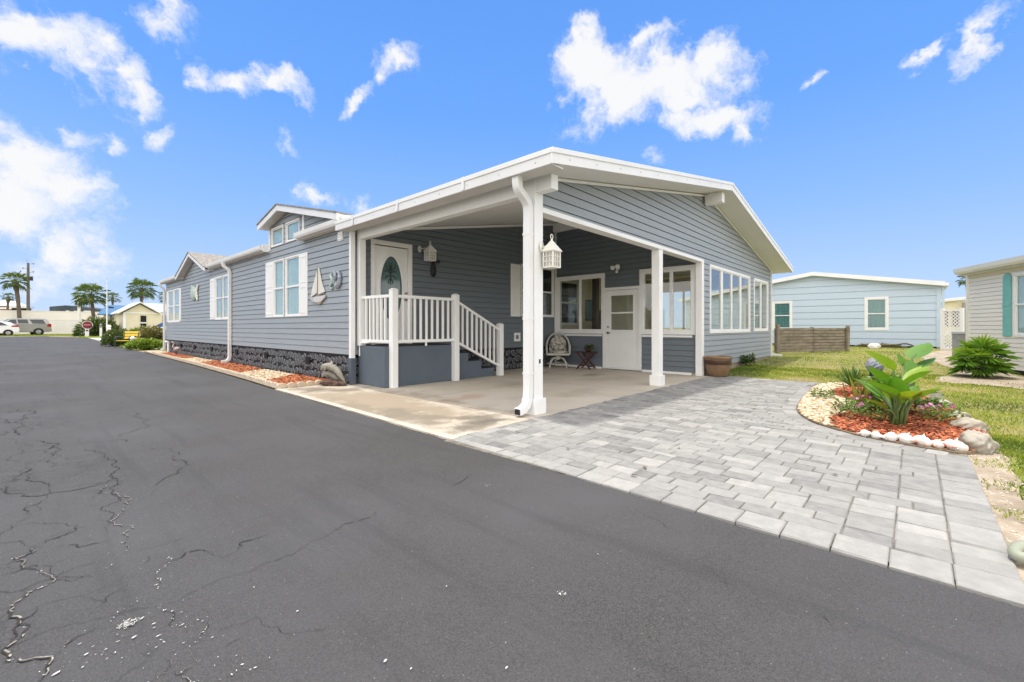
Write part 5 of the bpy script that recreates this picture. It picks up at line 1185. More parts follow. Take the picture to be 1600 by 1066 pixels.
# ================================================================ PLANTING ISLAND
def bladeleaf(mb, base, tip, W, fold=.25, droop=.08, side=None, t=.5, n=8, shape=1.0, cup=0):
    b, p = Vector(base), Vector(tip); d = p - b; L = d.length
    s_ = d.cross(Vector(side) if side is not None else Vector((0, 0, 1)))
    s_ = s_.normalized() if s_.length > 1e-5 else Vector((1, 0, 0)); nn = s_.cross(d).normalized()
    o_ = len(mb.v); rows = []
    for i in range(n + 1):
        u = i / n; c = b + d * u + Vector((0, 0, -1)) * droop * L * (u ** 2) * 1.0 + nn * cup * L * math.sin(math.pi * u)
        w_ = W * (math.sin(math.pi * min(1, u ** shape)) ** .75 if 0 < u < 1 else 0.0) + .0015
        wob = .02 * W * math.sin(9 * u + 3 * t)
        rows.append((c + s_ * w_ + nn * (fold * w_ + wob), c, c - s_ * w_ + nn * (fold * w_ - wob)))
    for r_ in rows: mb.v += [tuple(q) for q in r_]
    for i in range(n):
        a = o_ + 3 * i
        for j in (0, 1): mb.f.append((a + j, a + j + 1, a + j + 4, a + j + 3)); mb.t.append(max(0, min(1, t + random.uniform(-.05, .05))))
BOPB = Vector((6.608,0.138,0.037))
o = thing('bird_of_paradise_plant', BOPB, 'tall plant with broad paddle-shaped green leaves in the middle of the planting island', 'plant')
LEAVES = [((7.556,0.017,0.714),(7.841,-0.147,0.947),0.128,0.45,0.15),((6.879,0.167,0.608),(6.774,0.431,0.867),0.135,0.9,0.2),((7.351,0.094,0.618),(7.447,0.137,0.803),0.115,0.5,0.1),((6.426,0.145,0.347),(6.071,0.386,0.583),0.115,0.5,0.25),((6.516,0.12,0.452),(6.566,-0.158,0.673),0.121,0.6,0.25),((6.454,0.114,0.277),(6.35,0.154,0.626),0.101,0.55,0.3),((6.732,0.032,0.323),(6.812,-0.205,0.417),0.068,0.35,0.4),((6.42,0.225,0.211),(6.121,0.406,0.376),0.061,0.75,0.3),((7.458,-0.024,0.594),(7.758,-0.205,0.763),0.068,0.3,0.2),((7.302,-0.001,0.51),(7.394,0.047,0.737),0.081,0.4,0.2),((6.965,0.072,0.457),(7.229,-0.069,0.674),0.068,0.95,0.3),((6.996,0.187,0.367),(7.049,0.277,0.588),0.081,0.5,0.2)]
lfm, stm = MB(), MB(); rr = random.Random(8)
for (b, p, W, tn, fold) in LEAVES:
    bladeleaf(lfm, b, p, W, fold, .06, t=tn, n=10, shape=.8, side=rr.choice([(.3, -.2, 1), (-.3, .2, 1), (0, 0, 1)]))
    b, p = Vector(b), Vector(p); g = BOPB + Vector((rr.gauss(0, .035), rr.gauss(0, .035), -.02)); mid = g.lerp(b, .55) + Vector((0, 0, .05))
    stm.cur = rr.random(); stm.tube(curve([g, mid, b, b.lerp(p, .3)], 4), [.011] * 8 + [.008] * 4 + [.004], 7)
for k in range(11):
    a = k * 2.4 + rr.uniform(-.3, .3); e = rr.uniform(.95, 1.4); h_ = rr.uniform(.24, .46); d_ = Vector((math.cos(a) * math.cos(e), math.sin(a) * math.cos(e), math.sin(e))); b = BOPB + d_ * h_; p = b + (d_ + Vector((math.cos(a) * .5, math.sin(a) * .5, -.15))) * rr.uniform(.24, .34)
    bladeleaf(lfm, b, p, rr.uniform(.075, .105), .25, .10, t=rr.uniform(.3, .95), n=10, shape=.8)
    stm.cur = rr.random(); stm.tube([BOPB, BOPB + d_ * h_ * .6 + Vector((0, 0, .02)), b, b.lerp(p, .3)], [.013, .010, .008, .003], 7)
for k in range(7):
    a = rr.uniform(0, 6.28); g = BOPB + Vector((.05 * math.cos(a), .05 * math.sin(a), -.02)); stm.cur = rr.random(); stm.tube([g, g + Vector((.03 * math.cos(a), .03 * math.sin(a), .16)), g + Vector((.09 * math.cos(a), .09 * math.sin(a), .34))], [.020, .015, .006], 8)
stm.build('stems', M['stem'], o, fix=False, smooth=True)
lfm.build('leaves', M['bop'], o, fix=False, smooth=True)

o = thing('spiky_yucca', (9.18,0.758,0.041), 'spiky green rosette plant at the back of the planting island', 'plant')
m_ = MB(); c = Vector(WL[o.name]); rr = random.Random(5)
for k in range(75):
    a = rr.uniform(0, 6.28); e = rr.uniform(.05, 1.35); d = Vector((math.cos(a) * math.cos(e), math.sin(a) * math.cos(e), math.sin(e))); bladeleaf(m_, c + Vector((0, 0, .10)), c + Vector((0, 0, .10)) + d * rr.uniform(.28, .42), .014, .3, .12 * (1 - e / 1.5), t=rr.random(), n=4)
m_.build('blades', M['yucca'], o, fix=False)
o = thing('snake_plant', (7.356,0.534,0.044), 'upright yellow-edged sword-leaved plant in the planting island', 'plant')
m_ = MB(); c = Vector(WL[o.name])
for k in range(13):
    a = rr.uniform(0, 6.28); d = Vector((math.cos(a) * .28, math.sin(a) * .28, 1)).normalized(); g = c + Vector((rr.gauss(0, .07), rr.gauss(0, .07), -.02)); bladeleaf(m_, g, g + d * rr.uniform(.28, .52), .024, .35, 0, side=(math.sin(a), math.cos(a), .1), t=rr.random(), n=6, shape=.6)
m_.build('blades', M['croton'], o, fix=False)
o = thing('leafy_shrub', (7.534,0.264,0.12), 'dense low green shrub behind the broad-leaved plant', 'shrub')
m_ = MB(); c = WL[o.name]; leafclump(m_, (c[0], c[1], .22), (.24, .24, .22), 520, .075, .022, random.Random(6)); leafclump(m_, (c[0] + .30, c[1] - .05, .24), (.24, .24, .26), 420, .08, .024, random.Random(7)); leafclump(m_, (c[0] + .05, c[1] - .36, .14), (.18, .18, .12), 240, .065, .02, random.Random(17)); m_.build('foliage', M['shrub'], o, fix=False)
m_ = MB()
for k in range(9): m_.tube([(c[0] + rr.gauss(0, .08), c[1] + rr.gauss(0, .08), .02), (c[0] + rr.gauss(0, .18), c[1] + rr.gauss(0, .18), .3)], .006, 5)
m_.build('stems', M['stem'], o, fix=False)
def vinca(loc, r, n, fl, label, seed):
    o = thing('flowering_plant', loc, label, 'flower', 'pink flowering plants of the island'); m_ = MB(); q = random.Random(seed)
    leafclump(m_, (loc[0], loc[1], r * .45), (r, r, r * .6), n, .05, .013, q, .1); m_.build('foliage', M['shrub'], o, fix=False)
    p = MB()
    for k in range(fl):
        a, b = q.uniform(0, 6.28), q.uniform(.1, .9); c = Vector((loc[0] + r * b * math.cos(a), loc[1] + r * b * math.sin(a), r * (1.12 - .45 * b) + .02)); nrm = Vector((-.55 + q.gauss(0, .3), -.45 + q.gauss(0, .3), .6)).normalized(); u = nrm.cross(Vector((0, 0, 1))).normalized(); v = nrm.cross(u); tt = q.random(); s_ = q.uniform(.016, .022)
        for j in range(5):
            g = j * 1.2566 + tt; d = u * math.cos(g) + v * math.sin(g); e = u * math.cos(g + .62) + v * math.sin(g + .62); f = u * math.cos(g - .62) + v * math.sin(g - .62); p.add([c, c + f * s_ * .85, c + d * s_ * 1.25 + nrm * .003, c + e * s_ * .85], [(0, 1, 2, 3)], tt)
    p.build('blossoms', M['pink'], o, fix=False)
vinca((6.848,0.572,0.0), .20, 260, 5, 'pink-flowered clump at the edge of the pebbles, left of the broad-leaved plant', 1)
vinca((7.338,0.48,0.0), .20, 260, 7, 'pink-flowered clump beneath the yellow-edged sword leaves', 2)
vinca((8.374,1.049,0.0), .16, 180, 0, 'small green clump at the far tip of the pebbles, without blossoms', 3)
vinca((7.175,-0.232,0.0), .21, 260, 9, 'pink-flowered clump beside the pale rocks at the right end of the island', 4)
vinca((6.803,0.25,0.0), .13, 130, 2, 'small sparse pink-flowered clump just at the foot of the broad-leaved plant', 5)
o = thing('rope_knot_ball', (8.144,0.411,0.271), 'grey rope knot ball ornament on a dark stand in the planting island', 'ornament')
c = Vector((8.144,0.411,0.581)); m_ = MB()
for k, (ax, tl) in enumerate((((1, .2, .1), 0), ((.2, 1, .3), 1), ((-.3, .5, 1), 2), ((.8, -.6, .4), 3))):
    ax = Vector(ax).normalized(); u = ax.cross(Vector((.3, .2, .9))).normalized(); v = ax.cross(u)
    for off in (-.026, .0, .026): m_.tube([c + ax * off * 1.35 + (u * math.cos(a) + v * math.sin(a)) * (.090 - abs(off) * .5) for a in [j * math.pi / 12 for j in range(25)]], .0195, 7, cap=False)
m_.blob(c, (.055, .055, .055), 2, 0, 1); m_.build('rope_ball', M['rope'], o, smooth=True)
m_ = MB(); m_.lathe((c.x, c.y, .02), [(.09, 0), (.07, .05), (.03, .10), (.028, c.z - .22), (.065, c.z - .17), (.06, c.z - .10), (.03, c.z - .09)], 14); m_.build('stand', M['black'], o, smooth=True)

# shells and rocks edging the island
def shellmb(L, seed):
    q = random.Random(seed); m_ = MB(); n = 14
    pts = [Vector((L * (-.5 + t / n), .1 * L * math.sin(t * .5), 0)) for t in range(n + 1)]; rad = []
    for t in range(n + 1):
        u = t / n; r_ = .30 * L * (math.sin(math.pi * min(1, u * 1.15 + .05)) ** .8 if u < .82 else .18 * (1 - u) / .18 + .02); rad.append(max(.006 * L, abs(r_) * (1 + .10 * math.sin(t * 2.4))))
    m_.tube(pts, rad, 14); m_.v = [(x * (1 + .06 * math.sin(70 * y + seed)), y * (1 + .12 * math.sin(9 * x / L + seed) + .06 * math.sin(60 * z)), z * (1 + .12 * math.sin(8 * x / L + 2 * seed) + .06 * math.sin(55 * y))) for x, y, z in m_.v]
    for k in range(6): a = k * 1.05; m_.tube([Vector((-.12 * L, .27 * L * math.cos(a), .27 * L * math.sin(a))), Vector((-.16 * L, .40 * L * math.cos(a), .40 * L * math.sin(a)))], [.05 * L, .012 * L], 5)
    return m_
SHELLS = [((5.812,0.385),0.12,1.5),((5.787,0.292),0.13,1.2),((5.742,0.187),0.15,1.9),((5.744,0.073),0.18,1.35),((5.722,-0.045),0.18,1.85),((5.721,-0.147),0.14,1.1),((5.704,-0.26),0.19,1.65)]
SLAB = ['small knobbly white shell, leftmost of the row at the island front', 'white shell second from the left in the row at the island front', 'grey-white shell third from the left in the row at the island front', 'slender white shell in the middle of the row at the island front', 'tan-tinged shell fifth from the left in the row at the island front', 'spiky white shell next to the largest white shell', 'largest white shell touching the grey rock']
for k, ((x, y), L, rz) in enumerate(SHELLS):
    s_ = shellmb(L, k).build('sea_shell', M['shell'], None, smooth=True, local=True); tag(s_, SLAB[k], 'shell', 'white shells edging the island'); s_.location = (x, y, L * .24); s_.rotation_euler = (random.uniform(-.4, .4), random.uniform(-.2, .2), rz)
ROCKS = [((5.89,-0.432),(0.15,0.115,0.1),'large pitted pale grey rock at the front right corner of the island',3),((6.928,-0.45),(0.14,0.1,0.08),'rounded grey rock just behind the large pitted one',8),((7.626,-0.398),(0.13,0.09,0.07),'flat grey rock in the middle of the rock edge behind the flowers',12),((8.468,-0.293),(0.12,0.08,0.09),'pinkish grey rock at the back of the island edge,farthest of the rocks',15)]
for (x, y), r, lab, sd_ in ROCKS:
    m_ = MB(); m_.blob((0, 0, 0), r, 4, .24, sd_, rot=sd_)
    q = random.Random(sd_); m_.v = [(a * (1 + .09 * math.sin(50 * b + 27 * c + 3 * math.sin(30 * a)) + .05 * math.sin(110 * c + 70 * b)), b * (1 + .09 * math.sin(43 * a + 31 * c) + .05 * math.sin(95 * a + 80 * c)), c * (1 + .10 * math.sin(47 * a + 39 * b) + .05 * math.sin(120 * b - 60 * a))) for a, b, c in m_.v]
    s_ = m_.build('edge_rock', M['rock'], None, smooth=True, local=True); tag(s_, lab, 'rock', 'rocks edging the island'); s_.location = (x, y, r[2] * .72 - .02)
hp = [Vector((*p, .03)) for p in [(3.382,-0.473),(3.369,-0.422),(3.297,-0.379),(3.216,-0.362),(3.175,-0.377),(3.21,-0.441)]]
tag(MB().tube(curve(hp, 5), .026, 10).build('garden_hose', mat('pale_green_hose', (.30, .32, .24), .6, (.24, .25, .19), 8, 4), None, smooth=True), 'pale green hose end lying at the paver corner by the lawn', 'hose')
rr = random.Random(77)
for k, (x, y) in enumerate([(6.674,1.637),(7.527,1.627),(7.754,1.378),(3.052,1.575),(3.273,1.552),(3.365,2.345),(4.083,1.621),(4.124,0.461)]):
    m_ = MB(); bladeleaf(m_, (0, 0, .008), (.05, .015, .012), .010, .5, -.1, t=.3, n=4); l_ = m_.build('fallen_leaf', M['rockbase'], None, local=True, fix=False); tag(l_, 'dry brown fallen leaf lying on the grey pavers', 'leaf', 'dry leaves on the pavers'); l_.location = (x, y, .0); l_.rotation_euler = (0, 0, rr.uniform(0, 6))

# palmetto by the beige house
def fan(mb, hub, d, R_, n, spread, rnd, t, W=.03, sag=.25):
    d = d.normalized(); s_ = d.cross(Vector((0, 0, 1)))
    s_ = s_.normalized() if s_.length > 1e-3 else Vector((1, 0, 0)); nn = s_.cross(d)
    for j in range(n):
        a = spread * (j / (n - 1) - .5); dr = d * math.cos(a) + s_ * math.sin(a); L = R_ * (1 - .25 * abs(j / (n - 1) - .5)) * rnd.uniform(.92, 1.05)
        w_ = (d * -math.sin(a) + s_ * math.cos(a)) * W; m1 = hub + dr * L * .55 + nn * .02 * (1 if j % 2 else -1) - Vector((0, 0, 1)) * sag * L * .15; tp = hub + dr * L - Vector((0, 0, 1)) * sag * L * rnd.uniform(.6, 1.3)
        mb.add([hub, m1 + w_, tp, m1 - w_], [(0, 1, 2), (0, 2, 3)], max(0, min(1, t + rnd.gauss(0, .12))))
def fanplant(mb, st_, c, nf, R0, pet, n, rnd, emin, emax, W, sag, tbase=.45, spread=4.2):
    for k in range(nf):
        a = k * 2.39996 + rnd.uniform(-.3, .3); u = (k + .5) / nf; e = emax + (emin - emax) * u; d = Vector((math.cos(a) * math.cos(e), math.sin(a) * math.cos(e), math.sin(e)))
        hub = c + d * pet * rnd.uniform(.8, 1.15) - Vector((0, 0, 1)) * sag * pet * .25
        st_.tube([c, c.lerp(hub, .6) + Vector((0, 0, .04 * pet)), hub], .012 * R0 / .5, 4)
        dd = (d - Vector((0, 0, .25 + .4 * u * sag))).normalized(); fan(mb, hub, dd, R0 * rnd.uniform(.85, 1.1), n, spread, rnd, tbase + .25 * (.5 - u) + rnd.gauss(0, .1), W, sag)
o = thing('saw_palmetto', (14.013,-1.076,0.086), 'bushy fan-leaved palmetto in the sandy bed beside the beige house', 'shrub')
c = Vector(WL[o.name]); m_, s_ = MB(), MB(); q_ = random.Random(3); fanplant(m_, s_, c + Vector((0, 0, .10)), 20, .33, .27, 18, q_, .05, .85, .018, .22, .5, 3.4); fanplant(m_, s_, c + Vector((.05, -.05, .34)), 18, .34, .28, 18, q_, .2, 1.45, .018, .20, .55, 3.4); fanplant(m_, s_, c + Vector((-.08, .10, .22)), 10, .30, .28, 18, q_, .2, 1.3, .018, .20, .6, 3.4); s_.build('stems', M['stem'], o, fix=False); m_.build('fronds', M['palmetto'], o, fix=False)
m_ = MB(); m_.blob(c + Vector((0, 0, .04)), (.13, .13, .12), 2, .3, 3); m_.build('root_crown', M['trunk'], o)

# ================================================================ NEIGHBOURS ON THE RIGHT
bh = thing('neighbour_house', (25.0, 3.5, .3), 'pale blue neighbouring house with white-trimmed low gable and teal blinds', 'house')
fb = lambda s, z, d: (25.0 - d, s, z)
def bz(y): return 3.60 - (abs(y - 3.5) * .158 if y > 3.5 else abs(y - 3.5) * .172)
m_ = MB(); BH = [(.86, 1.56, 1.05, 2.40), (4.42, 5.16, 1.05, 2.36)]
lap(m_, fb, [(-.80, .34), (9.5, .34), (9.5, bz(9.5)), (3.5, bz(3.5)), (-.80, bz(-.8))], .34, .30, BH, .016); m_.build('siding', M['bluesiding'], bh, fix=False)
m_ = MB(); m_.box(25.15, 33, -.74, 9.4, .2, 2.5); m_.build('wall_core', M['bluesiding'], bh)
m_ = MB(); m_.box(25.02, 25.4, -.7, 9.4, .15, .36); m_.build('foundation', M['ventdark'], bh)
m_ = MB()
for ya, yb in ((-.90, 3.5), (3.5, 9.8)):
    m_.hexa(((24.72, ya, bz(ya) - .02), (34, ya, bz(ya) - .02), (34, yb, bz(yb) - .02), (24.72, yb, bz(yb) - .02), (24.72, ya, bz(ya) + .10), (34, ya, bz(ya) + .10), (34, yb, bz(yb) + .10), (24.72, yb, bz(yb) + .10)))
m_.build('roof', M['metalroof'], bh)
m_ = MB()
for ya, yb in ((-.92, 3.5), (3.5, 9.8)):
    m_.hexa(((24.69, ya, bz(ya) - .05), (24.72, ya, bz(ya) - .05), (24.72, yb, bz(yb) - .05), (24.69, yb, bz(yb) - .05), (24.69, ya, bz(ya) + .13), (24.72, ya, bz(ya) + .13), (24.72, yb, bz(yb) + .13), (24.69, yb, bz(yb) + .13)))
m_.build('rake_fascia', M['white2'], bh)
m_ = MB(); m_.box(24.7, 33, -1.03, -.925, 2.80, 2.92); m_.build('gutter', M['white2'], bh)
m_ = MB(); m_.box(24.97, 25.03, -.82, -.68, .32, 2.82); m_.build('corner_trim', M['bluesiding'], bh); m_ = MB(); m_.box(24.96, 25.03, -.92, -.84, .35, 2.80); m_.build('downspout', M['bluesiding'], bh)
house_keep = house; house = bh
window(fb, .90, 1.52, 1.10, 2.36, back='tealblind', fw=.10); window(fb, 4.46, 5.12, 1.10, 2.32, back='tealblind', fw=.10)
CB = Vector((16.722,-1.051,0.14)); UB = Vector((-.925, -.381, 0)).normalized(); NB = Vector((-.381, .925, 0)).normalized()
gh = thing('neighbour_house', (CB.x, CB.y, .14), 'beige vinyl-sided neighbouring house with a teal shutter at the right edge', 'house')
def fg(s, z, d): p = CB + UB * s + NB * d; return (p.x, p.y, z)
house = gh
m_ = MB(); lap(m_, fg, [(.0, .16), (9, .16), (9, 2.50), (.0, 2.50)], .16, .102, [(1.70, 2.62, .92, 2.34)], .012); m_.build('siding', M['beigesiding'], gh, fix=False)
m_ = MB(); lap(m_, lambda s, z, d: tuple(Vector(fg(-d, z, -s))), [(.0, .16), (8, .16), (8, 2.55), (.0, 2.55)], .16, .102, (), .012); m_.build('siding', M['beigesiding'], gh, fix=False)
m_ = MB(); m_.fbox(fg, .05, 9, .05, 2.55, -8, -.2); m_.build('wall_core', M['beigesiding'], gh)
m_ = MB(); m_.fbox(fg, .02, 9, .02, .16, -.2, -.01); m_.build('foundation', M['ventdark'], gh)
m_ = MB(); m_.fbox(fg, -.03, .09, .15, 2.50, -.1, .025); m_.build('corner_trim', M['beigesiding'], gh)
m_ = MB(); m_.prism(lambda a, b, d: fg(d, b, a), [(.20, 2.60), (-4, 3.25), (-8.4, 2.60), (-8.4, 2.5), (-4, 3.15), (.20, 2.5)], .02, 9.2); m_.build('roof', M['metalroof'], gh)
m_ = MB(); m_.prism(lambda a, b, d: fg(d, b, a), [(.31, 2.665), (.29, 2.57), (.25, 2.52), (.19, 2.52), (.19, 2.665)], .0, 9.2); m_.build('gutter', M['white2'], gh)
m_ = MB(); m_.fbox(fg, .03, 9.2, 2.48, 2.495, .012, .20); m_.build('soffit', M['soffit'], gh)
window(fg, 1.76, 2.56, .98, 2.30, back='curtain', fw=.07)
m_ = MB()
m_.prism(fg, [(1.38, .92), (1.63, .92), (1.63, 2.30), (1.58, 2.36), (1.505, 2.385), (1.43, 2.36), (1.38, 2.30)], .012, .04); m_.fbox(fg, 1.37, 1.64, 1.62, 1.66, .04, .048); m_.build('shutter', M['teal'], gh, bevel=.004)
house = house_keep
# low board fence
A_, B_ = Vector((18.103,3.731,0.0)), Vector((21.654,1.908,0.0))
wf = thing('board_fence', A_, 'short weathered grey horizontal board fence in front of the pale blue house', 'fence')
dU = (B_ - A_).normalized(); L_ = (B_ - A_).length; nF = Vector((-dU.y, dU.x, 0))
if nF.dot(-A_) < 0: nF = -nF
def ff(s, z, d): p = A_ + dU * s + nF * d; return (p.x, p.y, z)
rr = random.Random(2)
m_ = MB(); nb = 8
for k in range(nb):
    z0 = .22 + .112 * k
    for a, b in ((0, L_ * .5), (L_ * .5, L_)): m_.fbox(ff, a + rr.uniform(0, .02), b - .004, z0 + rr.uniform(0, .006), z0 + .103 - rr.uniform(0, .004), rr.uniform(0, .016), .035 + rr.uniform(0, .01))
m_.fbox(ff, .05, L_ - .05, .24, 1.08, -.02, -.001); m_.build('boards', M['oldwood'], wf, bevel=.004)
for s in (.02, L_ * .5, L_ - .22):
    m_ = MB(); m_.fbox(ff, s, s + .13, .2, 1.22 + rr.uniform(-.03, .05) - (.07 if abs(s - L_ * .5) < .1 else 0), .046, .13) if abs(s - L_ * .5) > .1 else m_.fbox(ff, s, s + .1, .2, 1.14, -.1, -.002); m_.build('fence_post', M['oldwood'], wf, bevel=.006)
# lattice screen, pedestal, tan building behind
A2, B2 = Vector((24.012,-0.831,0.0)), Vector((23.66,-1.336,0.0))
lt = thing('lattice_screen', A2, 'white lattice screen between the blue and the beige house', 'lattice')
dU = (B2 - A2).normalized(); L2 = (B2 - A2).length; nF = Vector((-dU.y, dU.x, 0))
def fl2(s, z, d): p = A2 + dU * s + nF * d; return (p.x, p.y, z)
for s in (0, L2): m_ = MB(); m_.fbox(fl2, s - .05, s + .05, .25, 1.86, -.05, .05); m_.build('lattice_post', M['fencewhite'], lt)
m_ = MB()
for z in (.32, 1.78): m_.fbox(fl2, .05, L2 - .05, z - .03, z + .03, -.02, .02)
k = -1.5
while k < L2 + .1:
    for sg_ in (0, 1):
        a, b = (k, k + 1.44); za, zb = (.34, 1.78) if sg_ == 0 else (1.78, .34); t0, t1 = max(0, (.05 - a) / 1.44), min(1, (L2 - .05 - a) / 1.44)
        if t1 > t0: p, q = a + 1.44 * t0, a + 1.44 * t1; zp, zq = za + (zb - za) * t0, za + (zb - za) * t1; m_.hexa((fl2(p, zp - .026, .006 * sg_), fl2(q, zq - .026, .006 * sg_), fl2(q, zq - .026, .006 * sg_ + .006), fl2(p, zp - .026, .006 * sg_ + .006), fl2(p, zp + .026, .006 * sg_), fl2(q, zq + .026, .006 * sg_), fl2(q, zq + .026, .006 * sg_ + .006), fl2(p, zp + .026, .006 * sg_ + .006)))
    k += .125
m_.build('lattice_panel', M['fencewhite'], lt, fix=False)
q = Vector((19.318,-1.022,0.0)); o = thing('utility_box', (q.x, q.y, .15), 'grey metal utility box standing behind the palmetto', 'utility box', rz=R(20))
m_ = MB(); m_.box(-.13, .13, -.11, .11, 0, .78); m_.build('cabinet', M['metalgrey'], o, local=True, bevel=.012); m_ = MB(); m_.hexa(((-.15, -.13, .78), (.15, -.13, .78), (.15, .13, .78), (-.15, .13, .78), (-.13, -.11, .84), (.13, -.11, .84), (.13, .11, .84), (-.13, .11, .84))); m_.build('lid', M['metalgrey'], o, local=True)
A3, B3 = Vector((49.626,-1.046,0.0)), Vector((51.678,-6.272,0.0))
tb = thing('distant_house', A3, 'cream house with brown windows glimpsed behind the white lattice', 'house')
dU = (B3 - A3).normalized(); nF = Vector((-dU.y, dU.x, 0)); nF = nF if nF.dot(-A3) > 0 else -nF
def ft(s, z, d): p = A3 + dU * s + nF * d; return (p.x, p.y, z)
m_ = MB(); m_.fbox(ft, 0, 7, .2, 3.3, -6, 0); m_.build('wall', M['creamwall'], tb)
m_ = MB(); m_.prism(ft, [(-.4, 3.05), (7.4, 4.05), (7.4, 4.2), (-.4, 3.25)], -6.3, .4); m_.build('roof', M['metalroof'], tb)
for s in (.5, 1.3, 2.1, 2.9): m_ = MB(); m_.fbox(ft, s, s + .55, 1.2, 2.45, 0, .03); m_.build('window', M['brownwood'], tb)
m_ = MB(); m_.fbox(ft, 1.85, 2.0, .2, 3.1, .2, .35); m_.build('porch_post', M['metalgrey'], tb)
# odds and ends on the far lawn
q = Vector((23.638,1.214,0.0)); m_ = MB(); m_.blob((q.x, q.y, gz(q.x, q.y) + .06), (.26, .2, .14), 3, .2, 4); tag(m_.build('white_stone', M['shell'], None, smooth=True), 'rounded white stone on the lawn before the pale blue house', 'rock')
q = Vector((24.653,1.138,0.0)); o = thing('timber_pile', (q.x, q.y, gz(q.x, q.y)), 'few weathered boards lying along the foot of the pale blue house', 'timber', rz=R(97))
for k in range(3): m_ = MB(); m_.box(-.95 + .2 * k, .8 - .1 * k, -.1 + .08 * k, -.03 + .08 * k, .0 + .045 * k, .05 + .045 * k); m_.build('board', M['oldwood'], o, local=True, bevel=.005)
m_ = MB(); m_.tube(curve([(-1.2, .2, .02), (-.9, .1, .16), (-.5, .12, .10), (-.1, .0, .16)], 4), .03, 7); m_.build('driftwood', M['trunk'], o, local=True)

# ================================================================ FAR END OF THE ROAD
def bush(name, loc, r, n, L, W, mt, label, seed, cat='shrub', group=None):
    o = thing(name, loc, label, cat, group); m_ = MB(); q = random.Random(seed)
    for _ in range(n):
        a, b = q.uniform(0, 6.28), math.asin(q.uniform(-.25, 1)); k = q.uniform(.84, 1.03) * (1 + .12 * math.sin(3 * a + seed) * math.cos(2 * b)); p = Vector((r[0] * k * math.cos(a) * math.cos(b), r[1] * k * math.sin(a) * math.cos(b), r[2] * (.28 + .72 * k * math.sin(b)) if b > 0 else r[2] * .28 * (1 + math.sin(b) * 2.6)))
        d = Vector((math.cos(a) + q.gauss(0, .6), math.sin(a) + q.gauss(0, .6), .5 + q.gauss(0, .6))).normalized(); s_ = d.cross(Vector((q.gauss(0, 1), q.gauss(0, 1), 1))).normalized() * W; l_ = L * q.uniform(.6, 1.3)
        m_.add([p, p + d * l_ * .5 + s_, p + d * l_, p + d * l_ * .5 - s_], [(0, 1, 2, 3)], max(0, min(1, q.gauss(.45, .22) + .25 * math.sin(b))))
    m_.build('foliage', mt, o, fix=False, local=True)
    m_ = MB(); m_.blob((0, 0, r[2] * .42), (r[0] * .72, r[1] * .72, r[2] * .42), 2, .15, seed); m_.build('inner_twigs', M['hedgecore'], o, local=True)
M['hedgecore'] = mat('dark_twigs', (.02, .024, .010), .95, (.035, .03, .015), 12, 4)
bush('clipped_shrub', (3.686,34.877,0.0), (.78, .9, 1.0), 2600, .11, .035, M['hedge_dark'], 'dark green rounded shrub at the roadside behind the yellow bench', 1)
bush('bronze_shrub', (5.13,34.182,0.0), (.95, 1.0, 1.16), 3200, .11, .035, M['hedge_brown'], 'large bronze-green rounded shrub by the far corner of the house', 2)
bush('lime_shrub', (4.128,29.043,0.0), (.80, .55, .48), 1300, .15, .045, M['hedge_lime'], 'low lime-green shrub in front of the bronze-green one', 3)
bush('wild_bush', (5.1,64.228,0.0), (1.5, 1.2, 2.0), 1500, .45, .07, M['hedge_dark'], 'dark ragged bush behind the white posts by the gravel drive', 4)
bush('garden_bush', (6.655,65.491,0.0), (1.2, 1.0, 1.35), 900, .3, .06, M['hedge_brown'], 'olive-green bush at the side of the blue-roofed house', 5)
bush('door_fern', (7.868,58.215,0.0), (.9, .6, 1.0), 500, .4, .05, M['shrub'], 'green fern-like plant below the window of the cream house', 6)
q = Vector((3.727,32.009,0.0)); o = thing('park_bench', (q.x, q.y, 0), 'yellow slatted bench with dark green iron ends at the roadside', 'bench', rz=R(-62))
for x in (-.52, .52):
    m_ = MB(); m_.tube(curve([(x, -.26, 0), (x, -.24, .30), (x, -.26, .58), (x, .12, .60)], 4), .028, 6); m_.tube(curve([(x, .24, 0), (x, .16, .40), (x, .24, .92)], 4), .028, 6); m_.tube([(x, -.25, .36), (x, .17, .36)], .024, 6); m_.build('end_frame', M['benchgreen'], o, local=True)
for k in range(4): m_ = MB(); m_.box(-.58, .58, -.25 + .11 * k, -.16 + .11 * k, .385, .415); m_.build('seat_slat', M['yellow'], o, local=True)
for k in range(3): m_ = MB(); z = .50 + .15 * k; y = .16 + .13 * (z - .4); m_.hexa([(x, y + .03 * t + (.02 if u else 0), z + .12 * u) for u in (0, 1) for x, t in ((-.58, 0), (.58, 0), (.58, 1), (-.58, 1))]); m_.build('back_slat', M['yellow'], o, local=True)
q = Vector((3.762,30.336,0.0)); o = thing('garden_figurine', (q.x, q.y, 0), 'small black and white animal figurine standing beside the yellow bench', 'figurine')
m_ = MB(); m_.blob((0, 0, .26), (.17, .16, .27), 3, .05, 1); m_.build('body', M['black'], o, local=True, smooth=True)
m_ = MB(); m_.blob((-.03, -.05, .56), (.11, .11, .10), 3, .03, 2)
m_.build('head', M['white'], o, local=True, smooth=True)
for s_ in (-1, 1): m_ = MB(); m_.blob((.08 * s_, -.0, .65), (.045, .03, .045), 2, 0, 1); m_.build('ear', M['black'], o, local=True)
m_ = MB(); m_.blob((-.08, -.12, .30), (.12, .08, .16), 2, .05, 1); m_.build('belly', M['white'], o, local=True, smooth=True)
o = thing('bird_statue', (4.0, 21.6, .02), 'faded pink and white long-legged bird ornament in the red mulch', 'garden ornament', rz=R(200)); o.scale = (.72,) * 3
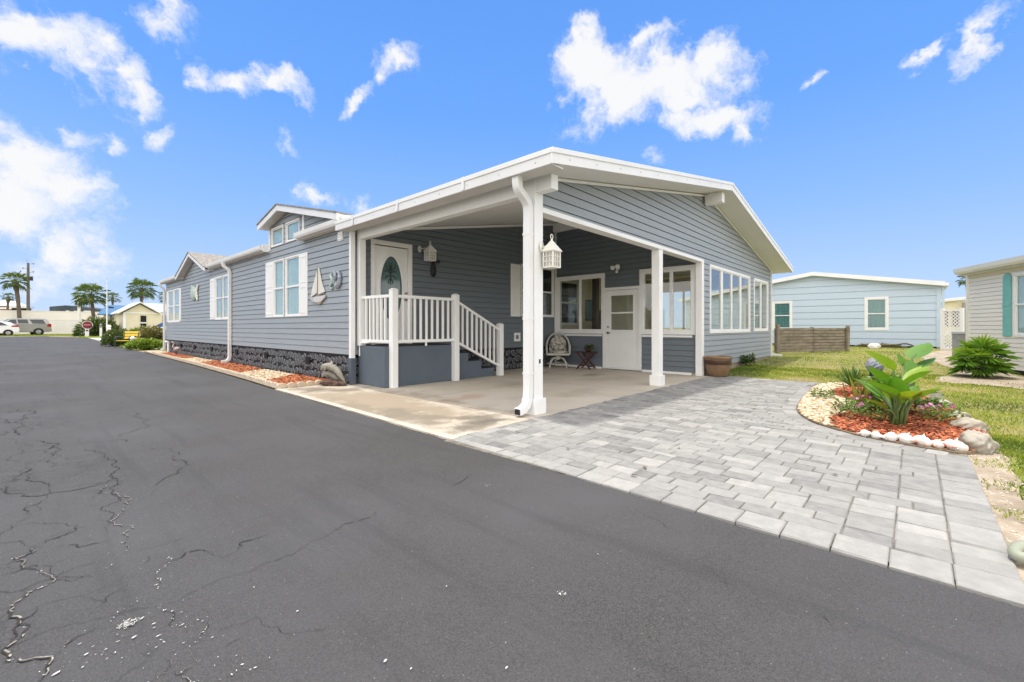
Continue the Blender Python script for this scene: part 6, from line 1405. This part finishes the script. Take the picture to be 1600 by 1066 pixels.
m_ = MB(); m_.blob((0, 0, .36), (.17, .09, .10), 3, .03, 1); m_.tube(curve([(.12, 0, .40), (.20, 0, .52), (.15, 0, .66), (.19, 0, .72)], 4), [.045] * 4 + [.03] * 8 + [.03], 8); m_.blob((.21, 0, .72), (.06, .04, .04), 2, 0, 1); m_.build('body', M['pinkbird'], o, local=True, smooth=True)
m_ = MB(); [m_.tube([(0, s_ * .04, .30), (.02, s_ * .04, .15), (-.01, s_ * .04, -.01)], .012, 5) for s_ in (-1, 1)]; m_.build('legs', M['black'], o, local=True)
m_ = MB(); m_.tube([(.25, 0, .72), (.33, 0, .67)], [.02, .006], 6); m_.build('beak', M['black'], o, local=True)
tag(MB().tube(curve([(4.20, 24.3, 0), (4.20, 24.3, .40), (4.16, 24.3, .50), (4.08, 24.3, .48)], 4), .045, 10).build('vent_pipe', M['white'], None, smooth=True), 'short white hooked pipe at the stone skirting near the far corner', 'pipe')
tag(MB().tube([(4.05, 9.1, .0), (4.05, 9.1, .0)], .01).build('x', None, None), 'x', 'x') if False else None

# no-entry style sign, posts, flagpole
q = Vector((3.953,59.545,0.0)); g = gz(q.x, q.y); o = thing('road_sign', (q.x, q.y, g), 'round red road sign with a pale band on a white block post', 'sign', rz=R(-47.7 + 55))
m_ = MB(); m_.box(-.13, .13, -.1, .1, 0, .86); m_.build('post', M['fencewhite'], o, local=True, bevel=.02)
m_ = MB(); m_.tube([(0, -.10, 1.17), (0, -.13, 1.17)], .40, 28); m_.build('sign_rim', M['fencewhite'], o, local=True)
m_ = MB(); m_.tube([(0, -.131, 1.17), (0, -.140, 1.17)], .36, 28); m_.build('sign_face', M['signred'], o, local=True)
m_ = MB(); m_.box(-.28, .22, -.149, -.141, 1.15, 1.23); m_.build('sign_band', M['signpink'], o, local=True)
m_ = MB(); m_.box(.10, .46, -.165, -.150, .93, 1.05); m_.build('plate', M['signblack'], o, local=True)
m_ = MB(); m_.box(-.10, .06, -.14, -.101, .58, .70); m_.build('reflector', M['signblack'], o, local=True)
def wpost(px, lab, h, w, cap):
    q = Vector(px); g = gz(q.x, q.y); o = thing('drive_post', (q.x, q.y, g), lab, 'post', 'white posts by the gravel drive'); m_ = MB(); m_.box(-w, w, -w, w, -.05, h); m_.build('shaft', M['fencewhite'], o, local=True, bevel=.02)
    m_ = MB()
    if cap == 'lamp': m_.lathe((0, 0, h), [(w * 1.3, 0), (w * 1.5, .06), (w * .9, .22), (w * 1.6, .26), (.01, .40)], 10)
    else: m_.lathe((0, 0, h), [(w * 1.35, 0), (w * 1.4, .08), (w * .8, .18), (.01, .2)], 12)
    m_.build('cap', M['metalgrey'] if cap == 'lamp' else M['fencewhite'], o, local=True, smooth=True)
wpost((4.911,59.235,0.0), 'thin white post with a grey lamp cap by the gravel drive', .92, .09, 'lamp')
wpost((5.254,56.63,0.0), 'thick white post with a domed cap by the flagpole', 1.0, .14, 'dome')
q = Vector((5.192,57.441,0.0)); o = thing('flag_pole', (q.x, q.y, gz(q.x, q.y)), 'tall thin white flagpole beside the domed white post', 'flagpole')
m_ = MB(); m_.tube([(0, 0, -.1), (0, 0, 2.6), (0, 0, 5.6)], [.055, .05, .025], 8); m_.build('pole', M['fencewhite'], o, local=True); m_ = MB(); m_.blob((0, 0, 5.64), (.05, .05, .05), 2, 0, 1); m_.build('finial', M['metalgrey'], o, local=True)
m_ = MB(); m_.tube([(0, 0, 2.95), (.35, 0, 2.95)], .03, 6); m_.box(.12, .5, -.06, .06, 2.80, 2.93); m_.build('arm', M['signblack'], o, local=True)

# fences and walls across the end of the road
vf = thing('vinyl_fence', (0, 78, gz(0, 78)), 'long white vinyl panel fence across the end of the road', 'fence')
m_ = MB(); z0 = gz(0, 78); n = 0; x = -12.0
while x < 7.4:
    m_.box(x, x + .142, 77.97, 78.03, z0 + .08, z0 + 1.68); x += .15
m_.build('panels', M['fencewhite'], vf)
for x in [-12 + 2.4 * k for k in range(9)]: m_ = MB(); m_.box(x - .065, x + .065, 77.92, 78.05, z0, z0 + 1.86); m_.build('fence_post', M['fencewhite'], vf)
m_ = MB(); m_.box(-12, 7.4, 77.94, 78.06, z0 + .04, z0 + .14); m_.box(-12, 7.4, 77.94, 78.06, z0 + 1.68, z0 + 1.78); m_.build('rail', M['fencewhite'], vf)
m_ = MB(); m_.box(-30, 16, 99.8, 100.2, 0, 3.62); m_.box(-30.05, 16.05, 99.75, 100.25, 3.62, 3.72); tag(m_.build('boundary_wall', M['tanwall'], None), 'long pale tan wall rising behind the white fence', 'wall')
def palm(loc, hc, rc, nf, tr, label, seed, lean=(0, 0), nl=16):
    o = thing('fan_palm', loc, label, 'palm', 'fan palms on the skyline'); q = random.Random(seed); top = Vector((lean[0], lean[1], hc)); m_ = MB(); n = 10
    m_.tube([Vector((lean[0] * (k / n) ** 2, lean[1] * (k / n) ** 2, hc * k / n)) for k in range(n + 1)], [tr * .72 * (1.25 if k == 0 else 1.0 if k < n - 1 else 1.5) * q.uniform(.94, 1.06) for k in range(n + 1)], 9); m_.build('trunk', M['trunk'], o, local=True)
    c, s_ = MB(), MB(); fanplant(c, s_, top, int(nf * .8), rc * .46, rc * .60, 13, q, -.75, 1.35, rc * .026, .30, .48, 3.6); s_.build('leaf_stalks', M['stem'], o, local=True, fix=False); c.build('crown', M['palmleaf'], o, local=True, fix=False)
palm((5.851,78.26,0.0), 5.33, 2.0, 46, .26, 'tall full-crowned fan palm standing near the round red sign', 1, (-.3, 0))
palm((10.84,80.207,0.0), 6.51, 1.95, 46, .24, 'full round-headed fan palm rising behind the cream house', 2)
palm((-0.693,98.823,0.0), 8.01, 1.95, 34, .33, 'thick-trunked fan palm behind the parked grey vehicle', 3, (-.45, 0))
palm((10.475,107.352,0.0), 6.57, 1.3, 30, .18, 'small slender fan palm above the blue roof', 4)
palm((6.984,117.132,0.0), 6.35, 1.45, 30, .2, 'small fan palm half hidden behind the white lamp pole', 5)
palm((-3.15,159.47,0.0), 8.42, 1.45, 26, .3, 'distant small fan palm in front of the red brick building', 6, (.2, 0))
palm((19.945,119.232,0.0), 7.73, 1.6, 26, .2, 'distant fan palm just peeping past the far corner of the house', 7)
palm((100.319,-6.235,0.0), 8.73, 1.5, 26, .2, 'distant fan palm peeping past the beige house corner', 8)
q = Vector((0.236,160.206,0.0)); o = thing('utility_pole', q, 'tall dark utility pole with insulators above the tan wall', 'utility pole'); hp_ = 16.93
m_ = MB(); m_.tube([(0, 0, 0), (0, 0, hp_ * .5), (0, 0, hp_)], [.33, .30, .22], 9); m_.build('shaft', M['pole'], o, local=True)
for z, s_ in ((hp_ - .3, 1), (hp_ - 1.4, -1), (hp_ - 2.3, 1), (hp_ - 3.6, -1)):
    m_ = MB(); m_.tube([(0, 0, z), (s_ * .75, -s_ * .7, z + .1)], .07, 6); m_.blob((s_ * .85, -s_ * .8, z + .15), (.16, .16, .22), 2, 0, 1); m_.build('insulator', M['metalgrey'], o, local=True)
m_ = MB(); m_.tube([(.5, -.4, hp_ - 4.3), (.5, -.4, hp_ - 3.3)], .32, 10); m_.tube([(-.5, .4, hp_ - 4.3), (-.5, .4, hp_ - 3.5)], .25, 10); m_.build('transformer', M['signblack'], o, local=True)
m_ = MB(); m_.tube([(.1, 0, hp_ - .4), (-.3, .3, hp_ + 1.0)], .05, 5); m_.build('mast', M['metalgrey'], o, local=True)
q = Vector((5.023,88.085,0.0)); m_ = MB(); m_.tube([(q.x, q.y, .3), (q.x, q.y, 5.41)], .17, 10); m_.tube([(q.x, q.y, 5.41), (q.x, q.y, 5.5)], .2, 10); tag(m_.build('lamp_pole', M['fencewhite'], None), 'thick plain white pole rising above the tan wall', 'pole')
# cream house with white roof, blue-roofed house, red brick and slate buildings
ch_ = thing('cream_house', (8.23, 62, gz(8, 62)), 'cream house with a white gable roof and dark window beyond the shrubs', 'house')
g = gz(8, 62); m_ = MB(); m_.prism(lambda a, b, d: (a, 62 + d, b), [(6.95, g - .1), (14.5, g - .1), (14.5, 2.75), (9.6, 2.75), (8.23, 3.65), (6.95, 2.75)], 0, 9); m_.build('wall', M['creamwall'], ch_)
m_ = MB(); m_.prism(lambda a, b, d: (a, 61.5 + d, b), [(6.5, 2.62), (8.23, 3.78), (10.0, 2.62), (10.0, 2.74), (8.23, 3.92), (6.5, 2.74)], 0, 7); m_.build('gable_roof', M['metalroof'], ch_)
m_ = MB(); m_.hexa(((8.3, 62.4, 2.85), (15, 62.4, 2.85), (15, 67, 3.84), (8.3, 67, 3.84), (8.3, 62.4, 2.97), (15, 62.4, 2.97), (15, 67, 3.96), (8.3, 67, 3.96))); m_.build('roof', M['metalroof'], ch_)
m_ = MB(); m_.box(8.30, 8.78, 61.94, 62.0, .86, 2.42); wq = m_.build('window', M['ventdark'], ch_); m_ = MB(); m_.box(8.24, 8.84, 61.92, 61.99, .78, .86); m_.box(8.26, 8.82, 61.92, 61.96, 1.58, 1.70); m_.build('frame', M['white'], wq)
m_ = MB(); m_.box(10.2, 10.6, 61.94, 62.0, 1.7, 2.5); m_.build('window', M['ventdark'], ch_)
m_ = MB(); m_.box(6.9, 9.7, 61.93, 61.99, 2.62, 2.76); m_.build('frieze', M['white'], ch_); m_ = MB(); m_.box(6.88, 7.08, 61.9, 62.0, g, 2.62); m_.build('corner_trim', M['white'], ch_)
bl = thing('blue_roofed_house', (6.6, 70, gz(6, 70)), 'small house with a bright blue metal roof left of the cream house', 'house'); g = gz(6, 70)
m_ = MB(); m_.box(6.1, 12, 70.5, 76, g, 2.9); m_.build('wall', M['creamwall'], bl)
m_ = MB(); m_.hexa(((5.4, 68.8, 2.55), (12.2, 68.8, 2.55), (12.2, 73, 3.75), (6.6, 73, 3.75), (5.4, 68.8, 2.68), (12.2, 68.8, 2.68), (12.2, 73, 3.88), (6.6, 73, 3.88))); m_.build('roof', M['bluepaint'], bl)
for x in (6.5, 7.15): m_ = MB(); m_.box(x, x + .17, 68.95, 69.1, g, 2.56); m_.build('porch_post', M['bluepaint'], bl)
m_ = MB(); m_.box(5.9, 7.6, 69.0, 69.1, g + .3, g + .95); m_.build('porch_wall', M['metalgrey'], bl); m_ = MB(); m_.box(6.9, 7.6, 70.4, 70.5, 1.3, 2.3); m_.build('window', M['ventdark'], bl)
rb = thing('brick_building', (-4.123,175.397,0.12), 'red brick building with a white roof above the tan wall', 'building'); c = Vector(WL[rb.name])
fr = lambda s, z, d: (c.x + s * .9 - d * .4, c.y - s * .2 - d * .9, z)
m_ = MB(); m_.fbox(fr, -12, 2.7, 0, 7.0, -5, 0); m_.build('wall', M['redbrick'], rb); m_ = MB(); m_.fbox(fr, -12.4, 3.1, 6.7, 6.9, -5.4, .4); m_.hexa((fr(-12, 6.9, .4), fr(3, 6.9, .4), fr(3, 6.9, -5), fr(-12, 6.9, -5), fr(-12, 8.2, -2), fr(1.2, 8.2, -2), fr(1.2, 8.2, -3), fr(-12, 8.2, -3))); m_.build('roof', M['metalroof'], rb)
for s in (-9, -6, -3): m_ = MB(); m_.fbox(fr, s, s + 1.6, 4.8, 6.0, 0, .06); m_.build('window', M['ventdark'], rb)
m_ = MB(); m_.fbox(fr, -12, 2.7, 5.95, 6.45, .0, .08); m_.build('band', M['white'], rb)
wb = thing('white_annex', (-1.612,168.181,0.146), 'low white building with dark window strip beside the red brick one', 'building'); c2 = Vector(WL[wb.name])
fr2 = lambda s, z, d: (c2.x + s * .9 - d * .4, c2.y - s * .2 - d * .9, z)
m_ = MB(); m_.fbox(fr2, -1.4, 1.7, 0, 5.2, -3, 0); m_.build('wall', M['white'], wb); m_ = MB(); m_.fbox(fr2, -1.1, 1.4, 5.2, 6.1, -2.9, -.1); m_.build('window', M['ventdark'], wb); m_ = MB(); m_.fbox(fr2, -1.5, 1.9, 6.1, 6.5, -3.1, .1); m_.build('roof', M['metalroof'], wb)
sb = thing('slate_roofed_building', (7.892,157.736,0.146), 'wide building with dark blue-grey roof and pale sloping gables above the tan wall', 'building'); c3 = Vector(WL[sb.name])
fr3 = lambda s, z, d: (c3.x + s * .73 - d * .68, c3.y + s * .2 - d * .73, z)
m_ = MB(); m_.fbox(fr3, -5.2, 9, 0, 5.4, -4, 0); m_.build('wall', M['slate'], sb); m_ = MB(); m_.prism(fr3, [(-5.4, 5.2), (9.2, 5.0), (9.2, 5.7), (1.0, 6.6), (-1.6, 6.7), (-5.4, 6.25)], -4.3, .3); m_.build('roof', M['slate'], sb)
for s in (-2.2, -.2, 2.2): m_ = MB(); m_.prism(fr3, [(s - 1.6, 3.5), (s + 1.3, 5.4), (s + 1.6, 5.4), (s + 1.9, 3.5)], .35, .8); m_.build('gable', M['tanwall'], sb)
m_ = MB(); m_.fbox(fr3, 3.4, 5.4, 4.2, 5.5, .32, .6); m_.build('dormer', M['tanwall'], sb); m_ = MB(); m_.fbox(fr3, 5.6, 16, 4.4, 4.9, -1, .5); m_.build('low_roof', M['slate'], sb)

# ---- vehicles
def car(name, loc, rz, L, prof, belt, side, wheels, paint, label, wins, tail, W=.92, rwheel=.36):
    o = thing(name, loc, label, 'car', rz=rz)
    n = len(prof); top = max(z for _, z in prof)
    def hw(z): return W * (1 - .16 * max(0, (z - belt) / (top - belt)) - .05 * max(0, (.5 - z)))
    m_ = MB(); m_.v = [(x, -hw(z), z) for x, z in prof] + [(x, hw(z), z) for x, z in prof]
    m_.f = [tuple(range(n)), tuple(range(2 * n - 1, n - 1, -1))] + [(i, i + n, (i + 1) % n + n, (i + 1) % n) for i in range(n)]; m_.t = [.5] * len(m_.f)
    m_.build('body', paint, o, local=True, bevel=.03)
    for P in wins:
        for sd_ in (-1, 1):
            m_ = MB(); k = len(P); m_.v = [(x, sd_ * (hw(z) + .004), z) for x, z in P] + [(x, sd_ * (hw(z) - .03), z) for x, z in P]; m_.f = [tuple(range(k)), tuple(range(2 * k - 1, k - 1, -1))] + [(i, (i + 1) % k, (i + 1) % k + k, i + k) for i in range(k)]; m_.t = [.5] * len(m_.f); m_.build('side_window', M['carglass'], o, local=True)
    for (x0, z0, x1, z1) in side:
        m_ = MB(); d = Vector((x1 - x0, 0, z1 - z0)).normalized(); nn = Vector((-d.z, 0, d.x)) * .008
        if nn.x * (1 if x0 > L / 2 else -1) < 0: nn = -nn
        m_.v = [Vector((x, s_ * (hw(z) - .09), z)) + nn * q for q in (1, -3) for x, z, s_ in ((x0, z0, -1), (x1, z1, -1), (x1, z1, 1), (x0, z0, 1))]; m_.f = [(0, 1, 2, 3), (7, 6, 5, 4), (0, 4, 5, 1), (1, 5, 6, 2), (2, 6, 7, 3), (3, 7, 4, 0)]; m_.t = [.5] * 6; m_.build('windscreen', M['carglass'], o, local=True)
    for x in wheels:
        for sd_ in (-1, 1):
            m_ = MB(); m_.tube([(x, sd_ * (W - .22), rwheel), (x, sd_ * (W - .02), rwheel), (x, sd_ * (W + .006), rwheel)], [rwheel + .07, rwheel + .07, rwheel + .06], 24); m_.build('wheel_arch', M['tyre'], o, local=True)
            m_ = MB(); m_.tube([(x, sd_ * (W - .2), rwheel), (x, sd_ * (W + .0), rwheel), (x, sd_ * (W + .02), rwheel)], [rwheel, rwheel, rwheel * .9], 24); wv = m_.build('wheel', M['tyre'], o, local=True)
            m_ = MB(); m_.tube([(x, sd_ * (W + .021), rwheel), (x, sd_ * (W + .03), rwheel)], [rwheel * .62, rwheel * .55], 18)
            for k in range(5): a = k * 1.2566; m_.tube([(x, sd_ * (W + .034), rwheel), (x + rwheel * .58 * math.cos(a), sd_ * (W + .034), rwheel + rwheel * .58 * math.sin(a))], .035, 5)
            m_.build('rim', M['alloy'], wv, local=True)
    for sd_ in (-1, 1):
        m_ = MB(); x0, x1, z0, z1 = tail; m_.v = [(x, sd_ * (hw((z0 + z1) / 2) + q), z) for q in (.012, -.12) for x, z in ((x0, z0), (x1, z0 + .03), (x1 - .02, z1 - .03), (x0 + .02, z1))]; m_.f = [(0, 1, 2, 3), (7, 6, 5, 4), (0, 4, 5, 1), (1, 5, 6, 2), (2, 6, 7, 3), (3, 7, 4, 0)]; m_.t = [.5] * 6; m_.build('tail_lamp', M['taillight'], o, local=True, bevel=.01)
        m_ = MB(); m_.box(L - .28, L - .04, sd_ * .62 - .15, sd_ * .62 + .15, .70, .84); m_.build('headlight', M['alloy'], o, local=True, bevel=.02)
    m_ = MB(); m_.box(-.05, .22, -W + .06, W - .06, .42, .58); m_.build('bumper', M['metalgrey'], o, local=True, bevel=.03)
    return o
SP = [(0, .40), (-.02, .62), (.02, 1.02), (.14, 1.30), (.32, 1.78), (.55, 1.88), (2.9, 1.86), (3.15, 1.80), (3.85, 1.22), (4.9, 1.10), (5.08, .92), (5.10, .45), (4.9, .34), (.2, .34)]
SW = [[(.45, 1.28), (1.48, 1.30), (1.72, 1.74), (.66, 1.74)], [(1.78, 1.30), (2.55, 1.30), (2.62, 1.74), (1.86, 1.74)], [(2.66, 1.28), (3.62, 1.24), (3.10, 1.70), (2.72, 1.73)]]
q = Vector((1.778,73.822,0.0)); car('parked_suv', (q.x, q.y, gz(q.x, q.y) - .01), R(180 + 8), 5.1, SP, 1.24, [(3.82, 1.27, 3.20, 1.77), (.16, 1.36, .33, 1.76)], (1.02, 4.05), M['suv'], 'parked grey-green SUV with dark windows before the white fence', SW, (.0, .34, .92, 1.28))
HP = [(0, .42), (-.03, .62), (.05, .98), (.28, 1.14), (.62, 1.42), (1.2, 1.50), (2.2, 1.46), (2.95, 1.02), (3.8, .86), (4.02, .66), (4.02, .36), (3.8, .24), (.2, .26)]
HW_ = [[(.80, 1.10), (1.75, 1.04), (1.75, 1.40), (1.25, 1.42)], [(1.80, 1.04), (2.75, 1.02), (2.2, 1.38), (1.80, 1.41)]]
q = Vector((-0.591,71.225,0.0)); car('parked_hatchback', (q.x, q.y, gz(q.x, q.y) - .01), R(180 + 4), 4.0, HP, .95, [(2.92, 1.05, 2.24, 1.45), (.30, 1.16, .60, 1.40)], (.78, 3.2), M['carwhite'], 'parked white hatchback with a red tail lamp cut off by the left edge', HW_, (.02, .55, .92, 1.12), .84, .30)
q = Vector((10.232,48.188,0.0)); car('parked_hatchback', (q.x, q.y, gz(q.x, q.y)), R(200), 4.0, HP, .95, [(2.92, 1.05, 2.24, 1.45), (.30, 1.16, .60, 1.40)], (.78, 3.2), M['carwhite'], 'white car with a dark windscreen half hidden behind the bronze-green shrub', HW_, (.02, .55, .92, 1.12), .84, .30)
